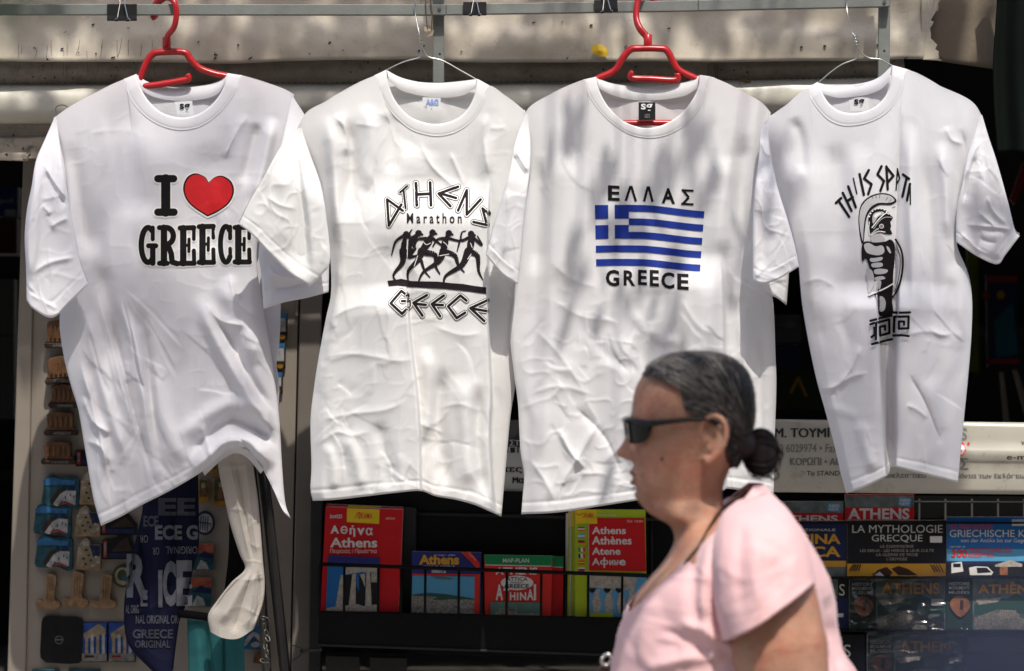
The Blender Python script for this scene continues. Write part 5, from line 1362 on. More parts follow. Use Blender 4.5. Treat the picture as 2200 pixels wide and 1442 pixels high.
for k, (a, b, ang) in enumerate(((566, 1328, 0.2), (574, 1333, 1.2), (568, 1347, 1.5), (572, 1360, 1.45), (575, 1372, 1.0), (570, 1388, 1.5), (573, 1402, 1.45), (574, 1416, 0.8), (576, 1430, 1.5), (566, 1420, 0.3))):
    lk = Geo(); c0 = W(a, b, 0.125); rx, rz = 7.5 / PXM, 3.6 / PXM
    pts = [c0 + Vector((rx * math.cos(s_) * math.cos(ang) - rz * math.sin(s_) * math.sin(ang), 0.003 * math.sin(s_ + k), -(rx * math.cos(s_) * math.sin(ang) + rz * math.sin(s_) * math.cos(ang)))) for s_ in [6.2832 * q / 12 for q in range(13)]]
    lk.tube(pts, 0.0012, 6).build('chain_link', M_chain, ch, True)
o = Geo().tube(smooth3([W(625, 1386, 0.14), W(640, 1390, 0.13), W(652, 1398, 0.13), W(640, 1412, 0.13), W(628, 1420, 0.14)]), 0.0011, 6).tube([W(646, 1399, 0.13), W(690, 1396, 0.16)], 0.0032, 8).build('wire_tie', M_tubeb)
tag(o, 'short dark wire tie between the tubes and the map rack', 'wire')

# ================================================================== map rack in the middle
M_rackb = pbr('black_rack_metal', (0.004, 0.004, 0.004), 0.5, var=0.2, vscale=12, spec=0.15); M_rackg = pbr('dark_grey_rack_metal', (0.028, 0.027, 0.026), 0.6, spec=0.2, var=0.15, vscale=10, speck=[(60, 0.14, 0.55, (0.01, 0.01, 0.01))])
rack = thing('map_rack', 'black wire map rack below the two middle shirts', 'rack', W(1020, 1560, 0.24))
slab_px('side_post', [(668, 1040), (692, 1040), (688, 1700), (660, 1700)], 0.26, 0.30, M_rackg, rack, 0.002)
slab_px('side_post', [(866, 1090), (894, 1092), (892, 1330), (862, 1330)], 0.272, 0.29, M_rackg, rack, 0.002)
slab_px('back_panel', [(692, 1040), (1480, 1070), (1480, 1420), (690, 1400)], 0.295, 0.30, M_rackb, rack)
slab_px('front_tray', [(686, 1314), (1480, 1330), (1480, 1412), (683, 1386)], 0.195, 0.205, M_rackb, rack, 0.002)
slab_px('tray_floor', [(686, 1316), (1480, 1332), (1480, 1334), (686, 1318)], 0.206, 0.294, M_rackb, rack)
slab_px('lower_panel', [(700, 1408), (772, 1410), (772, 1700), (700, 1700)], 0.24, 0.26, M_rackg, rack, 0.002)
slab_px('lower_panel', [(794, 1411), (874, 1413), (874, 1700), (794, 1700)], 0.24, 0.26, M_rackg, rack, 0.002)
Geo().tube([W(684, 1386, 0.192), W(1480, 1413, 0.192)], 0.0022, 6).build('tray_edge', M_rackg, rack)
Geo().tube([W(687, 1212, 0.19), W(1480, 1240, 0.19)], 0.0036, 8).build('wire_rail', M_rackb, rack, True)
Geo().tube([W(868, 1104, 0.285), W(1480, 1118, 0.285)], 0.003, 8).build('wire_rail', M_rackg, rack, True)
for px in (687, 740, 813, 862, 914, 986, 1036, 1089, 1163, 1217, 1264, 1337, 1392):
    py = 1212 + (px - 687) * 0.0353
    Geo().tube([W(px, py, 0.192), W(px - 1, 1330, 0.196)], 0.0024, 6).build('wire_upright', M_rackb, rack, True)
cov = lambda n, c, r=0.35: pbr('cover_' + n, tuple(min(0.8, k * 1.15) for k in c), r, var=0.06, vscale=20, spec=0.3)
k_red = cov('red', (0.52, 0.010, 0.014)); k_red2 = cov('red_bright', (0.58, 0.03, 0.022)); k_yel = cov('yellow', (0.70, 0.50, 0.02)); k_wht = cov('white', (0.62, 0.60, 0.56)); k_blue = cov('deep_blue', (0.025, 0.03, 0.16)); k_sky = cov('sky', (0.09, 0.30, 0.48)); k_sky2 = cov('photo_blue', (0.015, 0.12, 0.34))
k_dk = cov('dark', (0.012, 0.012, 0.014)); k_stone = pbr('cover_stone', (0.42, 0.37, 0.31), 0.35, var=0.35, vscale=160); k_city = pbr('cover_city', (0.27, 0.25, 0.21), 0.35, var=0.7, vscale=260); k_grn = cov('green', (0.01, 0.20, 0.06)); k_lime = cov('lime', (0.38, 0.48, 0.02)); k_or = cov('ochre', (0.60, 0.30, 0.03))
k_dgreen = cov('dark_green', (0.018, 0.04, 0.03)); k_mist = pbr('cover_misty_photo', (0.14, 0.17, 0.16), 0.3, var=0.5, vscale=45); k_paper = pbr('paper_edges', (0.55, 0.51, 0.44), 0.8, var=0.15, vscale=200); k_cop = pbr('cover_copper', (0.30, 0.12, 0.06), 0.3, var=0.4, vscale=120); k_navy = cov('navy', (0.015, 0.022, 0.075)); k_hill = cov('hill', (0.03, 0.08, 0.06)); k_sea = pbr('cover_sea_photo', (0.10, 0.20, 0.16), 0.3, var=0.2, vscale=60)
MPG = 'folded city maps in the rack'
def printed(name, label, cat, outline, y, th, body, draw, group, tilt=0.0):
    t = thing(name, label, cat, W(*outline[-1], y), group)
    ybot = max(p[1] for p in outline)
    fn = lambda px, py: tilt * (ybot - py) / PXM
    P = [W(a, b, y + fn(a, b)) for a, b in outline]
    n = len(P)
    vs = [p for p in P] + [p + Vector((0, th, 0)) for p in P]
    fs = [tuple(range(n)), tuple(range(2 * n - 1, n - 1, -1))] + [(i, i + n, (i + 1) % n + n, (i + 1) % n) for i in range(n)]
    g = Geo(); g.add(vs, fs[:1], 0); g.add(vs, fs[1:2], 0); g.add(vs, fs[2:], 1)
    g.build('block', [body, k_paper], t)
    s_ = Sheet(plane_place(y, 0.00022, fn)); draw(s_); s_.build('cover_print', t)
    return t
z_ = lambda sc_, ox, oy: (lambda *p: tuple(v for q in zip(p[::2], p[1::2]) for v in (ox + q[0] / sc_, oy + q[1] / sc_)))
# large red map
q1 = z_(5.15, 660, 1060)
def P1(*p): r = q1(*p); return list(zip(r[::2], r[1::2]))
def d1(s_):
    s_.poly(P1(442, 165, 800, 178, 795, 338, 438, 318), k_yel)
    s_.text('ORAMA', q1(560, 215, 720, 285), k_red2, 0.01); s_.line(P1(530, 275, 560, 215, 590, 225, 565, 270), 1.6, k_red2, True)
    s_.text('λεπ222', q1(250, 232, 388, 275), k_wht, 0.02); s_.text('Αθήνα', q1(868, 262, 970, 298), k_wht)
    s_.text('A', q1(258, 355, 352, 445), k_wht, 0.035); s_.ell(*P1(408, 405)[0], 7.6, 8.8, k_wht); s_.ell(*P1(408, 405)[0], 4.4, 5.6, k_red); s_.line(P1(385, 405, 431, 405), 2.4, k_wht); s_.text('ή', q1(468, 355, 532, 482), k_wht, 0.03); s_.text('v', q1(552, 385, 635, 462), k_wht, 0.035); s_.text('α', q1(648, 382, 725, 464), k_wht, 0.03); s_.text('Athens', q1(253, 492, 775, 600), k_wht, 0.024); s_.text('Πειραιάς / Προάστια', q1(255, 615, 770, 672), k_wht)
    s_.poly(P1(232, 688, 798, 712, 775, 1310, 205, 1298), k_sky2)
    s_.poly(P1(232, 688, 798, 712, 796, 790, 228, 770), k_blue)
    s_.poly(P1(405, 905, 780, 890, 770, 1270, 400, 1270), k_dk)
    s_.poly(P1(415, 820, 780, 815, 780, 880, 600, 870, 420, 900), k_stone)
    s_.poly(P1(370, 905, 400, 905, 392, 1270, 310, 1270), k_stone); s_.poly(P1(500, 890, 540, 890, 535, 1270, 455, 1270), k_stone); s_.poly(P1(655, 870, 695, 870, 715, 1270, 640, 1270), k_stone)
    s_.poly(P1(205, 1298, 210, 1270, 330, 1255, 560, 1225, 620, 1250, 770, 1230, 770, 1310), k_stone); s_.poly(P1(580, 900, 640, 890, 640, 1040, 610, 960), k_stone); s_.poly(P1(545, 900, 575, 905, 572, 1090, 545, 1010), k_sky2)
    s_.poly(P1(710, 880, 780, 880, 775, 985, 705, 985), k_stone)
printed('folded_map', 'large red Athens map with ruined columns on its cover', 'map', P1(205, 150, 1062, 180, 1010, 1312, 147, 1298), 0.225, 0.02, k_red, d1, MPG, 0.10)
m1b = printed('folded_map', 'red map standing right behind the large red Athens map', 'map', [(702, 1083), (866, 1090), (862, 1300), (696, 1290)], 0.258, 0.012, k_red2, lambda s_: s_.poly([(748, 1085), (818, 1088), (818, 1098), (748, 1095)], k_yel), MPG, 0.10)
q2 = z_(5.946, 860, 1170)
def P2(*p): r = q2(*p); return list(zip(r[::2], r[1::2]))
def d2(s_):
    s_.poly(P2(150, 372, 1022, 380, 1018, 400, 150, 396), k_red2); s_.poly(P2(950, 400, 1018, 400, 1010, 885, 942, 885), k_red2)
    s_.poly(P2(155, 398, 950, 410, 942, 885, 142, 870), k_sky)
    s_.poly(P2(145, 640, 340, 615, 560, 630, 720, 655, 945, 690, 945, 760, 145, 740), k_hill); s_.poly(P2(145, 655, 400, 665, 640, 700, 945, 705, 942, 885, 142, 870), k_city); s_.poly(P2(410, 690, 520, 670, 620, 695, 560, 710, 420, 706), k_hill)
    s_.poly(P2(380, 410, 560, 412, 700, 440, 600, 450, 480, 440), k_mist)
    s_.text('Athens', q2(240, 130, 752, 258), k_or, 0.045); s_.text('map - plan', q2(478, 122, 700, 152), k_wht); s_.text('PIRAEUS ATTICA', q2(290, 268, 700, 290), k_wht); s_.text('GREECE', q2(402, 322, 582, 362), k_wht, 0.02)
    s_.poly(P2(778, 98, 900, 98, 1015, 235, 1010, 335), k_red2); s_.put(np.array([[x + 0.0, y + (x - q2(880, 0)[0]) * 0.95] for x, y in fit_text('City Map', q2(868, 105, 965, 135))[0]]), fit_text('City Map', q2(868, 105, 965, 135))[1], k_wht)
printed('folded_map', 'small blue Athens map with a city view', 'map', P2(150, 88, 1035, 100, 1022, 900, 140, 885), 0.225, 0.008, k_blue, d2, MPG, 0.12)
def d3(s_):
    s_.poly(P2(1072, 132, 1945, 145, 1930, 272, 1085, 255), k_grn); s_.poly(P2(1085, 255, 1930, 272, 1928, 282, 1085, 266), k_wht)
    s_.text('MAP-PLAN', q2(1310, 178, 1645, 230), k_wht, 0.01); s_.text('ATHENS', q2(1215, 292, 1750, 385), k_wht, 0.03)
    cx, cy = P2(1492, 490)[0]; s_.ell(cx, cy, 35, 15.5, k_wht, 28)
    s_.text('ATTICA', q2(1355, 415, 1625, 465), k_dk, 0.015); s_.text('PIRAEUS', q2(1412, 474, 1565, 496), k_dk); s_.text('GREECE', q2(1332, 505, 1640, 560), k_dk, 0.015)
    for ch, a, b, c, d in (('A', 1220, 508, 1312, 712), ('T', 1318, 560, 1392, 712), ('H', 1400, 610, 1470, 712), ('I', 1488, 616, 1508, 712), ('N', 1528, 610, 1608, 712), ('A', 1618, 570, 1702, 712), ('I', 1706, 508, 1734, 712)): s_.text(ch, q2(a, b, c, d), k_wht, 0.03)
    s_.poly(P2(1152, 735, 1788, 742, 1788, 905, 1152, 895), k_sea); s_.poly(P2(1230, 860, 1280, 808, 1480, 815, 1490, 880, 1788, 870, 1788, 905, 1200, 895), k_city)
    for k in range(7): s_.rect(*q2(1380 + 14 * k, 822, 1386 + 14 * k, 845), k_dk)
printed('folded_map', 'red and green map plan with ATHINAI lettering', 'map', P2(1072, 132, 1945, 145, 1925, 915, 1080, 895), 0.225, 0.008, k_red2, d3, MPG, 0.12)
printed('folded_map', 'second red and green map half hidden behind the first', 'map', P2(1900, 150, 2085, 158, 2075, 915, 1900, 910), 0.240, 0.008, k_red, lambda s_: (s_.poly(P2(1900, 150, 2085, 158, 2082, 288, 1900, 278), k_grn), s_.poly(P2(1900, 278, 2082, 288, 2080, 296, 1900, 287), k_wht)), MPG, 0.12)
q4 = z_(5.546, 1200, 1080)
def P4(*p): r = q4(*p); return list(zip(r[::2], r[1::2]))
def d4(s_):
    s_.poly(P4(200, 85, 458, 85, 455, 250, 200, 250), k_yel); s_.text('ORAMA', q4(285, 120, 418, 180), k_red2, 0.01); s_.line(P4(215, 130, 250, 150, 280, 125), 1.5, k_red2, True)
    s_.text('ΠΟΛΗ Μαπ..', q4(468, 138, 695, 162), k_wht)
    s_.poly(P4(358, 185, 1025, 182, 1045, 820, 358, 808), k_red); s_.poly(P4(458, 185, 460, 250, 358, 252, 358, 185), k_yel)
    s_.text('Athens', q4(398, 288, 802, 375), k_wht, 0.022); s_.text('Athènes', q4(398, 402, 870, 500), k_wht, 0.022); s_.text('Atene', q4(398, 535, 738, 622), k_wht, 0.022); s_.text('A', q4(398, 662, 492, 745), k_wht, 0.022); s_.ell(*P4(545, 712)[0], 9.2, 5.8, k_wht); s_.ell(*P4(545, 712)[0], 6.0, 3.4, k_red); s_.line(P4(545, 660, 545, 770), 3.2, k_wht); s_.text('ин', q4(605, 684, 712, 745), k_wht, 0.02); s_.text('e', q4(722, 682, 800, 748), k_wht, 0.022); s_.text('Έκδ. 7.8.001', q4(815, 208, 1005, 235), k_wht)
    s_.poly(P4(362, 845, 1050, 850, 1050, 1360, 380, 1360), k_sky); s_.poly(P4(362, 848, 700, 860, 950, 905, 925, 940, 900, 1045, 640, 1030, 370, 1005), k_stone)
    for a in (400, 545, 690, 815): s_.poly(P4(a + 20, 1035, a + 95, 1035, a + 80, 1090, a + 105, 1180, a + 95, 1310, a + 20, 1310, a, 1180, a + 30, 1090), k_stone)
    for a in (360, 540, 680): s_.poly(P4(a, 1020, a + 90, 1022, a + 70, 1060, a + 40, 1080, a, 1050), k_dk)
    s_.poly(P4(382, 1315, 650, 1315, 650, 1362, 382, 1362), k_lime)
    fl = [((k_blue, k_wht, k_red2), 290), ((k_sky, k_wht, k_sky), 375), ((k_dk, k_red2, k_or), 452), ((k_grn, k_wht, k_red2), 535), ((k_blue, k_wht, k_red2), 612), ((k_red2, k_yel, k_red2), 690), ((k_wht, k_blue, k_red2), 775)]
    for n_, (cs, yy) in enumerate(fl):
        for j in range(3):
            if n_ in (3, 4): s_.poly(P4(232 + 28 * j, yy, 260 + 28 * j, yy, 266 + 28 * j, yy + 50, 238 + 28 * j, yy + 50), cs[j])
            else: s_.poly(P4(232, yy + 16 * j, 312, yy + 16 * j, 314, yy + 16 * j + 16, 234, yy + 16 * j + 16), cs[j])
    s_.poly(P4(358, 252, 362, 252, 362, 845, 358, 845), k_wht)
printed('folded_map', 'tall lime and red Athens map with statue columns beside the woman', 'map', P4(195, 82, 1035, 85, 1055, 1372, 198, 1355), 0.222, 0.01, k_lime, d4, MPG, 0.10)
printed('folded_map', 'lime map standing behind the tall Athens map, its spine showing on the left', 'map', P4(120, 100, 1010, 88, 1020, 1355, 105, 1350), 0.238, 0.012, k_lime, lambda s_: (s_.poly(P4(120, 100, 190, 98, 190, 285, 120, 285), k_yel), s_.poly(P4(140, 110, 155, 110, 150, 1345, 130, 1345), k_paper)), MPG, 0.10)
printed('folded_map', 'pale edged map at the very back of the tall stack', 'map', P4(88, 130, 900, 110, 900, 1350, 80, 1350), 0.256, 0.010, k_wht, lambda s_: None, MPG, 0.10)

# signs behind the rack
M_signw = pbr('white_sign_face', (0.45, 0.45, 0.43), 0.5, var=0.04); M_signr = pbr('red_sign_face', (0.24, 0.012, 0.018), 0.5, var=0.08); M_signb = pbr('black_sign_face', (0.01, 0.01, 0.01), 0.5)
sg = thing('shop_sign', 'white sign with a red lower band behind the two middle shirts', 'sign', W(1000, 1098, 0.31))
slab_px('board', [(822, 900), (1300, 905), (1300, 1102), (822, 1098)], 0.306, 0.316, M_signb, sg)
s_ = Sheet(plane_place(0.305))
s_.poly([(830, 970), (1300, 975), (1300, 1064), (830, 1060)], M_signw); s_.poly([(830, 1060), (1300, 1064), (1300, 1098), (830, 1094)], M_signr)
s_.text('Χάρτες & Τουριστικοί', (1030, 1000, 1290, 1018), M_ink, 0.02); s_.text('Μαραθώνα', (1101, 1024, 1190, 1042), M_ink, 0.02)
s_.text('229 χλμ Λ. Μαραθώνος', (834, 1062, 905, 1069), k_wht); s_.text('Αττική, Τηλ.: 22940 79816 - 82979', (834, 1072, 920, 1078), k_wht); s_.text('Fax: 22940 79817, info@oramaeditions.gr', (834, 1080, 938, 1087), k_wht); s_.text('www.oramaeditions.gr', (990, 1080, 1082, 1088), k_wht)
s_.text('ΣΤΑ', (1095, 945, 1128, 958), M_pgrey, 0.03); s_.text('ΠΕ', (1092, 960, 1128, 973), M_pgrey, 0.03)
s_.build('lettering', sg)

# ================================================================== right: metal sign and book rack
M_msign = pbr('cream_metal_sign', (0.46, 0.43, 0.36), 0.32, var=0.05, vscale=8, bump=0.08, bscale=12, stain=[(10, 0.53, 0.7, 0.55, (0.24, 0.20, 0.15)), (40, 0.6, 0.72, 0.4, (0.12, 0.1, 0.08))])
k_ink = pbr('sign_ink', (0.03, 0.028, 0.026), 0.5); k_gry = pbr('sign_grey', (0.18, 0.175, 0.165), 0.5)
sg = thing('metal_sign', 'cream metal sign with Greek lettering above the book rack', 'sign', W(1930, 1060, 0.17))
nu, nv = 70, 14
V = []
for j in range(nv):
    for i in range(nu):
        a, b = i / (nu - 1), j / (nv - 1)
        px = 1600 + 680 * a; py = (900 + 9 * a) * (1 - b) + (1057 + 6 * a) * b
        V.append(W(px, py, 0.17 - 0.006 * math.sin(3.1 * b) + 0.004 * float(vnoise(px / 70, py / 60, 40)) - (0.010 * math.exp(-((py - 975) / 12) ** 2) if px > 2050 else 0)))
o = mobj('plate', V, grid_faces(nv, nu), M_msign, sg, True)
so = o.modifiers.new('thickness', 'SOLIDIFY'); so.thickness = 0.004; so.offset = -1
bvs = BVHTree.FromPolygons(V, grid_faces(nv, nu))
def pl_sign(a, b, layer):
    d = (W(a, b, 0) - CAM).normalized(); hit = bvs.ray_cast(CAM, d)[0]
    return (hit if hit is not None else W(a, b, 0.16)) - d * (0.0008 + layer)
s_ = Drape(pl_sign)
for tx, bx, m, b in (('Μ. ΤΟΥΜΠΗΣ', (1664, 919, 1835, 940), k_ink, 0.02), ('210 6029974 • Fax: 210 602', (1655, 954, 1870, 972), k_gry, 0.005), ('ΚΟΡΩΠΙ • ΑΘΗΝΑ', (1697, 983, 1850, 1000), k_gry, 0.008), ('Το STAND', (1733, 1012, 1804, 1022), k_ink, 0.005), ('αποκλειστικά', (1886, 1015, 1990, 1027), k_gry, 0.005),
                  ('προϊόντα των Εκδόσεων', (2028, 1017, 2212, 1030), k_gry, 0.005), ('S', (2063, 919, 2078, 946), k_gry, 0.02), ('Σ', (2062, 985, 2080, 1009), k_gry, 0.03), ('e-mail', (2163, 976, 2228, 988), k_ink, 0.008), ('www', (2194, 948, 2230, 957), k_ink, 0.005)):
    s_.text(tx, bx, m, b); s_.build('lettering', sg); s_ = Drape(pl_sign)
V, F = disc2d((2060, 964), 16, 24); s_.put(V, F, k_red2, level=1); V, F = disc2d((2062, 966), 10.5, 24); s_.put(V, F, M_msign, level=2); s_.level = 3; s_.text('S', (2057, 957, 2067, 974), k_red2, 0.03)
V, F = disc2d((2081, 953), 3, 14); s_.put(V, F, k_red2)
s_.build('emblem', sg)
brack = thing('book_rack', 'dark wire book rack on the right below the metal sign', 'rack', W(1940, 1560, 0.3))
slab_px('back_panel', [(1560, 1062), (2300, 1068), (2300, 1700), (1560, 1700)], 0.31, 0.315, M_rackb, brack)
for px in (1400, 1975, 2031, 2088, 2144, 2200):
    Geo().tube([W(px, 1072, 0.29), W(px, 1500, 0.29)], 0.0022, 6).build('wire_upright', M_rackg, brack, True)
for py in (1077, 1120, 1240, 1356, 1470):
    Geo().tube([W(1560, py, 0.29), W(2300, py + 3, 0.29)], 0.0022, 6).build('wire_shelf_bar', M_rackg, brack, True)
for py in (1122, 1240, 1354, 1466):
    slab_px('ledge', [(1560, py), (2300, py + 1), (2300, py + 4), (1560, py + 3)], 0.215, 0.288, M_rackb, brack)
BG = 'guide books in the right rack'
def book(label, x0, y0, x1, y1, y, body, draw, th=0.014, tilt=0.12):
    return printed('guide_book', label, 'book', [(x0, y0), (x1, y0), (x1, y1), (x0, y1)], y, th, body, draw, BG, tilt)
def dn(x0, y0, x1, y1, tx, tb):
    def d(s_):
        s_.rect(x0, y0, x1, y0 + 24, k_sea if False else k_mist); s_.rect(x0, y0 + 24, x1, y1, k_red); s_.text('ATHENS', tb, k_wht, 0.03)
        s_.poly([(x1 - 32, y0 + 2), (x1 - 6, y0 + 6), (x1 - 8, y0 + 24), (x1 - 35, y0 + 19)], k_sky); s_.text('ΝΕΟ', (x1 - 30, y0 + 6, x1 - 9, y0 + 12), k_wht, 0.02); s_.text('NEW', (x1 - 31, y0 + 13, x1 - 10, y0 + 20), k_wht, 0.02)
    return d
book('red and grey ATHENS guide with a NEW sticker, left one of the top row', 1664, 1078, 1812, 1122, 0.262, k_red, dn(1664, 1078, 1812, 1122, 0, (1669, 1107, 1800, 1122)))
book('red and grey ATHENS guide with a NEW sticker, right one of the top row', 1816, 1063, 1964, 1120, 0.262, k_red, dn(1816, 1066, 1964, 1120, 0, (1822, 1092, 1954, 1116)))
def d5(s_):
    s_.text('TRADIZIONALE', (1680, 1136, 1795, 1141), k_wht); s_.text('CUCINA', (1660, 1147, 1806, 1169), k_or, 0.03); s_.text('GRECA', (1660, 1174, 1806, 1197), k_or, 0.03); s_.rect(1650, 1205, 1818, 1240, k_or); s_.rect(1650, 1218, 1818, 1240, k_mist)
book('navy cookery book with gold lettering partly behind the woman', 1650, 1119, 1818, 1240, 0.238, k_navy, d5)
def d6(s_):
    s_.text('LA MYTHOLOGIE', (1831, 1128, 2025, 1145), k_wht, 0.0); s_.text('GRECQUE', (1873, 1149, 1982, 1166), k_wht, 0.0); s_.text('LA COSMOGONIE', (1891, 1171, 1963, 1177), k_stone); s_.text('LES DIEUX - LES HEROS & LEUR CULTE', (1848, 1180, 2006, 1186), k_stone); s_.text('LA GUERRE DE TROIE', (1883, 1189, 1972, 1195), k_stone); s_.text("L'ODYSSEE", (1905, 1198, 1949, 1204), k_stone)
    s_.rect(1820, 1211, 2032, 1238, k_or); s_.poly([(1875, 1238), (1885, 1225), (1905, 1218), (1918, 1230), (1912, 1238)], k_dkb); s_.poly([(1915, 1222), (1930, 1216), (1950, 1222), (1972, 1236), (1930, 1236)], k_dkb); s_.poly([(1878, 1236), (1890, 1228), (1900, 1238)], k_wht)
    for k in range(4): s_.line([(2000 + 6 * k, 1214), (2008 + 6 * k, 1228)], 2.4, k_dkb); s_.line([(1826 + 6 * k, 1226), (1834 + 5 * k, 1214)], 3, k_dkb)
    s_.rect(1998, 1152, 2024, 1166, k_wht)
k_dkb = cov('dark_brown', (0.05, 0.022, 0.015))
book('black book titled LA MYTHOLOGIE GRECQUE', 1820, 1118, 2032, 1240, 0.235, k_dk, d6)
def d7(s_):
    s_.rect(2034, 1113, 2260, 1236, k_sky2); s_.poly([(2034, 1180), (2260, 1180), (2260, 1212), (2034, 1212)], k_sky); s_.text('Eine Reise durch die', (2039, 1123, 2132, 1136), k_red2); s_.text('GRIECHISCHE KÜCHE', (2040, 1135, 2262, 1154), k_wht, 0.005); s_.text('von der Antike bis zur Gegenwart', (2064, 1157, 2232, 1168), k_wht); s_.text('mit mehr als', (2042, 1172, 2074, 1177), k_wht); s_.text('300', (2044, 1180, 2078, 1198), k_red2, 0.02); s_.text('TRADITIONELLEN', (2081, 1178, 2174, 1187), k_red2, 0.01); s_.text('REZEPTEN', (2081, 1189, 2134, 1197), k_red2, 0.01)
    s_.rect(2034, 1206, 2260, 1214, k_navy); s_.rect(2034, 1213, 2260, 1238, k_dk); s_.poly([(2044, 1210), (2066, 1207), (2070, 1228), (2044, 1232)], k_wht); s_.rect(2048, 1211, 2064, 1219, k_dk); s_.poly([(2082, 1220), (2096, 1217), (2122, 1218), (2134, 1230), (2130, 1236), (2084, 1236)], k_wht); s_.poly([(2098, 1220), (2120, 1220), (2130, 1230), (2100, 1232)], k_dk); s_.poly([(2138, 1214), (2170, 1203), (2196, 1212), (2196, 1218), (2138, 1218)], k_stone); s_.rect(2148, 1218, 2165, 1236, k_cop)
    s_.rect(2174, 1116, 2200, 1130, k_wht)
book('blue cookery book titled GRIECHISCHE', 2034, 1111, 2270, 1240, 0.232, k_sky2, d7)
def athens(x0, y0, ti, l3, tw):
    def d(s_):
        s_.rect(x0, y0, x0 + 57, y0 + 116, k_dgreen); s_.rect(x0 + 57, y0, x0 + 206, y0 + 116, k_mist)
        s_.poly([(x0 + 60, y0 + 62), (x0 + 90, y0 + 46), (x0 + 130, y0 + 48), (x0 + 150, y0 + 38), (x0 + 206, y0 + 60), (x0 + 206, y0 + 80), (x0 + 60, y0 + 84)], k_hill); s_.poly([(x0 + 62, y0 + 50), (x0 + 120, y0 + 46), (x0 + 110, y0 + 56), (x0 + 70, y0 + 62)], k_stone)
        s_.poly([(x0 + 60, y0 + 90), (x0 + 110, y0 + 72), (x0 + 150, y0 + 74), (x0 + 160, y0 + 90), (x0 + 206, y0 + 110), (x0 + 206, y0 + 116), (x0 + 60, y0 + 116)], k_city)
        for k in range(7): s_.rect(x0 + 116 + 5 * k, y0 + 74, x0 + 118.5 + 5 * k, y0 + 92, k_stone)
        s_.text(ti, (x0 + 68, y0 + 13, x0 + 68 + tw, y0 + 38), k_or, 0.03)
        for n_, l in enumerate(l3): s_.text(l, (x0 + 6, y0 + 13 + 9 * n_, x0 + 50, y0 + 20 + 9 * n_), k_wht, 0.005)
        pts = [(x0 + 8, y0 + 62), (x0 + 14, y0 + 48), (x0 + 26, y0 + 42), (x0 + 40, y0 + 46), (x0 + 51, y0 + 58), (x0 + 49, y0 + 72), (x0 + 38, y0 + 84), (x0 + 30, y0 + 88), (x0 + 18, y0 + 80)]
        s_.poly([tuple(p) for p in catmull(pts, 3, True)], k_cop); s_.poly([(x0 + 30, y0 + 52), (x0 + 38, y0 + 52), (x0 + 36, y0 + 74), (x0 + 29, y0 + 72)], k_dkb)
        s_.rect(x0 + 176, y0 + 48, x0 + 202, y0 + 62, k_wht)
    return d
book('ATHENS guide with HISTORY MONUMENTS MUSEUMS strip in clear wrap', 1825, 1239, 2030, 1354, 0.236, k_dgreen, athens(1825, 1239, 'ATHENS', ('HISTORY', 'MONUMENTS', 'MUSEUMS'), 126))
book('ATHENES guide with HISTOIRE MONUMENTS MUSEES strip at the right edge', 2033, 1238, 2238, 1354, 0.234, k_dgreen, athens(2033, 1238, 'ATHÈNES', ('HISTOIRE', 'MONUMENTS', 'MUSÉES'), 140))
book('ATHEN guide with GESCHICHTE MONUMENTE MUSEEN strip at the bottom edge', 1864, 1364, 2070, 1480, 0.230, k_dgreen, athens(1864, 1364, 'ATHEN', ('GESCHICHTE', 'MONUMENTE', 'MUSEEN'), 110))
def dd8(s_): s_.text('S', (1803, 1255, 1815, 1280), k_wht, 0.0); s_.rect(1660, 1285, 1822, 1352, k_navy); s_.rect(1660, 1244, 1800, 1286, k_mist); s_.rect(1797, 1318, 1812, 1326, k_wht)
book('dark book with a white letter S beside the wrapped ATHENS guide', 1660, 1240, 1822, 1354, 0.240, k_dk, dd8)
def dd9(s_): s_.text('S', (1812, 1385, 1828, 1412), k_wht, 0.0)
book('dark book with a white letter S behind the elbow of the woman', 1680, 1364, 1858, 1480, 0.240, k_dk, dd9)
book('dark blue book at the bottom right behind the passer-by', 2074, 1364, 2260, 1480, 0.234, k_navy, lambda s_: s_.rect(2080, 1370, 2255, 1400, k_mist))
# clear wraps
mw = bpy.data.materials.new('clear_plastic_wrap'); mw.use_nodes = True
nt = mw.node_tree; nt.nodes.clear()
o_ = nt.nodes.new('ShaderNodeOutputMaterial'); mx = nt.nodes.new('ShaderNodeMixShader'); tr = nt.nodes.new('ShaderNodeBsdfTransparent'); gl = nt.nodes.new('ShaderNodeBsdfGlossy')
gl.inputs['Roughness'].default_value = 0.12; fr = nt.nodes.new('ShaderNodeFresnel'); fr.inputs['IOR'].default_value = 1.5
tr.inputs['Color'].default_value = (0.93, 0.94, 0.94, 1)
nt.links.new(fr.outputs[0], mx.inputs[0]); nt.links.new(tr.outputs[0], mx.inputs[1]); nt.links.new(gl.outputs[0], mx.inputs[2]); nt.links.new(mx.outputs[0], o_.inputs[0])
def wrap(label, x0, y0, x1, y1, y, seed):
    nu, nv = 60, 36
    V = []
    for j in range(nv):
        for i in range(nu):
            px = x0 + (x1 - x0) * i / (nu - 1); py = y0 + (y1 - y0) * j / (nv - 1)
            wx = px + 12 * vnoise(px / 40, py / 30, seed); wy = py + 12 * vnoise(px / 40, py / 30, seed + 1)
            r = (1 - abs(2 * vnoise(wx / 34, wy / 17, seed + 2)) * 1.5) ** 3
            V.append(W(px, py, y + 0.12 * (y1 - py) / PXM - 0.004 - 0.005 * r - 0.004 * math.exp(-((py - y0) / 10) ** 2)))
    tag(mobj('plastic_wrap', V, grid_faces(nv, nu), mw, None, True), label, 'plastic wrap', 'clear wraps on the books')
wrap('crinkled clear wrap over the ATHENS history guide', 1822, 1230, 2032, 1358, 0.232, 70)
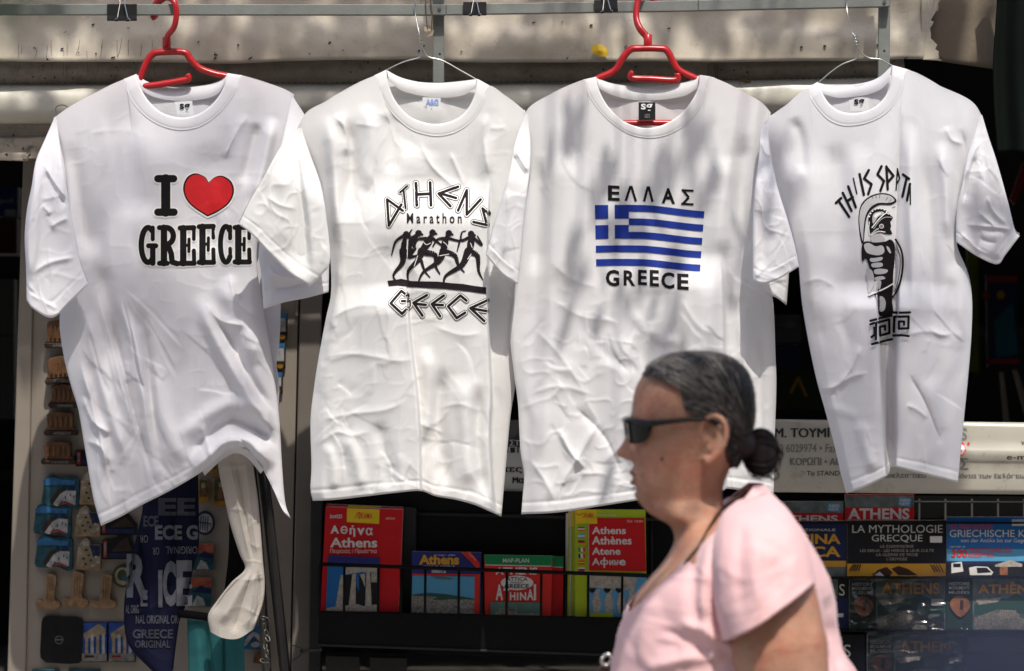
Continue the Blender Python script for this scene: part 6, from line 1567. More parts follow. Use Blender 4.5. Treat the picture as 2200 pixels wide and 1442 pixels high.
wrap('crinkled clear wrap over the ATHEN guide at the bottom edge', 1862, 1350, 2080, 1480, 0.226, 74)

# ================================================================== goods inside the kiosk, colours scaled down to stand for its deep shade
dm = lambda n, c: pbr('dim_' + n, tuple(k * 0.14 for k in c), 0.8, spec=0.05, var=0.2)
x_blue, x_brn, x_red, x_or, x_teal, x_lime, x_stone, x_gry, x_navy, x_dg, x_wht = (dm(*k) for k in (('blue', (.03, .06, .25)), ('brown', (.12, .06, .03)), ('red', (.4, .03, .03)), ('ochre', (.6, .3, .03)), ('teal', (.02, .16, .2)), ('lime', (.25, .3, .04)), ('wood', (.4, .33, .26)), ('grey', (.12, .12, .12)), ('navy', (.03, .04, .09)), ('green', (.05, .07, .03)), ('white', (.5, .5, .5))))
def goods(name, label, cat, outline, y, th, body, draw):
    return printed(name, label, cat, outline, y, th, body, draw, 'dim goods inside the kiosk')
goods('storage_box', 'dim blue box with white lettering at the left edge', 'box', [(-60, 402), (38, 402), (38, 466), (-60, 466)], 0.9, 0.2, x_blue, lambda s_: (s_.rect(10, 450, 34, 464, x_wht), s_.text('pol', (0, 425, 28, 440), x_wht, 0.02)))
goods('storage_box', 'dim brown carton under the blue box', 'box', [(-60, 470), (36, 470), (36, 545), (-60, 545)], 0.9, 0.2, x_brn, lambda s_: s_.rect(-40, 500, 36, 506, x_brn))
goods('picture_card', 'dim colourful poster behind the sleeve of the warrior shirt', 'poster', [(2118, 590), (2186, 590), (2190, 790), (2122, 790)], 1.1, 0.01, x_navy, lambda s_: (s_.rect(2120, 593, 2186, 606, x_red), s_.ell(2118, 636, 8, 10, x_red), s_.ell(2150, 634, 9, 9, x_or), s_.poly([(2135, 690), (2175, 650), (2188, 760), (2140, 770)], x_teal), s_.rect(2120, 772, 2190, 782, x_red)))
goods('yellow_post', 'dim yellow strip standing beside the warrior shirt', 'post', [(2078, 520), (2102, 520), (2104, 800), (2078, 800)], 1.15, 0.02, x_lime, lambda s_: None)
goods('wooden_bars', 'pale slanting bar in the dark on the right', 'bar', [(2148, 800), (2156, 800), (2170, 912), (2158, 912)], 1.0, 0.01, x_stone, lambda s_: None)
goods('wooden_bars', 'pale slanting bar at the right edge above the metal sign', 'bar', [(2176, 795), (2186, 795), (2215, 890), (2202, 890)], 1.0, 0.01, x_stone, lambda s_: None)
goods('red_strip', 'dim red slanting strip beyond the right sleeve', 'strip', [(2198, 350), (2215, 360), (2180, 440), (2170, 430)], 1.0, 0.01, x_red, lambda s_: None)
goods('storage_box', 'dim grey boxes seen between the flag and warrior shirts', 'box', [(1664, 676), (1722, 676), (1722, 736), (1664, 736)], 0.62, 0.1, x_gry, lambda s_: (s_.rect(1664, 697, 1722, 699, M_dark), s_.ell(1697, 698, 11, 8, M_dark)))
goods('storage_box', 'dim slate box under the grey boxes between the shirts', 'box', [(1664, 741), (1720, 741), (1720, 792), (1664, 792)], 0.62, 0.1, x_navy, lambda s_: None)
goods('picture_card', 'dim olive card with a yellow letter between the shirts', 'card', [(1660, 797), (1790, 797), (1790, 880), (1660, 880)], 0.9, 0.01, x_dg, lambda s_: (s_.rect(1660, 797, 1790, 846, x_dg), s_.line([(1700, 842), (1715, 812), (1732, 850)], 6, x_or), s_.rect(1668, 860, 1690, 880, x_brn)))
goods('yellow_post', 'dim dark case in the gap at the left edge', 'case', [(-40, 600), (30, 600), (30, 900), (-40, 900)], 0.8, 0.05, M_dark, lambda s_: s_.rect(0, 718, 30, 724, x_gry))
# dark green tarpaulin at the right edge
M_tarp = pbr('dark_green_tarpaulin', (0.004, 0.0065, 0.005), 0.9, spec=0.1, var=0.25, vscale=6, bump=0.2, bscale=60)
V = []
nu, nv = 40, 60
for j in range(nv):
    for i in range(nu):
        px = 2140 + 220 * i / (nu - 1) + 5 * math.sin(j * 0.12) ; py = -160 + 488 * j / (nv - 1)
        V.append(W(px, py, 0.02 + 0.012 * math.sin(i * 0.5 + 0.3 * math.sin(j * 0.1)) * (1 if i > 1 else 0.3)))
o = mobj('tarpaulin', V, grid_faces(nv, nu), M_tarp, None, True)
so = o.modifiers.new('thickness', 'SOLIDIFY'); so.thickness = 0.004
tag(o, 'dark green tarpaulin hanging at the right edge in front of the awning', 'tarpaulin')
# ================================================================== people
M_skin = pbr('tanned_skin', (0.42, 0.225, 0.145), 0.5, var=0.16, vscale=26, bump=0.5, bscale=230, spec=0.35, sss=0.10, stain=[(22, 0.45, 0.66, 0.6, (0.40, 0.12, 0.075)), (120, 0.56, 0.70, 0.45, (0.20, 0.085, 0.045)), (48, 0.58, 0.72, 0.35, (0.45, 0.26, 0.16))], speck=[(85, 0.13, 0.55, (0.16, 0.07, 0.035))])
crease_bump(M_skin, 0.10, 60.0)
M_lip = pbr('lip_skin', (0.27, 0.075, 0.06), 0.4, sss=0.1)
M_pink = pbr('pale_pink_jersey', (0.77, 0.485, 0.485), 0.85, var=0.04, vscale=9, bump=0.15, bscale=380, sheen=0.15, transl=0.08, spec=0.15)
crease_bump(M_pink, 0.22, 24.0)
M_black = pbr('glossy_black_plastic', (0.005, 0.005, 0.006), 0.2, spec=0.35)
M_lens = pbr('dark_lens', (0.004, 0.004, 0.004), 0.12, spec=0.25)
M_trous = pbr('dark_grey_trousers', (0.03, 0.03, 0.035), 0.85, var=0.1)
M_shoe = pbr('brown_shoe', (0.06, 0.035, 0.02), 0.5)
M_cordm = pbr('dark_brown_cord', (0.045, 0.018, 0.012), 0.5)
# hair: dark with grey roots towards the face, combed back
def hair_mat(name, dark, grey, x0, x1):
    m = bpy.data.materials.new(name); m.use_nodes = True
    nt = m.node_tree; N = nt.nodes; Lk = nt.links; b = N['Principled BSDF']
    b.inputs['Roughness'].default_value = 0.38; b.inputs['Specular IOR Level'].default_value = 0.45
    tc = N.new('ShaderNodeTexCoord'); mp = N.new('ShaderNodeMapping'); mp.inputs['Scale'].default_value = (14, 160, 230)
    Lk.new(tc.outputs['Object'], mp.inputs['Vector'])
    n = N.new('ShaderNodeTexNoise'); n.inputs['Scale'].default_value = 1.0; n.inputs['Detail'].default_value = 5
    Lk.new(mp.outputs[0], n.inputs['Vector'])
    sx = N.new('ShaderNodeSeparateXYZ'); Lk.new(tc.outputs['Object'], sx.inputs[0])
    mr = N.new('ShaderNodeMapRange'); mr.inputs['From Min'].default_value = x0; mr.inputs['From Max'].default_value = x1; mr.inputs['To Min'].default_value = 1.0; mr.inputs['To Max'].default_value = 0.0
    Lk.new(sx.outputs['X'], mr.inputs['Value'])
    ml = N.new('ShaderNodeMath'); ml.operation = 'MULTIPLY'; Lk.new(mr.outputs[0], ml.inputs[0])
    rp = N.new('ShaderNodeValToRGB'); rp.color_ramp.elements[0].position = 0.35; rp.color_ramp.elements[1].position = 0.62
    Lk.new(n.outputs['Fac'], rp.inputs['Fac']); Lk.new(rp.outputs['Color'], ml.inputs[1])
    mx = N.new('ShaderNodeMix'); mx.data_type = 'RGBA'; mx.inputs['A'].default_value = (*dark, 1); mx.inputs['B'].default_value = (*grey, 1)
    Lk.new(ml.outputs[0], mx.inputs['Factor']); Lk.new(mx.outputs['Result'], b.inputs['Base Color'])
    bp = N.new('ShaderNodeBump'); bp.inputs['Strength'].default_value = 0.7; bp.inputs['Distance'].default_value = 0.004
    Lk.new(n.outputs['Fac'], bp.inputs['Height']); Lk.new(bp.outputs['Normal'], b.inputs['Normal'])
    return m

def ring_loft(rings, cap=True, closed_faces=True):
    """rings: list of (n,3) arrays"""
    n = len(rings[0]); V = [tuple(p) for r in rings for p in r]; F = []
    for j in range(len(rings) - 1):
        for i in range(n):
            F.append((j * n + i, j * n + (i + 1) % n, (j + 1) * n + (i + 1) % n, (j + 1) * n + i))
    if cap:
        F.append(tuple(range(n - 1, -1, -1))); F.append(tuple((len(rings) - 1) * n + i for i in range(n)))
    return V, F

def interp_rows(rows, q):
    r = np.array(rows, float)
    c = catmull(r, 8)
    return np.stack([np.interp(q, c[:, 0], c[:, k]) for k in range(r.shape[1])], 1)

def remesh(parts, voxel, name, mat, parent, smooth_it=2):
    g = Geo()
    for V, F in parts: g.add(V, F)
    me = bpy.data.meshes.new(name); me.from_pydata(g.v, [], g.f)
    bm = bmesh.new(); bm.from_mesh(me); bmesh.ops.recalc_face_normals(bm, faces=bm.faces); bm.to_mesh(me); bm.free()
    ob = bpy.data.objects.new('tmp', me); col.objects.link(ob)
    rm = ob.modifiers.new('r', 'REMESH'); rm.mode = 'VOXEL'; rm.voxel_size = voxel; rm.use_smooth_shade = True
    sm = ob.modifiers.new('s', 'SMOOTH'); sm.factor = 0.5; sm.iterations = smooth_it
    dg = bpy.context.evaluated_depsgraph_get(); dg.update()
    m2 = bpy.data.meshes.new_from_object(ob.evaluated_get(dg))
    bpy.data.objects.remove(ob); bpy.data.meshes.remove(me)
    m2.name = name; m2.materials.clear(); m2.materials.append(mat)
    m2.polygons.foreach_set('use_smooth', np.ones(len(m2.polygons), bool))
    o = bpy.data.objects.new(name, m2)
    return link(o, parent)

def limb_tube(pts, rad, n=20, flat=1.0, dens=6):
    P = catmull(pts, dens); r = np.interp(np.linspace(0, 1, len(P)), np.linspace(0, 1, len(rad)), rad)
    g = Geo(); g.tube([Vector(p) for p in P], list(r), n, flat=flat)
    # rounded ends
    return g.v, g.f
def ball(c, r, sx=1, sy=1, sz=1, n=16):
    V = []; F = []
    for j in range(n + 1):
        a = math.pi * j / n
        for i in range(n): V.append((c[0] + sx * r * math.sin(a) * math.cos(2 * math.pi * i / n), c[1] + sy * r * math.sin(a) * math.sin(2 * math.pi * i / n), c[2] + sz * r * math.cos(a)))
    for j in range(n):
        for i in range(n): F.append((j * n + i, j * n + (i + 1) % n, (j + 1) * n + (i + 1) % n, (j + 1) * n + i))
    return V, F
def hand_parts(wr, d, side, palm_n, s=1.0):
    """wrist, direction of the fingers, direction towards the thumb, palm normal (curl direction)"""
    wr, d, side, pn = (Vector(k) for k in (wr, d, side, palm_n))
    d.normalize(); side.normalize(); pn.normalize()
    out = [limb_tube([wr - d * 0.03, wr + d * 0.02, wr + d * 0.06 * s, wr + d * 0.092 * s], [0.024 * s, 0.030 * s, 0.038 * s, 0.034 * s], 16, 0.55)]
    for k, (off, ln) in enumerate(((0.030, 0.070), (0.010, 0.078), (-0.010, 0.073), (-0.029, 0.058))):
        b = wr + d * 0.085 * s + side * off * s
        out.append(limb_tube([b - d * 0.02, b + d * ln * 0.4 * s + pn * 0.006, b + d * ln * 0.72 * s + pn * 0.020, b + d * ln * 0.92 * s + pn * 0.040], [0.010 * s, 0.0098 * s, 0.009 * s, 0.0075 * s], 10))
    b = wr + d * 0.025 * s + side * 0.024 * s
    out.append(limb_tube([b, b + side * 0.022 * s + d * 0.02 * s + pn * 0.01, b + side * 0.03 * s + d * 0.05 * s + pn * 0.022, b + side * 0.026 * s + d * 0.07 * s + pn * 0.03], [0.015 * s, 0.013 * s, 0.011 * s, 0.0085 * s], 10))
    return out

# ------------------------------------------------------------------ the woman in pink, walking to the left
PY = -0.95
def Q(px, py, lat=0.0):
    p = W(px, py, PY); return Vector((p.x, PY + lat, p.z))
def Qn(px, py, lat):
    return W(px, py, PY + lat)
woman = thing('person', 'person in a pale pink t-shirt and dark sunglasses walking left, hair in a bun', 'person', (Q(1560, 721).x, PY, 0))
head_rows = [(763, 1478, 1514, .010), (767, 1450, 1538, .028), (775, 1425, 1560, .046), (788, 1400, 1582, .060), (806, 1381, 1598, .070), (832, 1366, 1608, .0755), (862, 1359, 1612, .077), (895, 1357, 1612, .077), (925, 1359, 1607, .0755), (950, 1360, 1598, .074),
             (975, 1360, 1586, .0725), (1000, 1360, 1572, .070), (1020, 1360, 1562, .067), (1040, 1362, 1556, .063), (1058, 1366, 1552, .059), (1072, 1371, 1552, .057), (1084, 1377, 1554, .060), (1098, 1389, 1558, .063), (1112, 1410, 1562, .066), (1130, 1440, 1572, .068), (1160, 1449, 1592, .071), (1195, 1440, 1622, .078), (1230, 1440, 1650, .09)]
def head_point(py, row, th, off=0.0, feats=True):
    """th: 0 = straight ahead (towards -x), +-pi = back; lateral sign: + is the far side"""
    front, back, w = row
    cx = (front + back) / 2; rx = (back - front) / 2
    c, s = math.cos(th), math.sin(th)
    fr = max(0.0, c)
    ex = 0.86
    px = cx - (rx + off) * math.copysign(abs(c) ** ex, c)
    lat = (w + off * 0.0007) * math.copysign(abs(s) ** ex, s) * (1 - 0.10 * fr ** 2)
    if feats and fr > 0.0:
        def g(v, m, sg): return math.exp(-((v - m) / sg) ** 2)
        ns = np.interp(py, [898, 915, 930, 950, 966, 974, 981, 987, 992], [0, 5, 11, 22, 34, 39, 35, 14, 0])
        nsg = np.interp(py, [900, 940, 970, 985], [0.008, 0.011, 0.0175, 0.019])
        px -= ns * math.exp(-abs(lat / nsg) ** 2.4)
        px -= fr * (3.5 * g(py, 898, 9) * g(lat, 0, 0.045) + 8 * g(py, 1014, 8) * g(lat, 0, 0.024) + 8 * g(py, 1037, 7) * g(lat, 0, 0.022) - 5 * g(py, 1026, 3.8) * g(lat, 0, 0.027) - 6 * g(py, 1050, 6) * g(lat, 0, 0.022) + 6 * g(py, 1066, 10) * g(lat, 0, 0.020) - 3 * g(py, 999, 6) * g(lat, 0, 0.010))
        for sd in (-1, 1):
            px += 9 * g(py, 926, 14) * g(lat, sd * 0.033, 0.015)
            px -= 4 * g(py, 968, 18) * g(lat, sd * 0.046, 0.02)
            px -= 9 * g(py, 1048, 20) * g(lat, sd * 0.044, 0.013)
            px += 5 * g(py - 998, (abs(lat) - 0.022) * 2000, 11) * g(abs(lat), 0.034, 0.016)     # fold beside the mouth
    return Q(px, py, lat)
nth = 120
pys = np.unique(np.r_[np.linspace(763, 800, 16), np.linspace(800, 1100, 150), np.linspace(1100, 1230, 24)])
rowsI = interp_rows(head_rows, pys)
ths = np.linspace(-math.pi, math.pi, nth, endpoint=False)
head = ring_loft([[head_point(r[0], r[1:], t) for t in ths] for r in rowsI])
parts = [head]
for sd in (-1, 1):
    L_ = lambda px, py, l: Q(px, py, sd * l)
    helix = [L_(1506, 938, .074), L_(1500, 912, .078), L_(1514, 894, .086), L_(1535, 892, .094), L_(1549, 907, .099), L_(1551, 934, .098), L_(1543, 958, .093), L_(1530, 977, .087), L_(1517, 988, .082), L_(1508, 980, .076)]
    parts.append(limb_tube(helix, [.0038, .0043, .0046, .0048, .0048, .0046, .0048, .0058, .0064, .0045], 10))
    parts.append(limb_tube([L_(1532, 912, .084), L_(1538, 935, .087), L_(1530, 955, .084), L_(1518, 965, .078)], [.004, .005, .005, .005], 8))
    bowl = [L_(1506, 905, .073), L_(1545, 905, .083), L_(1547, 940, .082), L_(1525, 980, .078), L_(1508, 975, .073), L_(1503, 940, .073)]
    V = [tuple(p) for p in bowl] + [tuple(p + Vector((0, -sd * 0.012, 0))) for p in bowl]; nb_ = len(bowl)
    parts.append((V, [tuple(range(nb_)), tuple(range(2 * nb_ - 1, nb_ - 1, -1))] + [(i, i + nb_, (i + 1) % nb_ + nb_, (i + 1) % nb_) for i in range(nb_)]))
    parts.append(limb_tube([L_(1503, 930, .074), L_(1508, 940, .079), L_(1505, 950, .075)], [.004, .005, .004], 8))
# trunk under the clothes
def trunk_ring(py, f, b, w, n=64, lat0=0.0):
    cx, rx = (f + b) / 2, (b - f) / 2
    return [Q(cx - rx * math.copysign(abs(math.cos(t)) ** 0.9, math.cos(t)), py, lat0 + w * math.copysign(abs(math.sin(t)) ** 0.8, math.sin(t))) for t in [2 * math.pi * k / n for k in range(n)]]
skin_rows = [(1118, 1470, 1640, .07), (1135, 1462, 1680, .12), (1160, 1452, 1715, .165), (1190, 1440, 1735, .19), (1220, 1419, 1752, .198), (1250, 1393, 1768, .198), (1280, 1370, 1776, .198), (1310, 1356, 1780, .198), (1360, 1345, 1782, .198), (1440, 1330, 1815, .20), (1520, 1325, 1835, .21), (1700, 1345, 1825, .215), (1950, 1360, 1835, .22), (2100, 1400, 1800, .20), (2180, 1460, 1740, .15)]
q_ = np.linspace(1118, 2180, 70)
parts.append(ring_loft([trunk_ring(*r) for r in interp_rows(skin_rows, q_)]))
# arms: near arm hangs a little back with the elbow bent, far arm forward
near = [Qn(1630, 1130, -.15), Qn(1650, 1230, -.195), Qn(1676, 1400, -.220), Qn(1700, 1560, -.235), Qn(1650, 1690, -.235), Qn(1580, 1830, -.225)]
parts.append(limb_tube(near, [.045, .062, .070, .054, .046, .030], 28, 1.0, 10))
parts += hand_parts(Qn(1575, 1840, -.225), Q(1520, 1960, -.22) - Q(1575, 1840, -.225), (-0.6, 0, -0.6), (0, 0.9, -0.3), 0.95)
far = [Q(1610, 1130, .15), Q(1560, 1260, .195), Q(1520, 1440, .225), Q(1490, 1600, .225), Q(1420, 1690, .19), Q(1350, 1720, .14)]
parts.append(limb_tube(far, [.045, .060, .062, .048, .042, .030], 24, 1.0, 10))
parts += hand_parts(Q(1348, 1722, .14), Vector((-0.9, -0.3, -0.1)), (0, 0, 1), (0.2, -0.9, 0), 0.95)
for sd, fx, kx in ((-1, 1470, 1500), (1, 1730, 1650)):
    leg = [Q(1590, 2080, sd * .10), Q((1590 + kx) / 2, 2280, sd * .10), Q(kx, 2520, sd * .09), Q((kx + fx) / 2 + 15, 2720, sd * .09), Q(fx, 2940, sd * .09)]
    parts.append(limb_tube(leg, [.105, .088, .060, .056, .038], 22, 1.0, 8))
    parts.append(limb_tube([Q(fx + 25, 2975, sd * .09), Q(fx - 40, 2990, sd * .09), Q(fx - 150, 3008, sd * .095)], [.036, .038, .025], 14))
body = remesh(parts, 0.0036, 'body', M_skin, woman, 2)
# lips as a thin tinted patch on the face
V = []; 
pyl = np.linspace(1010, 1043, 20); ll = np.linspace(-0.024, 0.024, 26)
for a in pyl:
    r = interp_rows(head_rows, [a])[0]
    for l in ll:
        wdt = abs(l) / 0.025
        aa = 1026 + (a - 1026) * math.sqrt(max(0.0, 1 - wdt ** 2))
        r2 = interp_rows(head_rows, [aa])[0]
        th = math.asin(max(-1, min(1, (abs(l) / (r2[3] * 0.93)) ** (1 / 0.86)))) * (1 if l > 0 else -1)
        V.append(head_point(aa, r2[1:], th) + Vector((-0.0004, 0, 0)))
mobj('lips', V, grid_faces(20, 26), M_lip, woman, True)

# hair shell, tie, bun
M_hair = hair_mat('dark_grey_combed_hair', (0.012, 0.008, 0.0075), (0.17, 0.152, 0.13), W(1400, 0, PY).x, W(1570, 0, PY).x)
def hairline(px, py, lat):
    """signed pixels: positive inside the hair"""
    wob = 5 * float(vnoise(px / 26, py / 5.0 + lat * 160, 81)) + 3 * float(vnoise(px / 9, py / 2.6 + lat * 300, 82))
    hx = np.interp(px, [1350, 1380, 1440, 1456, 1466, 1500, 1506, 1548, 1554, 1575, 1640], [806, 803, 806, 842, 884, 898, 902, 905, 985, 1020, 1046])
    return hx - py + wob
V = []; nth2 = 220
pyh = np.r_[np.linspace(763, 800, 40), np.linspace(801.5, 1062, 150)]
rowsH = interp_rows(head_rows, pyh)
thh = np.linspace(-math.pi, math.pi, nth2, endpoint=False)
rings = []
for r in rowsH:
    ring = []
    for t in thh:
        p0 = head_point(r[0], r[1:], t, 0, False)
        k0 = (PY + 6.0) / 7200.0
        px0 = p0.x / k0 + 1100
        hl_ = hairline(px0, r[0], p0.y - PY)
        back = max(0.0, -math.cos(t))
        off = -5 + 13.5 * float(sstep(-3, 16, hl_)) + 3 * back
        strand = 1.4 * float(vnoise(px0 / 60, r[0] / 4.2, 83)) + 0.9 * float(vnoise(px0 / 45, r[0] / 2.0, 84))
        off += strand * float(sstep(0, 12, hl_))
        ring.append(head_point(r[0] - 10 * float(sstep(0, 20, hl_)) * max(0.0, (830 - r[0]) / 67), r[1:], t, off, False))
    rings.append(ring)
V, F = ring_loft(rings)
hair = mobj('hair', V, F, M_hair, woman, True)
gb = Geo()
rs_ = random.Random(5)
for k in range(170):       # strands wound around the bun
    c0 = Vector((1634, 972, 0)); a0 = rs_.random() * 6.28; tilt = rs_.uniform(-1.1, 1.1); rad = rs_.uniform(31, 41)
    pts = []
    for i in range(15):
        a = a0 + i * 0.32
        lx, ly, lz = rad * math.cos(a), rad * math.sin(a) * math.cos(tilt), rad * math.sin(a) * math.sin(tilt)
        pts.append(Q(c0.x + lx * 0.98, c0.y + ly * 1.26, lz * 0.00088 + rs_.uniform(-.001, .001)))
    gb.tube(pts, [1.7 / 1426 * math.sin(math.pi * (i + 0.7) / 16) + 0.0003 for i in range(15)], 4)
V_, F_ = ball((0, 0, 0), 1.0, n=24)
gb.add([Q(1634 + 35 * x, 972 + 45 * z, 0.031 * y) for x, y, z in V_], F_)
for k in range(14):       # gathered hair from the nape to the tie
    a = 6.28 * k / 14
    gb.tube([Q(1560 + 6 * math.cos(a), 930 + 60 * math.sin(a) * 0.5, 0.06 * math.cos(a)), Q(1592, 950 + 14 * math.sin(a), 0.035 * math.cos(a)), Q(1612, 960 + 7 * math.sin(a), 0.012 * math.cos(a)), Q(1626, 966, 0.005 * math.cos(a))], [0.016, 0.018, 0.016, 0.010], 8)
gb.tube(smooth3([Q(1640, 1010, -.01), Q(1660, 1030, -.008), Q(1672, 1022, -.004), Q(1668, 1008, 0)]), 0.0016, 6)
M_bun = pbr('dark_bun_hair', (0.014, 0.009, 0.0075), 0.55, spec=0.25)
for k in range(26):
    a0 = rs_.uniform(-0.4, 1.9); gb.tube(smooth3([Q(1634 + 40 * math.cos(a0), 972 + 50 * math.sin(a0), rs_.uniform(-.02, .02)), Q(1634 + 48 * math.cos(a0 + .3), 972 + 58 * math.sin(a0 + .3), rs_.uniform(-.02, .02)), Q(1634 + 42 * math.cos(a0 + .6), 972 + 52 * math.sin(a0 + .6), rs_.uniform(-.02, .02))], 4), 0.0006, 4)
gb.build('hair_bun', M_bun, hair, True)
gt = Geo(); gt.tube([Q(1607 + 3 * math.cos(6.283 * i / 14), 958 + 15 * math.sin(6.283 * i / 14), 0.012 * math.cos(6.283 * i / 14)) for i in range(15)], 0.004, 8)
gt.build('hair_tie', M_blk, hair, True)
HT_py = np.arange(755, 1070.0, 1.0); HT = interp_rows(head_rows, np.clip(HT_py, 763, 1230))
def scalp(px, py, off, sd):
    """point on the head surface at profile position (px, py), lifted by off pixels; sd -1 near side, 1 far side"""
    r = [np.interp(py, HT_py, HT[:, k]) for k in (1, 2, 3)]
    cx, rx = (r[0] + r[1]) / 2, (r[1] - r[0]) / 2 + off
    c = max(-0.999, min(0.999, (cx - px) / rx)); th = sd * math.acos(math.copysign(abs(c) ** (1 / 0.86), c))
    lift = 10 * max(0.0, (830 - py) / 67)
    return head_point(py - lift * min(1, max(0, off) / 8), r, th, off, False)
gd, gg = Geo(), Geo()
for k in range(2000):
    sd = -1 if rs_.random() < 0.8 else 1
    px0 = rs_.uniform(1372, 1612); lo_ = float(np.interp(px0, [1372, 1380, 1400, 1430, 1480, 1560, 1590, 1612], [800, 790, 777, 768, 765, 772, 790, 840]))
    hi_ = float(np.interp(px0, [1372, 1440, 1456, 1466, 1500, 1548, 1556, 1590], [806, 808, 845, 886, 899, 905, 980, 1010]))
    py0 = rs_.uniform(lo_, hi_ + 2)
    pxe, pye = max(1592, px0 + 4) + rs_.uniform(-6, 8), 935 + 0.32 * (py0 - 880) + rs_.uniform(-8, 8)
    f1_ = rs_.uniform(0.45, 1.0); ofs = rs_.uniform(8.5, 11.5); root = px0 < float(np.interp(py0, [765, 805, 840, 886, 900], [1400, 1440, 1462, 1490, 1520]))
    pts = []
    for i_ in range(8):
        f = f1_ * i_ / 7
        px = px0 + (pxe - px0) * f; py = py0 + (pye - py0) * (f ** 1.6) + 3 * math.sin(f * 3.1) + rs_.uniform(-0.5, 0.5)
        pts.append(scalp(px, py, (3.0 if i_ == 0 and root else ofs + 3.5 * float(sstep(1480, 1590, px)) + 1.5 * math.sin(i_ + k)), sd))
    grey = rs_.random() < float(np.interp(px0, [1380, 1470, 1540, 1590], [0.65, 0.5, 0.2, 0.05]))
    (gg if grey else gd).tube(pts, [0.0003, 0.0007, 0.0008, 0.0008, 0.0008, 0.0007, 0.0005, 0.0002], 3, cap=False)
for k in range(24):      # flyaways
    px0, py0 = rs_.uniform(1420, 1600), rs_.uniform(768, 850)
    pts = [scalp(px0 + 16 * i_, py0 + 3 * i_, 10 + 1.8 * i_ * rs_.random(), -1) for i_ in range(5)]
    gd.tube(pts, 0.00022, 3, cap=False)
M_wisp = pbr('grey_hair_strands', (0.16, 0.143, 0.125), 0.5); M_dst = pbr('dark_hair_strands', (0.016, 0.011, 0.009), 0.4)
tag(gg.build('grey_strands', M_wisp, hair, True), kind='stuff'); tag(gd.build('dark_strands', M_dst, hair, True), kind='stuff')
# mouth line and a mole
gm = Geo(); pts = []
for l in np.linspace(-0.024, 0.024, 13):
    py = 1027 + 4 * (abs(l) / 0.024) ** 2
    r = [np.interp(py, HT_py, HT[:, k]) for k in (1, 2, 3)]
    th = math.asin(max(-1, min(1, (abs(l) / (r[2] * 0.93)) ** (1 / 0.86)))) * (1 if l > 0 else -1)
    pts.append(head_point(py, r, th))
gm.tube(pts, [0.0004] + [0.0012] * 11 + [0.0004], 5); gm.build('mouth_line', M_cordm, woman, True)
pm = scalp(1418, 983, 0.6, -1); V_, F_ = ball(tuple(pm), 0.0024, n=8); mobj('mole', V_, F_, M_cordm, woman, True)

# sunglasses
for sd in (-1, 1):
    V = []
    for j in range(12):
        b = j / 11
        for i in range(16):
            a = i / 15
            lat = sd * (0.010 + 0.060 * a)
            px = 1343 + 50 * a ** 2.0 + 5 * b
            e_ = math.sqrt(max(0.0, 1 - abs(2 * a - 0.95) ** 3.2)) if a < 1 else 0.0; top, bot = 904 + 4 * a, 909 + 43 * e_
            V.append(Q(px, top + (bot - top) * b, lat))
    o = mobj('sunglass_lens', V, grid_faces(12, 16), M_lens, woman, True); so = o.modifiers.new('t', 'SOLIDIFY'); so.thickness = 0.003
    g = Geo()
    g.tube(smooth3([Q(1341, 903, sd * .004), Q(1347, 902, sd * .035), Q(1372, 904, sd * .062), Q(1394, 908, sd * .074)], 5), 0.0042, 8)
    g.build('sunglass_frame', M_black, woman, True)
    g = Geo(); 
    tp = smooth3([Q(1390, 908, sd * .076), Q(1430, 903, sd * .0815), Q(1475, 899, sd * .085), Q(1512, 898, sd * .085), Q(1535, 912, sd * .080)], 5)
    g.tube(tp, np.interp(np.linspace(0, 1, len(tp)), [0, 0.3, 1], [0.0052, 0.0040, 0.0026]), 8)
    g.build('sunglass_temple', M_black, woman, True)

# necklace cord
def on_neck(px, py, extra=0.0035):
    d = Vector((0, 1, 0)); o_ = Q(px, py, -0.4)
    hit = NB.ray_cast(o_, d)[0]
    return hit - d * extra if hit is not None else Q(px, py, -0.05)
NB = BVHTree.FromPolygons([v.co.copy() for v in body.data.vertices], [tuple(p.vertices) for p in body.data.polygons])
g = Geo(); g.tube(smooth3([on_neck(a, b) for a, b in ((1602, 1046), (1585, 1062), (1562, 1078), (1540, 1098), (1515, 1128), (1492, 1160), (1470, 1188), (1452, 1212))], 5), 0.0026, 7); g.build('necklace', M_cordm, woman, True)

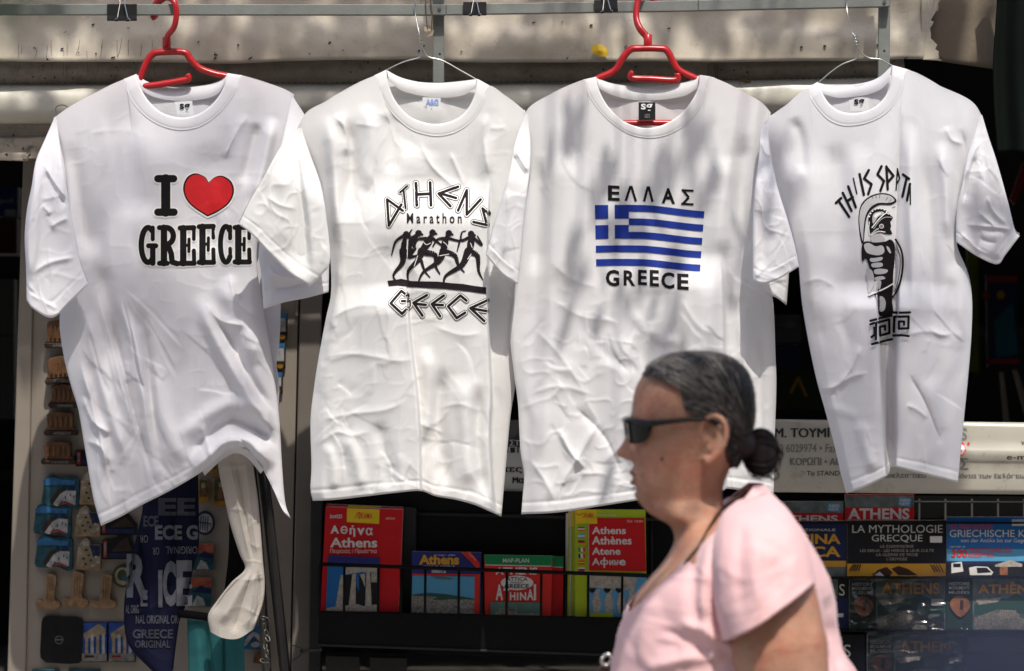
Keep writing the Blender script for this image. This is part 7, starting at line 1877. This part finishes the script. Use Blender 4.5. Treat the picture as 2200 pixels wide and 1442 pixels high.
# pink t-shirt: trunk with neckline cut, two sleeves
sh_rows = [(1040, 1585, 1642, .055), (1056, 1566, 1655, .085), (1080, 1545, 1677, .125), (1105, 1520, 1696, .16), (1135, 1494, 1718, .19), (1170, 1462, 1740, .205), (1210, 1424, 1762, .21), (1250, 1386, 1779, .212), (1300, 1351, 1790, .212), (1350, 1331, 1794, .212), (1400, 1319, 1812, .214), (1450, 1311, 1842, .22), (1520, 1307, 1850, .225), (1620, 1316, 1848, .23), (1780, 1335, 1842, .232), (1960, 1345, 1850, .24)]
qs = np.linspace(1040, 1960, 230)
rings = []
pink_f = [([(1440, 1310), (1500, 1330), (1580, 1380), (1640, 1440)], 14, 0.010), ([(1400, 1330), (1460, 1350), (1540, 1420)], 10, -0.008), ([(1370, 1420), (1450, 1390), (1540, 1380)], 14, 0.009), ([(1520, 1120), (1505, 1200), (1500, 1300), (1530, 1400)], 12, 0.012), ([(1480, 1170), (1475, 1260), (1490, 1340)], 12, -0.010), ([(1560, 1085), (1600, 1100), (1650, 1110)], 14, 0.006), ([(1760, 1260), (1770, 1350), (1790, 1440)], 12, -0.008), ([(1740, 1300), (1755, 1400), (1775, 1500)], 14, 0.010), ([(1400, 1260), (1380, 1330), (1370, 1420)], 16, 0.006)] + sharp_creases(55, [(1340, 1280, 1560, 1440, 26, 20, 40, 0.9), (1470, 1120, 1560, 1330, 14, 95, 15, 1.0), (1720, 1240, 1800, 1440, 10, 75, 15, 0.9)])
for r in interp_rows(sh_rows, qs):
    base = trunk_ring(r[0], r[1], r[2], r[3], 150)
    cxw = Q((r[1] + r[2]) / 2, r[0]).x
    kk = (PY + 6.0) / 7200.0
    arr = np.array([p[:] for p in base])
    ppx = arr[:, 0] / kk + 1100; ppy = np.full(len(arr), r[0])
    h = fold_field(ppx, ppy, pink_f) * (arr[:, 1] < PY + 0.02) + crumple(ppx + arr[:, 1] * 900, ppy, 91, 0.0006, 0.0025, 0.006) * sstep(1060, 1150, r[0])
    nrm = np.stack([arr[:, 0] - cxw, arr[:, 1] - PY], 1); nrm /= np.maximum(np.linalg.norm(nrm, axis=1, keepdims=True), 1e-6)
    arr[:, 0] += nrm[:, 0] * h; arr[:, 1] += nrm[:, 1] * h
    rings.append(arr)
V, F = ring_loft(rings, cap=False)
tee = mobj('pink_t_shirt', V, F, M_pink, woman, True)
bm = bmesh.new(); bm.from_mesh(tee.data)
a, b = Q(1622, 1032), Q(1350, 1304)
dirv = (b - a).normalized(); nn = Vector((-dirv.z, 0, dirv.x))
if nn.z < 0: nn = -nn
bmesh.ops.bisect_plane(bm, geom=bm.verts[:] + bm.edges[:] + bm.faces[:], plane_co=a, plane_no=nn, clear_outer=True)
bm.to_mesh(tee.data); bm.free()
so = tee.modifiers.new('t', 'SOLIDIFY'); so.thickness = 0.0022
slv_f = [([(1560, 1090), (1545, 1180), (1545, 1280), (1560, 1360)], 10, 0.010), ([(1590, 1110), (1580, 1200), (1585, 1320)], 11, -0.010), ([(1610, 1090), (1660, 1110), (1710, 1160)], 12, 0.007), ([(1620, 1140), (1612, 1220), (1622, 1300)], 12, 0.008),
         ([(1600, 1150), (1650, 1165), (1700, 1200)], 8, -0.005), ([(1660, 1180), (1655, 1240), (1668, 1270)], 10, -0.006), ([(1700, 1180), (1695, 1230), (1700, 1260)], 9, 0.005), ([(1540, 1200), (1570, 1230), (1600, 1240)], 7, 0.005)] + sharp_creases(56, [(1540, 1090, 1720, 1330, 26, 75, 35, 0.9)])
def tee_sleeve(sd, sp):
    n = 72; ns = 60
    keys = np.array(sp, float)
    K = np.stack([np.interp(np.linspace(0, 1, ns), np.linspace(0, 1, len(catmull(keys, 8))), catmull(keys, 8)[:, c]) for c in range(6)], 1)
    t = np.linspace(0, 2 * math.pi, n, endpoint=False)[None, :]
    ax, ay, bx, by, hl_, lc = (K[:, k][:, None] for k in range(6))
    c, s_ = np.cos(t), np.sin(t)
    px = (ax + bx) / 2 + (ax - bx) / 2 * c; py = (ay + by) / 2 + (ay - by) / 2 * c
    f = np.linspace(0, 1, ns)[:, None]
    wv = crumple(px + s_ * 60, py, 95, 0.0008, 0.002, 0.0) + 0.010 * f * vnoise(px / 70 + s_, py / 420, 96) + 0.007 * f * np.sin(3 * t + 1.2)
    if sd == 1: wv = wv + fold_field(px, py, slv_f) * (0.4 + 0.6 * np.maximum(0.0, s_))
    rings = []
    for j in range(ns):
        ring = []
        for k in range(n):
            b_ = (Qn if sd == 1 else Q)(px[j, k] + wv[j, k] * 500 * c[0, k], py[j, k], -sd * lc[j, 0])
            ring.append(Vector((b_.x, b_.y - (hl_[j, 0] + wv[j, k]) * s_[0, k], b_.z)))
        rings.append(ring)
    V, F = ring_loft(rings, cap=False)
    o = mobj('sleeve', V, F, M_pink, tee, True); so = o.modifiers.new('t', 'SOLIDIFY'); so.thickness = 0.003
tee_sleeve(1, [(1650, 1058, 1580, 1078, .02, .10), (1690, 1092, 1548, 1112, .070, .145), (1722, 1145, 1528, 1190, .094, .180), (1738, 1198, 1530, 1285, .102, .196), (1746, 1244, 1548, 1376, .108, .205)])
tee_sleeve(-1, [(1640, 1058, 1570, 1078, .02, .10), (1680, 1092, 1535, 1112, .070, .145), (1700, 1150, 1490, 1190, .094, .180), (1700, 1240, 1455, 1270, .100, .196), (1680, 1320, 1430, 1330, .104, .205)])
# trousers and shoes
rt = []
V, F = ring_loft([trunk_ring(*r) for r in interp_rows([(1880, 1352, 1838, .228), (1980, 1370, 1845, .232), (2090, 1400, 1830, .225), (2170, 1440, 1780, .20)], np.linspace(1880, 2170, 16))])
rt.append((V, F))
for sd, fx, kx in ((-1, 1470, 1500), (1, 1730, 1650)):
    rt.append(limb_tube([Q(1590, 2060, sd * .10), Q((1590 + kx) / 2, 2280, sd * .10), Q(kx, 2520, sd * .09), Q((kx + fx) / 2 + 15, 2720, sd * .09), Q(fx + 5, 2900, sd * .09)], [.125, .108, .080, .074, .066], 22, 1.0, 8))
remesh(rt, 0.009, 'trousers', M_trous, woman, 3)
for sd, fx in ((-1, 1470), (1, 1730)):
    V, F = limb_tube([Q(fx + 48, 2978, sd * .09), Q(fx + 10, 2972, sd * .09), Q(fx - 60, 2984, sd * .09), Q(fx - 130, 3000, sd * .095), Q(fx - 178, 3008, sd * .096)], [.030, .044, .044, .036, .018], 16)
    V = [(x, y, max(z, 0.004)) for x, y, z in V]
    mobj('shoe', V, F, M_shoe, woman, True)
# small handbag carried in front of her
M_bag = pbr('brown_leather', (0.07, 0.03, 0.02), 0.4, var=0.2, vscale=40, bump=0.2, bscale=150)
bag = thing('handbag', 'small brown handbag with a metal clasp held in front of the walking person', 'handbag', Q(1300, 1700, .06))
Geo().box(tuple(Q(1215, 1860, .02)), tuple(Q(1355, 1660, .10) + Vector((0, 0, 0))), 0, 0.012).build('pouch', M_bag, bag, True)
Geo().tube(smooth3([Q(1235, 1670, .06), Q(1262, 1540, .06), Q(1305, 1440, .06), Q(1335, 1540, .06), Q(1345, 1670, .06)]), 0.006, 8).build('strap', M_bag, bag, True)
Geo().tube(smooth3([Q(1296, 1418, .045), Q(1310, 1412, .045), Q(1316, 1424, .045), Q(1306, 1436, .045), Q(1295, 1430, .045), Q(1296, 1418, .045)], 4), 0.0028, 8).build('clasp', M_wire, bag, True)

# ------------------------------------------------------------------ passer-by in navy, close to the camera at the right
man = thing('person', 'person in a navy top passing close to the camera at the bottom right corner', 'person', (0.342, -5.14, 0))
MX, MY = 0.342, -5.14
def ell(cx, cy, z, rx, ry, n=40, p=0.85): return [(cx + rx * math.copysign(abs(math.cos(t)) ** p, math.cos(t)), cy + ry * math.copysign(abs(math.sin(t)) ** p, math.sin(t)), z) for t in [2 * math.pi * k / n for k in range(n)]]
pr = [ring_loft([ell(MX, MY, z, rx, ry) for z, rx, ry in ((1.50, .06, .065), (1.56, .058, .068), (1.60, .066, .085), (1.64, .074, .095), (1.70, .078, .100), (1.75, .074, .094), (1.785, .055, .07), (1.80, .02, .03))]),
      ring_loft([ell(MX, MY, z, rx, ry) for z, rx, ry in ((1.53, .07, .06), (1.50, .14, .08), (1.46, .19, .10), (1.40, .195, .115), (1.25, .18, .12), (1.05, .17, .12), (0.90, .18, .13), (0.82, .16, .12))])]
pr.append(limb_tube([(MX, MY + 0.09, 1.685), (MX, MY + 0.112, 1.665), (MX, MY + 0.10, 1.655)], [.008, .013, .008], 10))
for sd in (-1, 1):
    pr.append(ball((MX + sd * .078, MY - 0.005, 1.68), .022, .4, .8, 1.2, 12))
    pr.append(limb_tube([(MX + sd * .19, MY, 1.455), (MX + sd * .235, MY, 1.36), (MX + sd * .25, MY - .01, 1.14), (MX + sd * .25, MY + .06, .90)], [.052, .048, .040, .027], 18))
    pr += hand_parts((MX + sd * .25, MY + .06, .89), (0, .25, -1), (-sd * 0.3, 1, 0), (-sd, 0, 0))
    pr.append(limb_tube([(MX + sd * .09, MY, .90), (MX + sd * .10, MY, .50), (MX + sd * .10, MY, .08)], [.085, .058, .04], 18))
    pr.append(limb_tube([(MX + sd * .10, MY - .05, .04), (MX + sd * .11, MY + .16, .03)], [.04, .03], 12))
remesh(pr, 0.007, 'body', M_skin, man, 3)
M_nvy = pbr('navy_jersey', (0.006, 0.010, 0.030), 0.85, var=0.1, vscale=8, bump=0.2, bscale=200)
top = [ring_loft([ell(MX, MY, z, rx, ry, 48) for z, rx, ry in ((1.545, .068, .064), (1.53, .105, .078), (1.50, .165, .10), (1.455, .205, .12), (1.38, .208, .132), (1.2, .195, .138), (1.0, .195, .14), (0.86, .20, .145))])]
for sd in (-1, 1): top.append(limb_tube([(MX + sd * .17, MY, 1.48), (MX + sd * .225, MY, 1.38), (MX + sd * .25, MY, 1.22)], [.062, .066, .064], 22))
remesh(top, 0.008, 'navy_top', M_nvy, man, 4)
rt = [ring_loft([ell(MX, MY, z, rx, ry) for z, rx, ry in ((0.90, .19, .137), (0.80, .185, .135), (0.74, .15, .12))])]
for sd in (-1, 1): rt.append(limb_tube([(MX + sd * .095, MY, .82), (MX + sd * .10, MY, .48), (MX + sd * .10, MY, .09)], [.10, .08, .07], 20))
remesh(rt, 0.01, 'trousers', M_trous, man, 3)
for sd in (-1, 1):
    V, F = limb_tube([(MX + sd * .10, MY - .09, .045), (MX + sd * .10, MY, .05), (MX + sd * .105, MY + .12, .042), (MX + sd * .11, MY + .19, .03)], [.03, .048, .044, .02], 16)
    mobj('shoe', [(x, y, max(z, .004)) for x, y, z in V], F, M_shoe, man, True)
M_hair2 = pbr('short_dark_hair', (0.02, 0.014, 0.01), 0.5, var=0.3, vscale=90, bump=0.6, bscale=300)
V, F = ring_loft([ell(MX, MY - 0.008, z, rx, ry) for z, rx, ry in ((1.665, .079, .094), (1.70, .085, .100), (1.75, .082, .098), (1.79, .062, .075), (1.812, .02, .03))])
V = [(x, y if y < MY + 0.06 or z > 1.74 else MY + 0.06, z) for x, y, z in V]
mobj('hair', V, F, M_hair2, man, True)

for c_ in man.children:
    c_.data.transform(Matrix.Diagonal((1, 1, 1.032, 1)))
# ================================================================== street tree whose leaves shade the stall
M_bark = pbr('grey_brown_bark', (0.12, 0.09, 0.065), 0.9, var=0.3, vscale=12, bump=0.8, bscale=40)
M_leaf = pbr('tree_leaf', (0.07, 0.11, 0.03), 0.45, var=0.35, vscale=6, transl=0.35)
tree = thing('street_tree', 'leafy street tree at the kerb whose branches hang over the stall', 'tree', (1.75, -1.75, 0))
TR = Vector((1.75, -1.75, 0))
g = Geo()
g.tube(smooth3([TR, TR + Vector((0.03, 0, 0.8)), TR + Vector((-0.03, 0.05, 1.8)), TR + Vector((0.0, 0.08, 2.9)), TR + Vector((-0.1, 0.12, 3.8))], 6), np.interp(np.linspace(0, 1, 25), [0, 0.05, 1], [0.19, 0.15, 0.09]), 16)
g.build('trunk', M_bark, tree, True)
fork = TR + Vector((-0.1, 0.12, 3.75))
rt_ = random.Random(3)
leafV = []; leafF = []
def leaf(c, size=1.0, dirv=None, slim=1.0):
    L = rt_.uniform(0.06, 0.085) * size; wd = L * rt_.uniform(0.42, 0.55) * slim
    d = dirv or Vector((rt_.uniform(-1, 1), rt_.uniform(-1, 1), rt_.uniform(-1.0, 0.35)))
    d.normalize()
    n = Vector((rt_.uniform(-1, 1), rt_.uniform(-1, 1), rt_.uniform(0.2, 1.4)))
    s = d.cross(n)
    if s.length < 1e-3: s = Vector((1, 0, 0))
    s.normalize(); up = s.cross(d)
    b = len(leafV)
    for a, w_, z_ in ((0, 0, 0), (0.22, 0.36, 0.02), (0.55, 0.5, 0.03), (0.82, 0.3, 0.01), (1, 0, -0.04), (0.82, -0.3, 0.01), (0.55, -0.5, 0.03), (0.22, -0.36, 0.02), (0.5, 0, -0.02)):
        leafV.append(c + d * (L * (a - 0.5)) + s * (wd * w_) + up * (L * z_))
    for k in range(8): leafF.append((b + 8, b + k, b + (k + 1) % 8))
def target(px, py, y=-0.05, t=None):
    return W(px, py, y) + SUN * (t if t is not None else rt_.uniform(2.3, 3.5))
def cluster(x0, y0, x1, y1, n, y=-0.03, tr=(2.3, 3.5), size=1.0):
    c = []
    for _ in range(n):
        p = target(rt_.uniform(x0, x1), rt_.uniform(y0, y1), y, rt_.uniform(*tr)); leaf(p, size, Vector((rt_.uniform(-.45, .25), rt_.uniform(-.3, .3), -1)) if size != 1.0 else None, 0.62 if size != 1.0 else 1.0); c.append(p)
    return sum(c, Vector()) / len(c) if c else None
# where the foliage lies between the sun and the stall: (x0, y0, x1, y1, leaves)
A1, A2, A3, A4, AW, PW = -0.02, -0.065, -0.095, -0.125, 0.10, -1.0     # depth of each shirt front, the awning, the walking person
N_, F_, C_ = (2.3, 3.5), (8.0, 11.0), (1.7, 2.6)                      # low twigs, the high crown and the lowest leaves
SHADE = [(40, 200, 330, 640, 16, A1, F_), (150, 560, 420, 1120, 44, A1, F_), (300, 200, 560, 520, 9, A1, F_), (330, 480, 520, 900, 12, A1, F_), (400, 800, 560, 1130, 16, A1, F_),
         (-100, -60, 700, 75, 75, AW, N_), (700, -60, 1350, 128, 64, AW, N_), (1350, -60, 2050, 100, 60, AW, N_), (345, 75, 900, 175, 45, AW, N_), (900, 130, 1250, 190, 26, AW, N_), (-60, 190, 110, 330, 20, AW, N_), (60, 100, 330, 180, 6, AW, N_), (1990, -60, 2150, 150, 14, AW, N_),
         (1275, 290, 1430, 470, 24, A3, C_, 1.05), (1430, 210, 1550, 400, 20, A3, C_, 1.05), (1180, 180, 1260, 290, 9, A3, C_, 1.05), (1220, 480, 1300, 720, 13, A3, C_, 1.05), (1370, 640, 1500, 800, 16, A3, C_, 1.05), (1560, 420, 1640, 640, 9, A3, C_, 1.05), (1300, 520, 1480, 640, 9, A3, C_, 1.05), (1250, 850, 1380, 1050, 5, A3, C_, 1.05),
         (1645, 250, 1700, 400, 8, A4, N_), (1700, 470, 1900, 1060, 40, A4, F_), (1880, 500, 2100, 1060, 36, A4, F_), (2080, 400, 2190, 560, 8, A4, N_),
         (1330, 760, 1500, 1130, 30, PW, N_), (1480, 760, 1690, 1030, 22, PW, N_), (1300, 1250, 1420, 1460, 10, PW, N_)]
cents = []
for a in SHADE: cents.append(cluster(*a))
# the rest of the crown, higher up and over the kiosk roof and the street behind
for cx, cy, cz, rx, ry, rz, n in ((0.9, 0.4, 5.2, 1.5, 0.9, 0.8, 900), (-0.7, 0.5, 5.4, 1.3, 0.8, 0.7, 700), (2.3, -0.9, 5.2, 0.7, 1.2, 1.0, 700), (2.7, -2.6, 4.6, 0.8, 0.9, 0.8, 500)):
    for _ in range(n):
        v = Vector((rt_.gauss(0, 0.5), rt_.gauss(0, 0.5), rt_.gauss(0, 0.5)))
        leaf(Vector((cx + v.x * rx, cy + v.y * ry, cz + v.z * rz)), 1.15)
    cents.append(Vector((cx, cy, cz)))
# drooping twig close to the camera at the top left
tw = W(-16, -22, -4.75)
for k in range(26): leaf(tw + Vector((rt_.uniform(-.07, .005), rt_.uniform(-.1, .1), rt_.uniform(-0.012, .07))), 0.8, Vector((0.3, rt_.uniform(-.4, .4), -1)))
for k in range(60): leaf(tw + SUN * rt_.uniform(0.35, 0.8) + Vector((rt_.uniform(-.1, .06), rt_.uniform(-.12, .12), rt_.uniform(-0.03, .06))), 1.0)  # extra leaves out of view, added sunward to shade the twig
o = mobj('crown', leafV, leafF, M_leaf, tree, False)
hubs = [Vector((0.9, 0.35, 5.1)), Vector((-0.7, 0.45, 5.3)), Vector((0.1, 0.4, 5.2)), Vector((-1.3, 0.3, 5.0))]
def branch(pts, r0, r1):
    pts = smooth3(pts, 5); g = Geo(); g.tube(pts, np.interp(np.linspace(0, 1, len(pts)), [0, 1], [r0, r1]), 8); g.build('branch', M_bark, tree, True)
branch([fork, Vector((1.75, -0.9, 4.6)), Vector((1.5, -0.1, 5.0)), hubs[0], hubs[2], hubs[1], hubs[3]], 0.07, 0.02)
branch([fork, TR + Vector((0.3, 0.5, 4.6)), Vector((2.3, -0.9, 5.3))], 0.06, 0.015)
branch([fork, TR + Vector((0.5, -0.3, 4.3)), Vector((2.7, -2.6, 4.7))], 0.06, 0.015)
branch([fork, TR + Vector((-0.2, -1.2, 3.9)), Vector((0.9, -4.0, 3.4)), Vector((0.0, -4.8, 2.4)), tw + Vector((-0.02, 0, 0.06))], 0.045, 0.004)
for sd_, c in zip(SHADE, cents[:len(SHADE)]):
    h = min(hubs, key=lambda v: abs(v.x - c.x))
    branch([h, h.lerp(c, 0.4) + Vector((0, 0.15, 0.25)), h.lerp(c, 0.8) + Vector((0, 0.05, 0.12)), c], 0.006, 0.002)
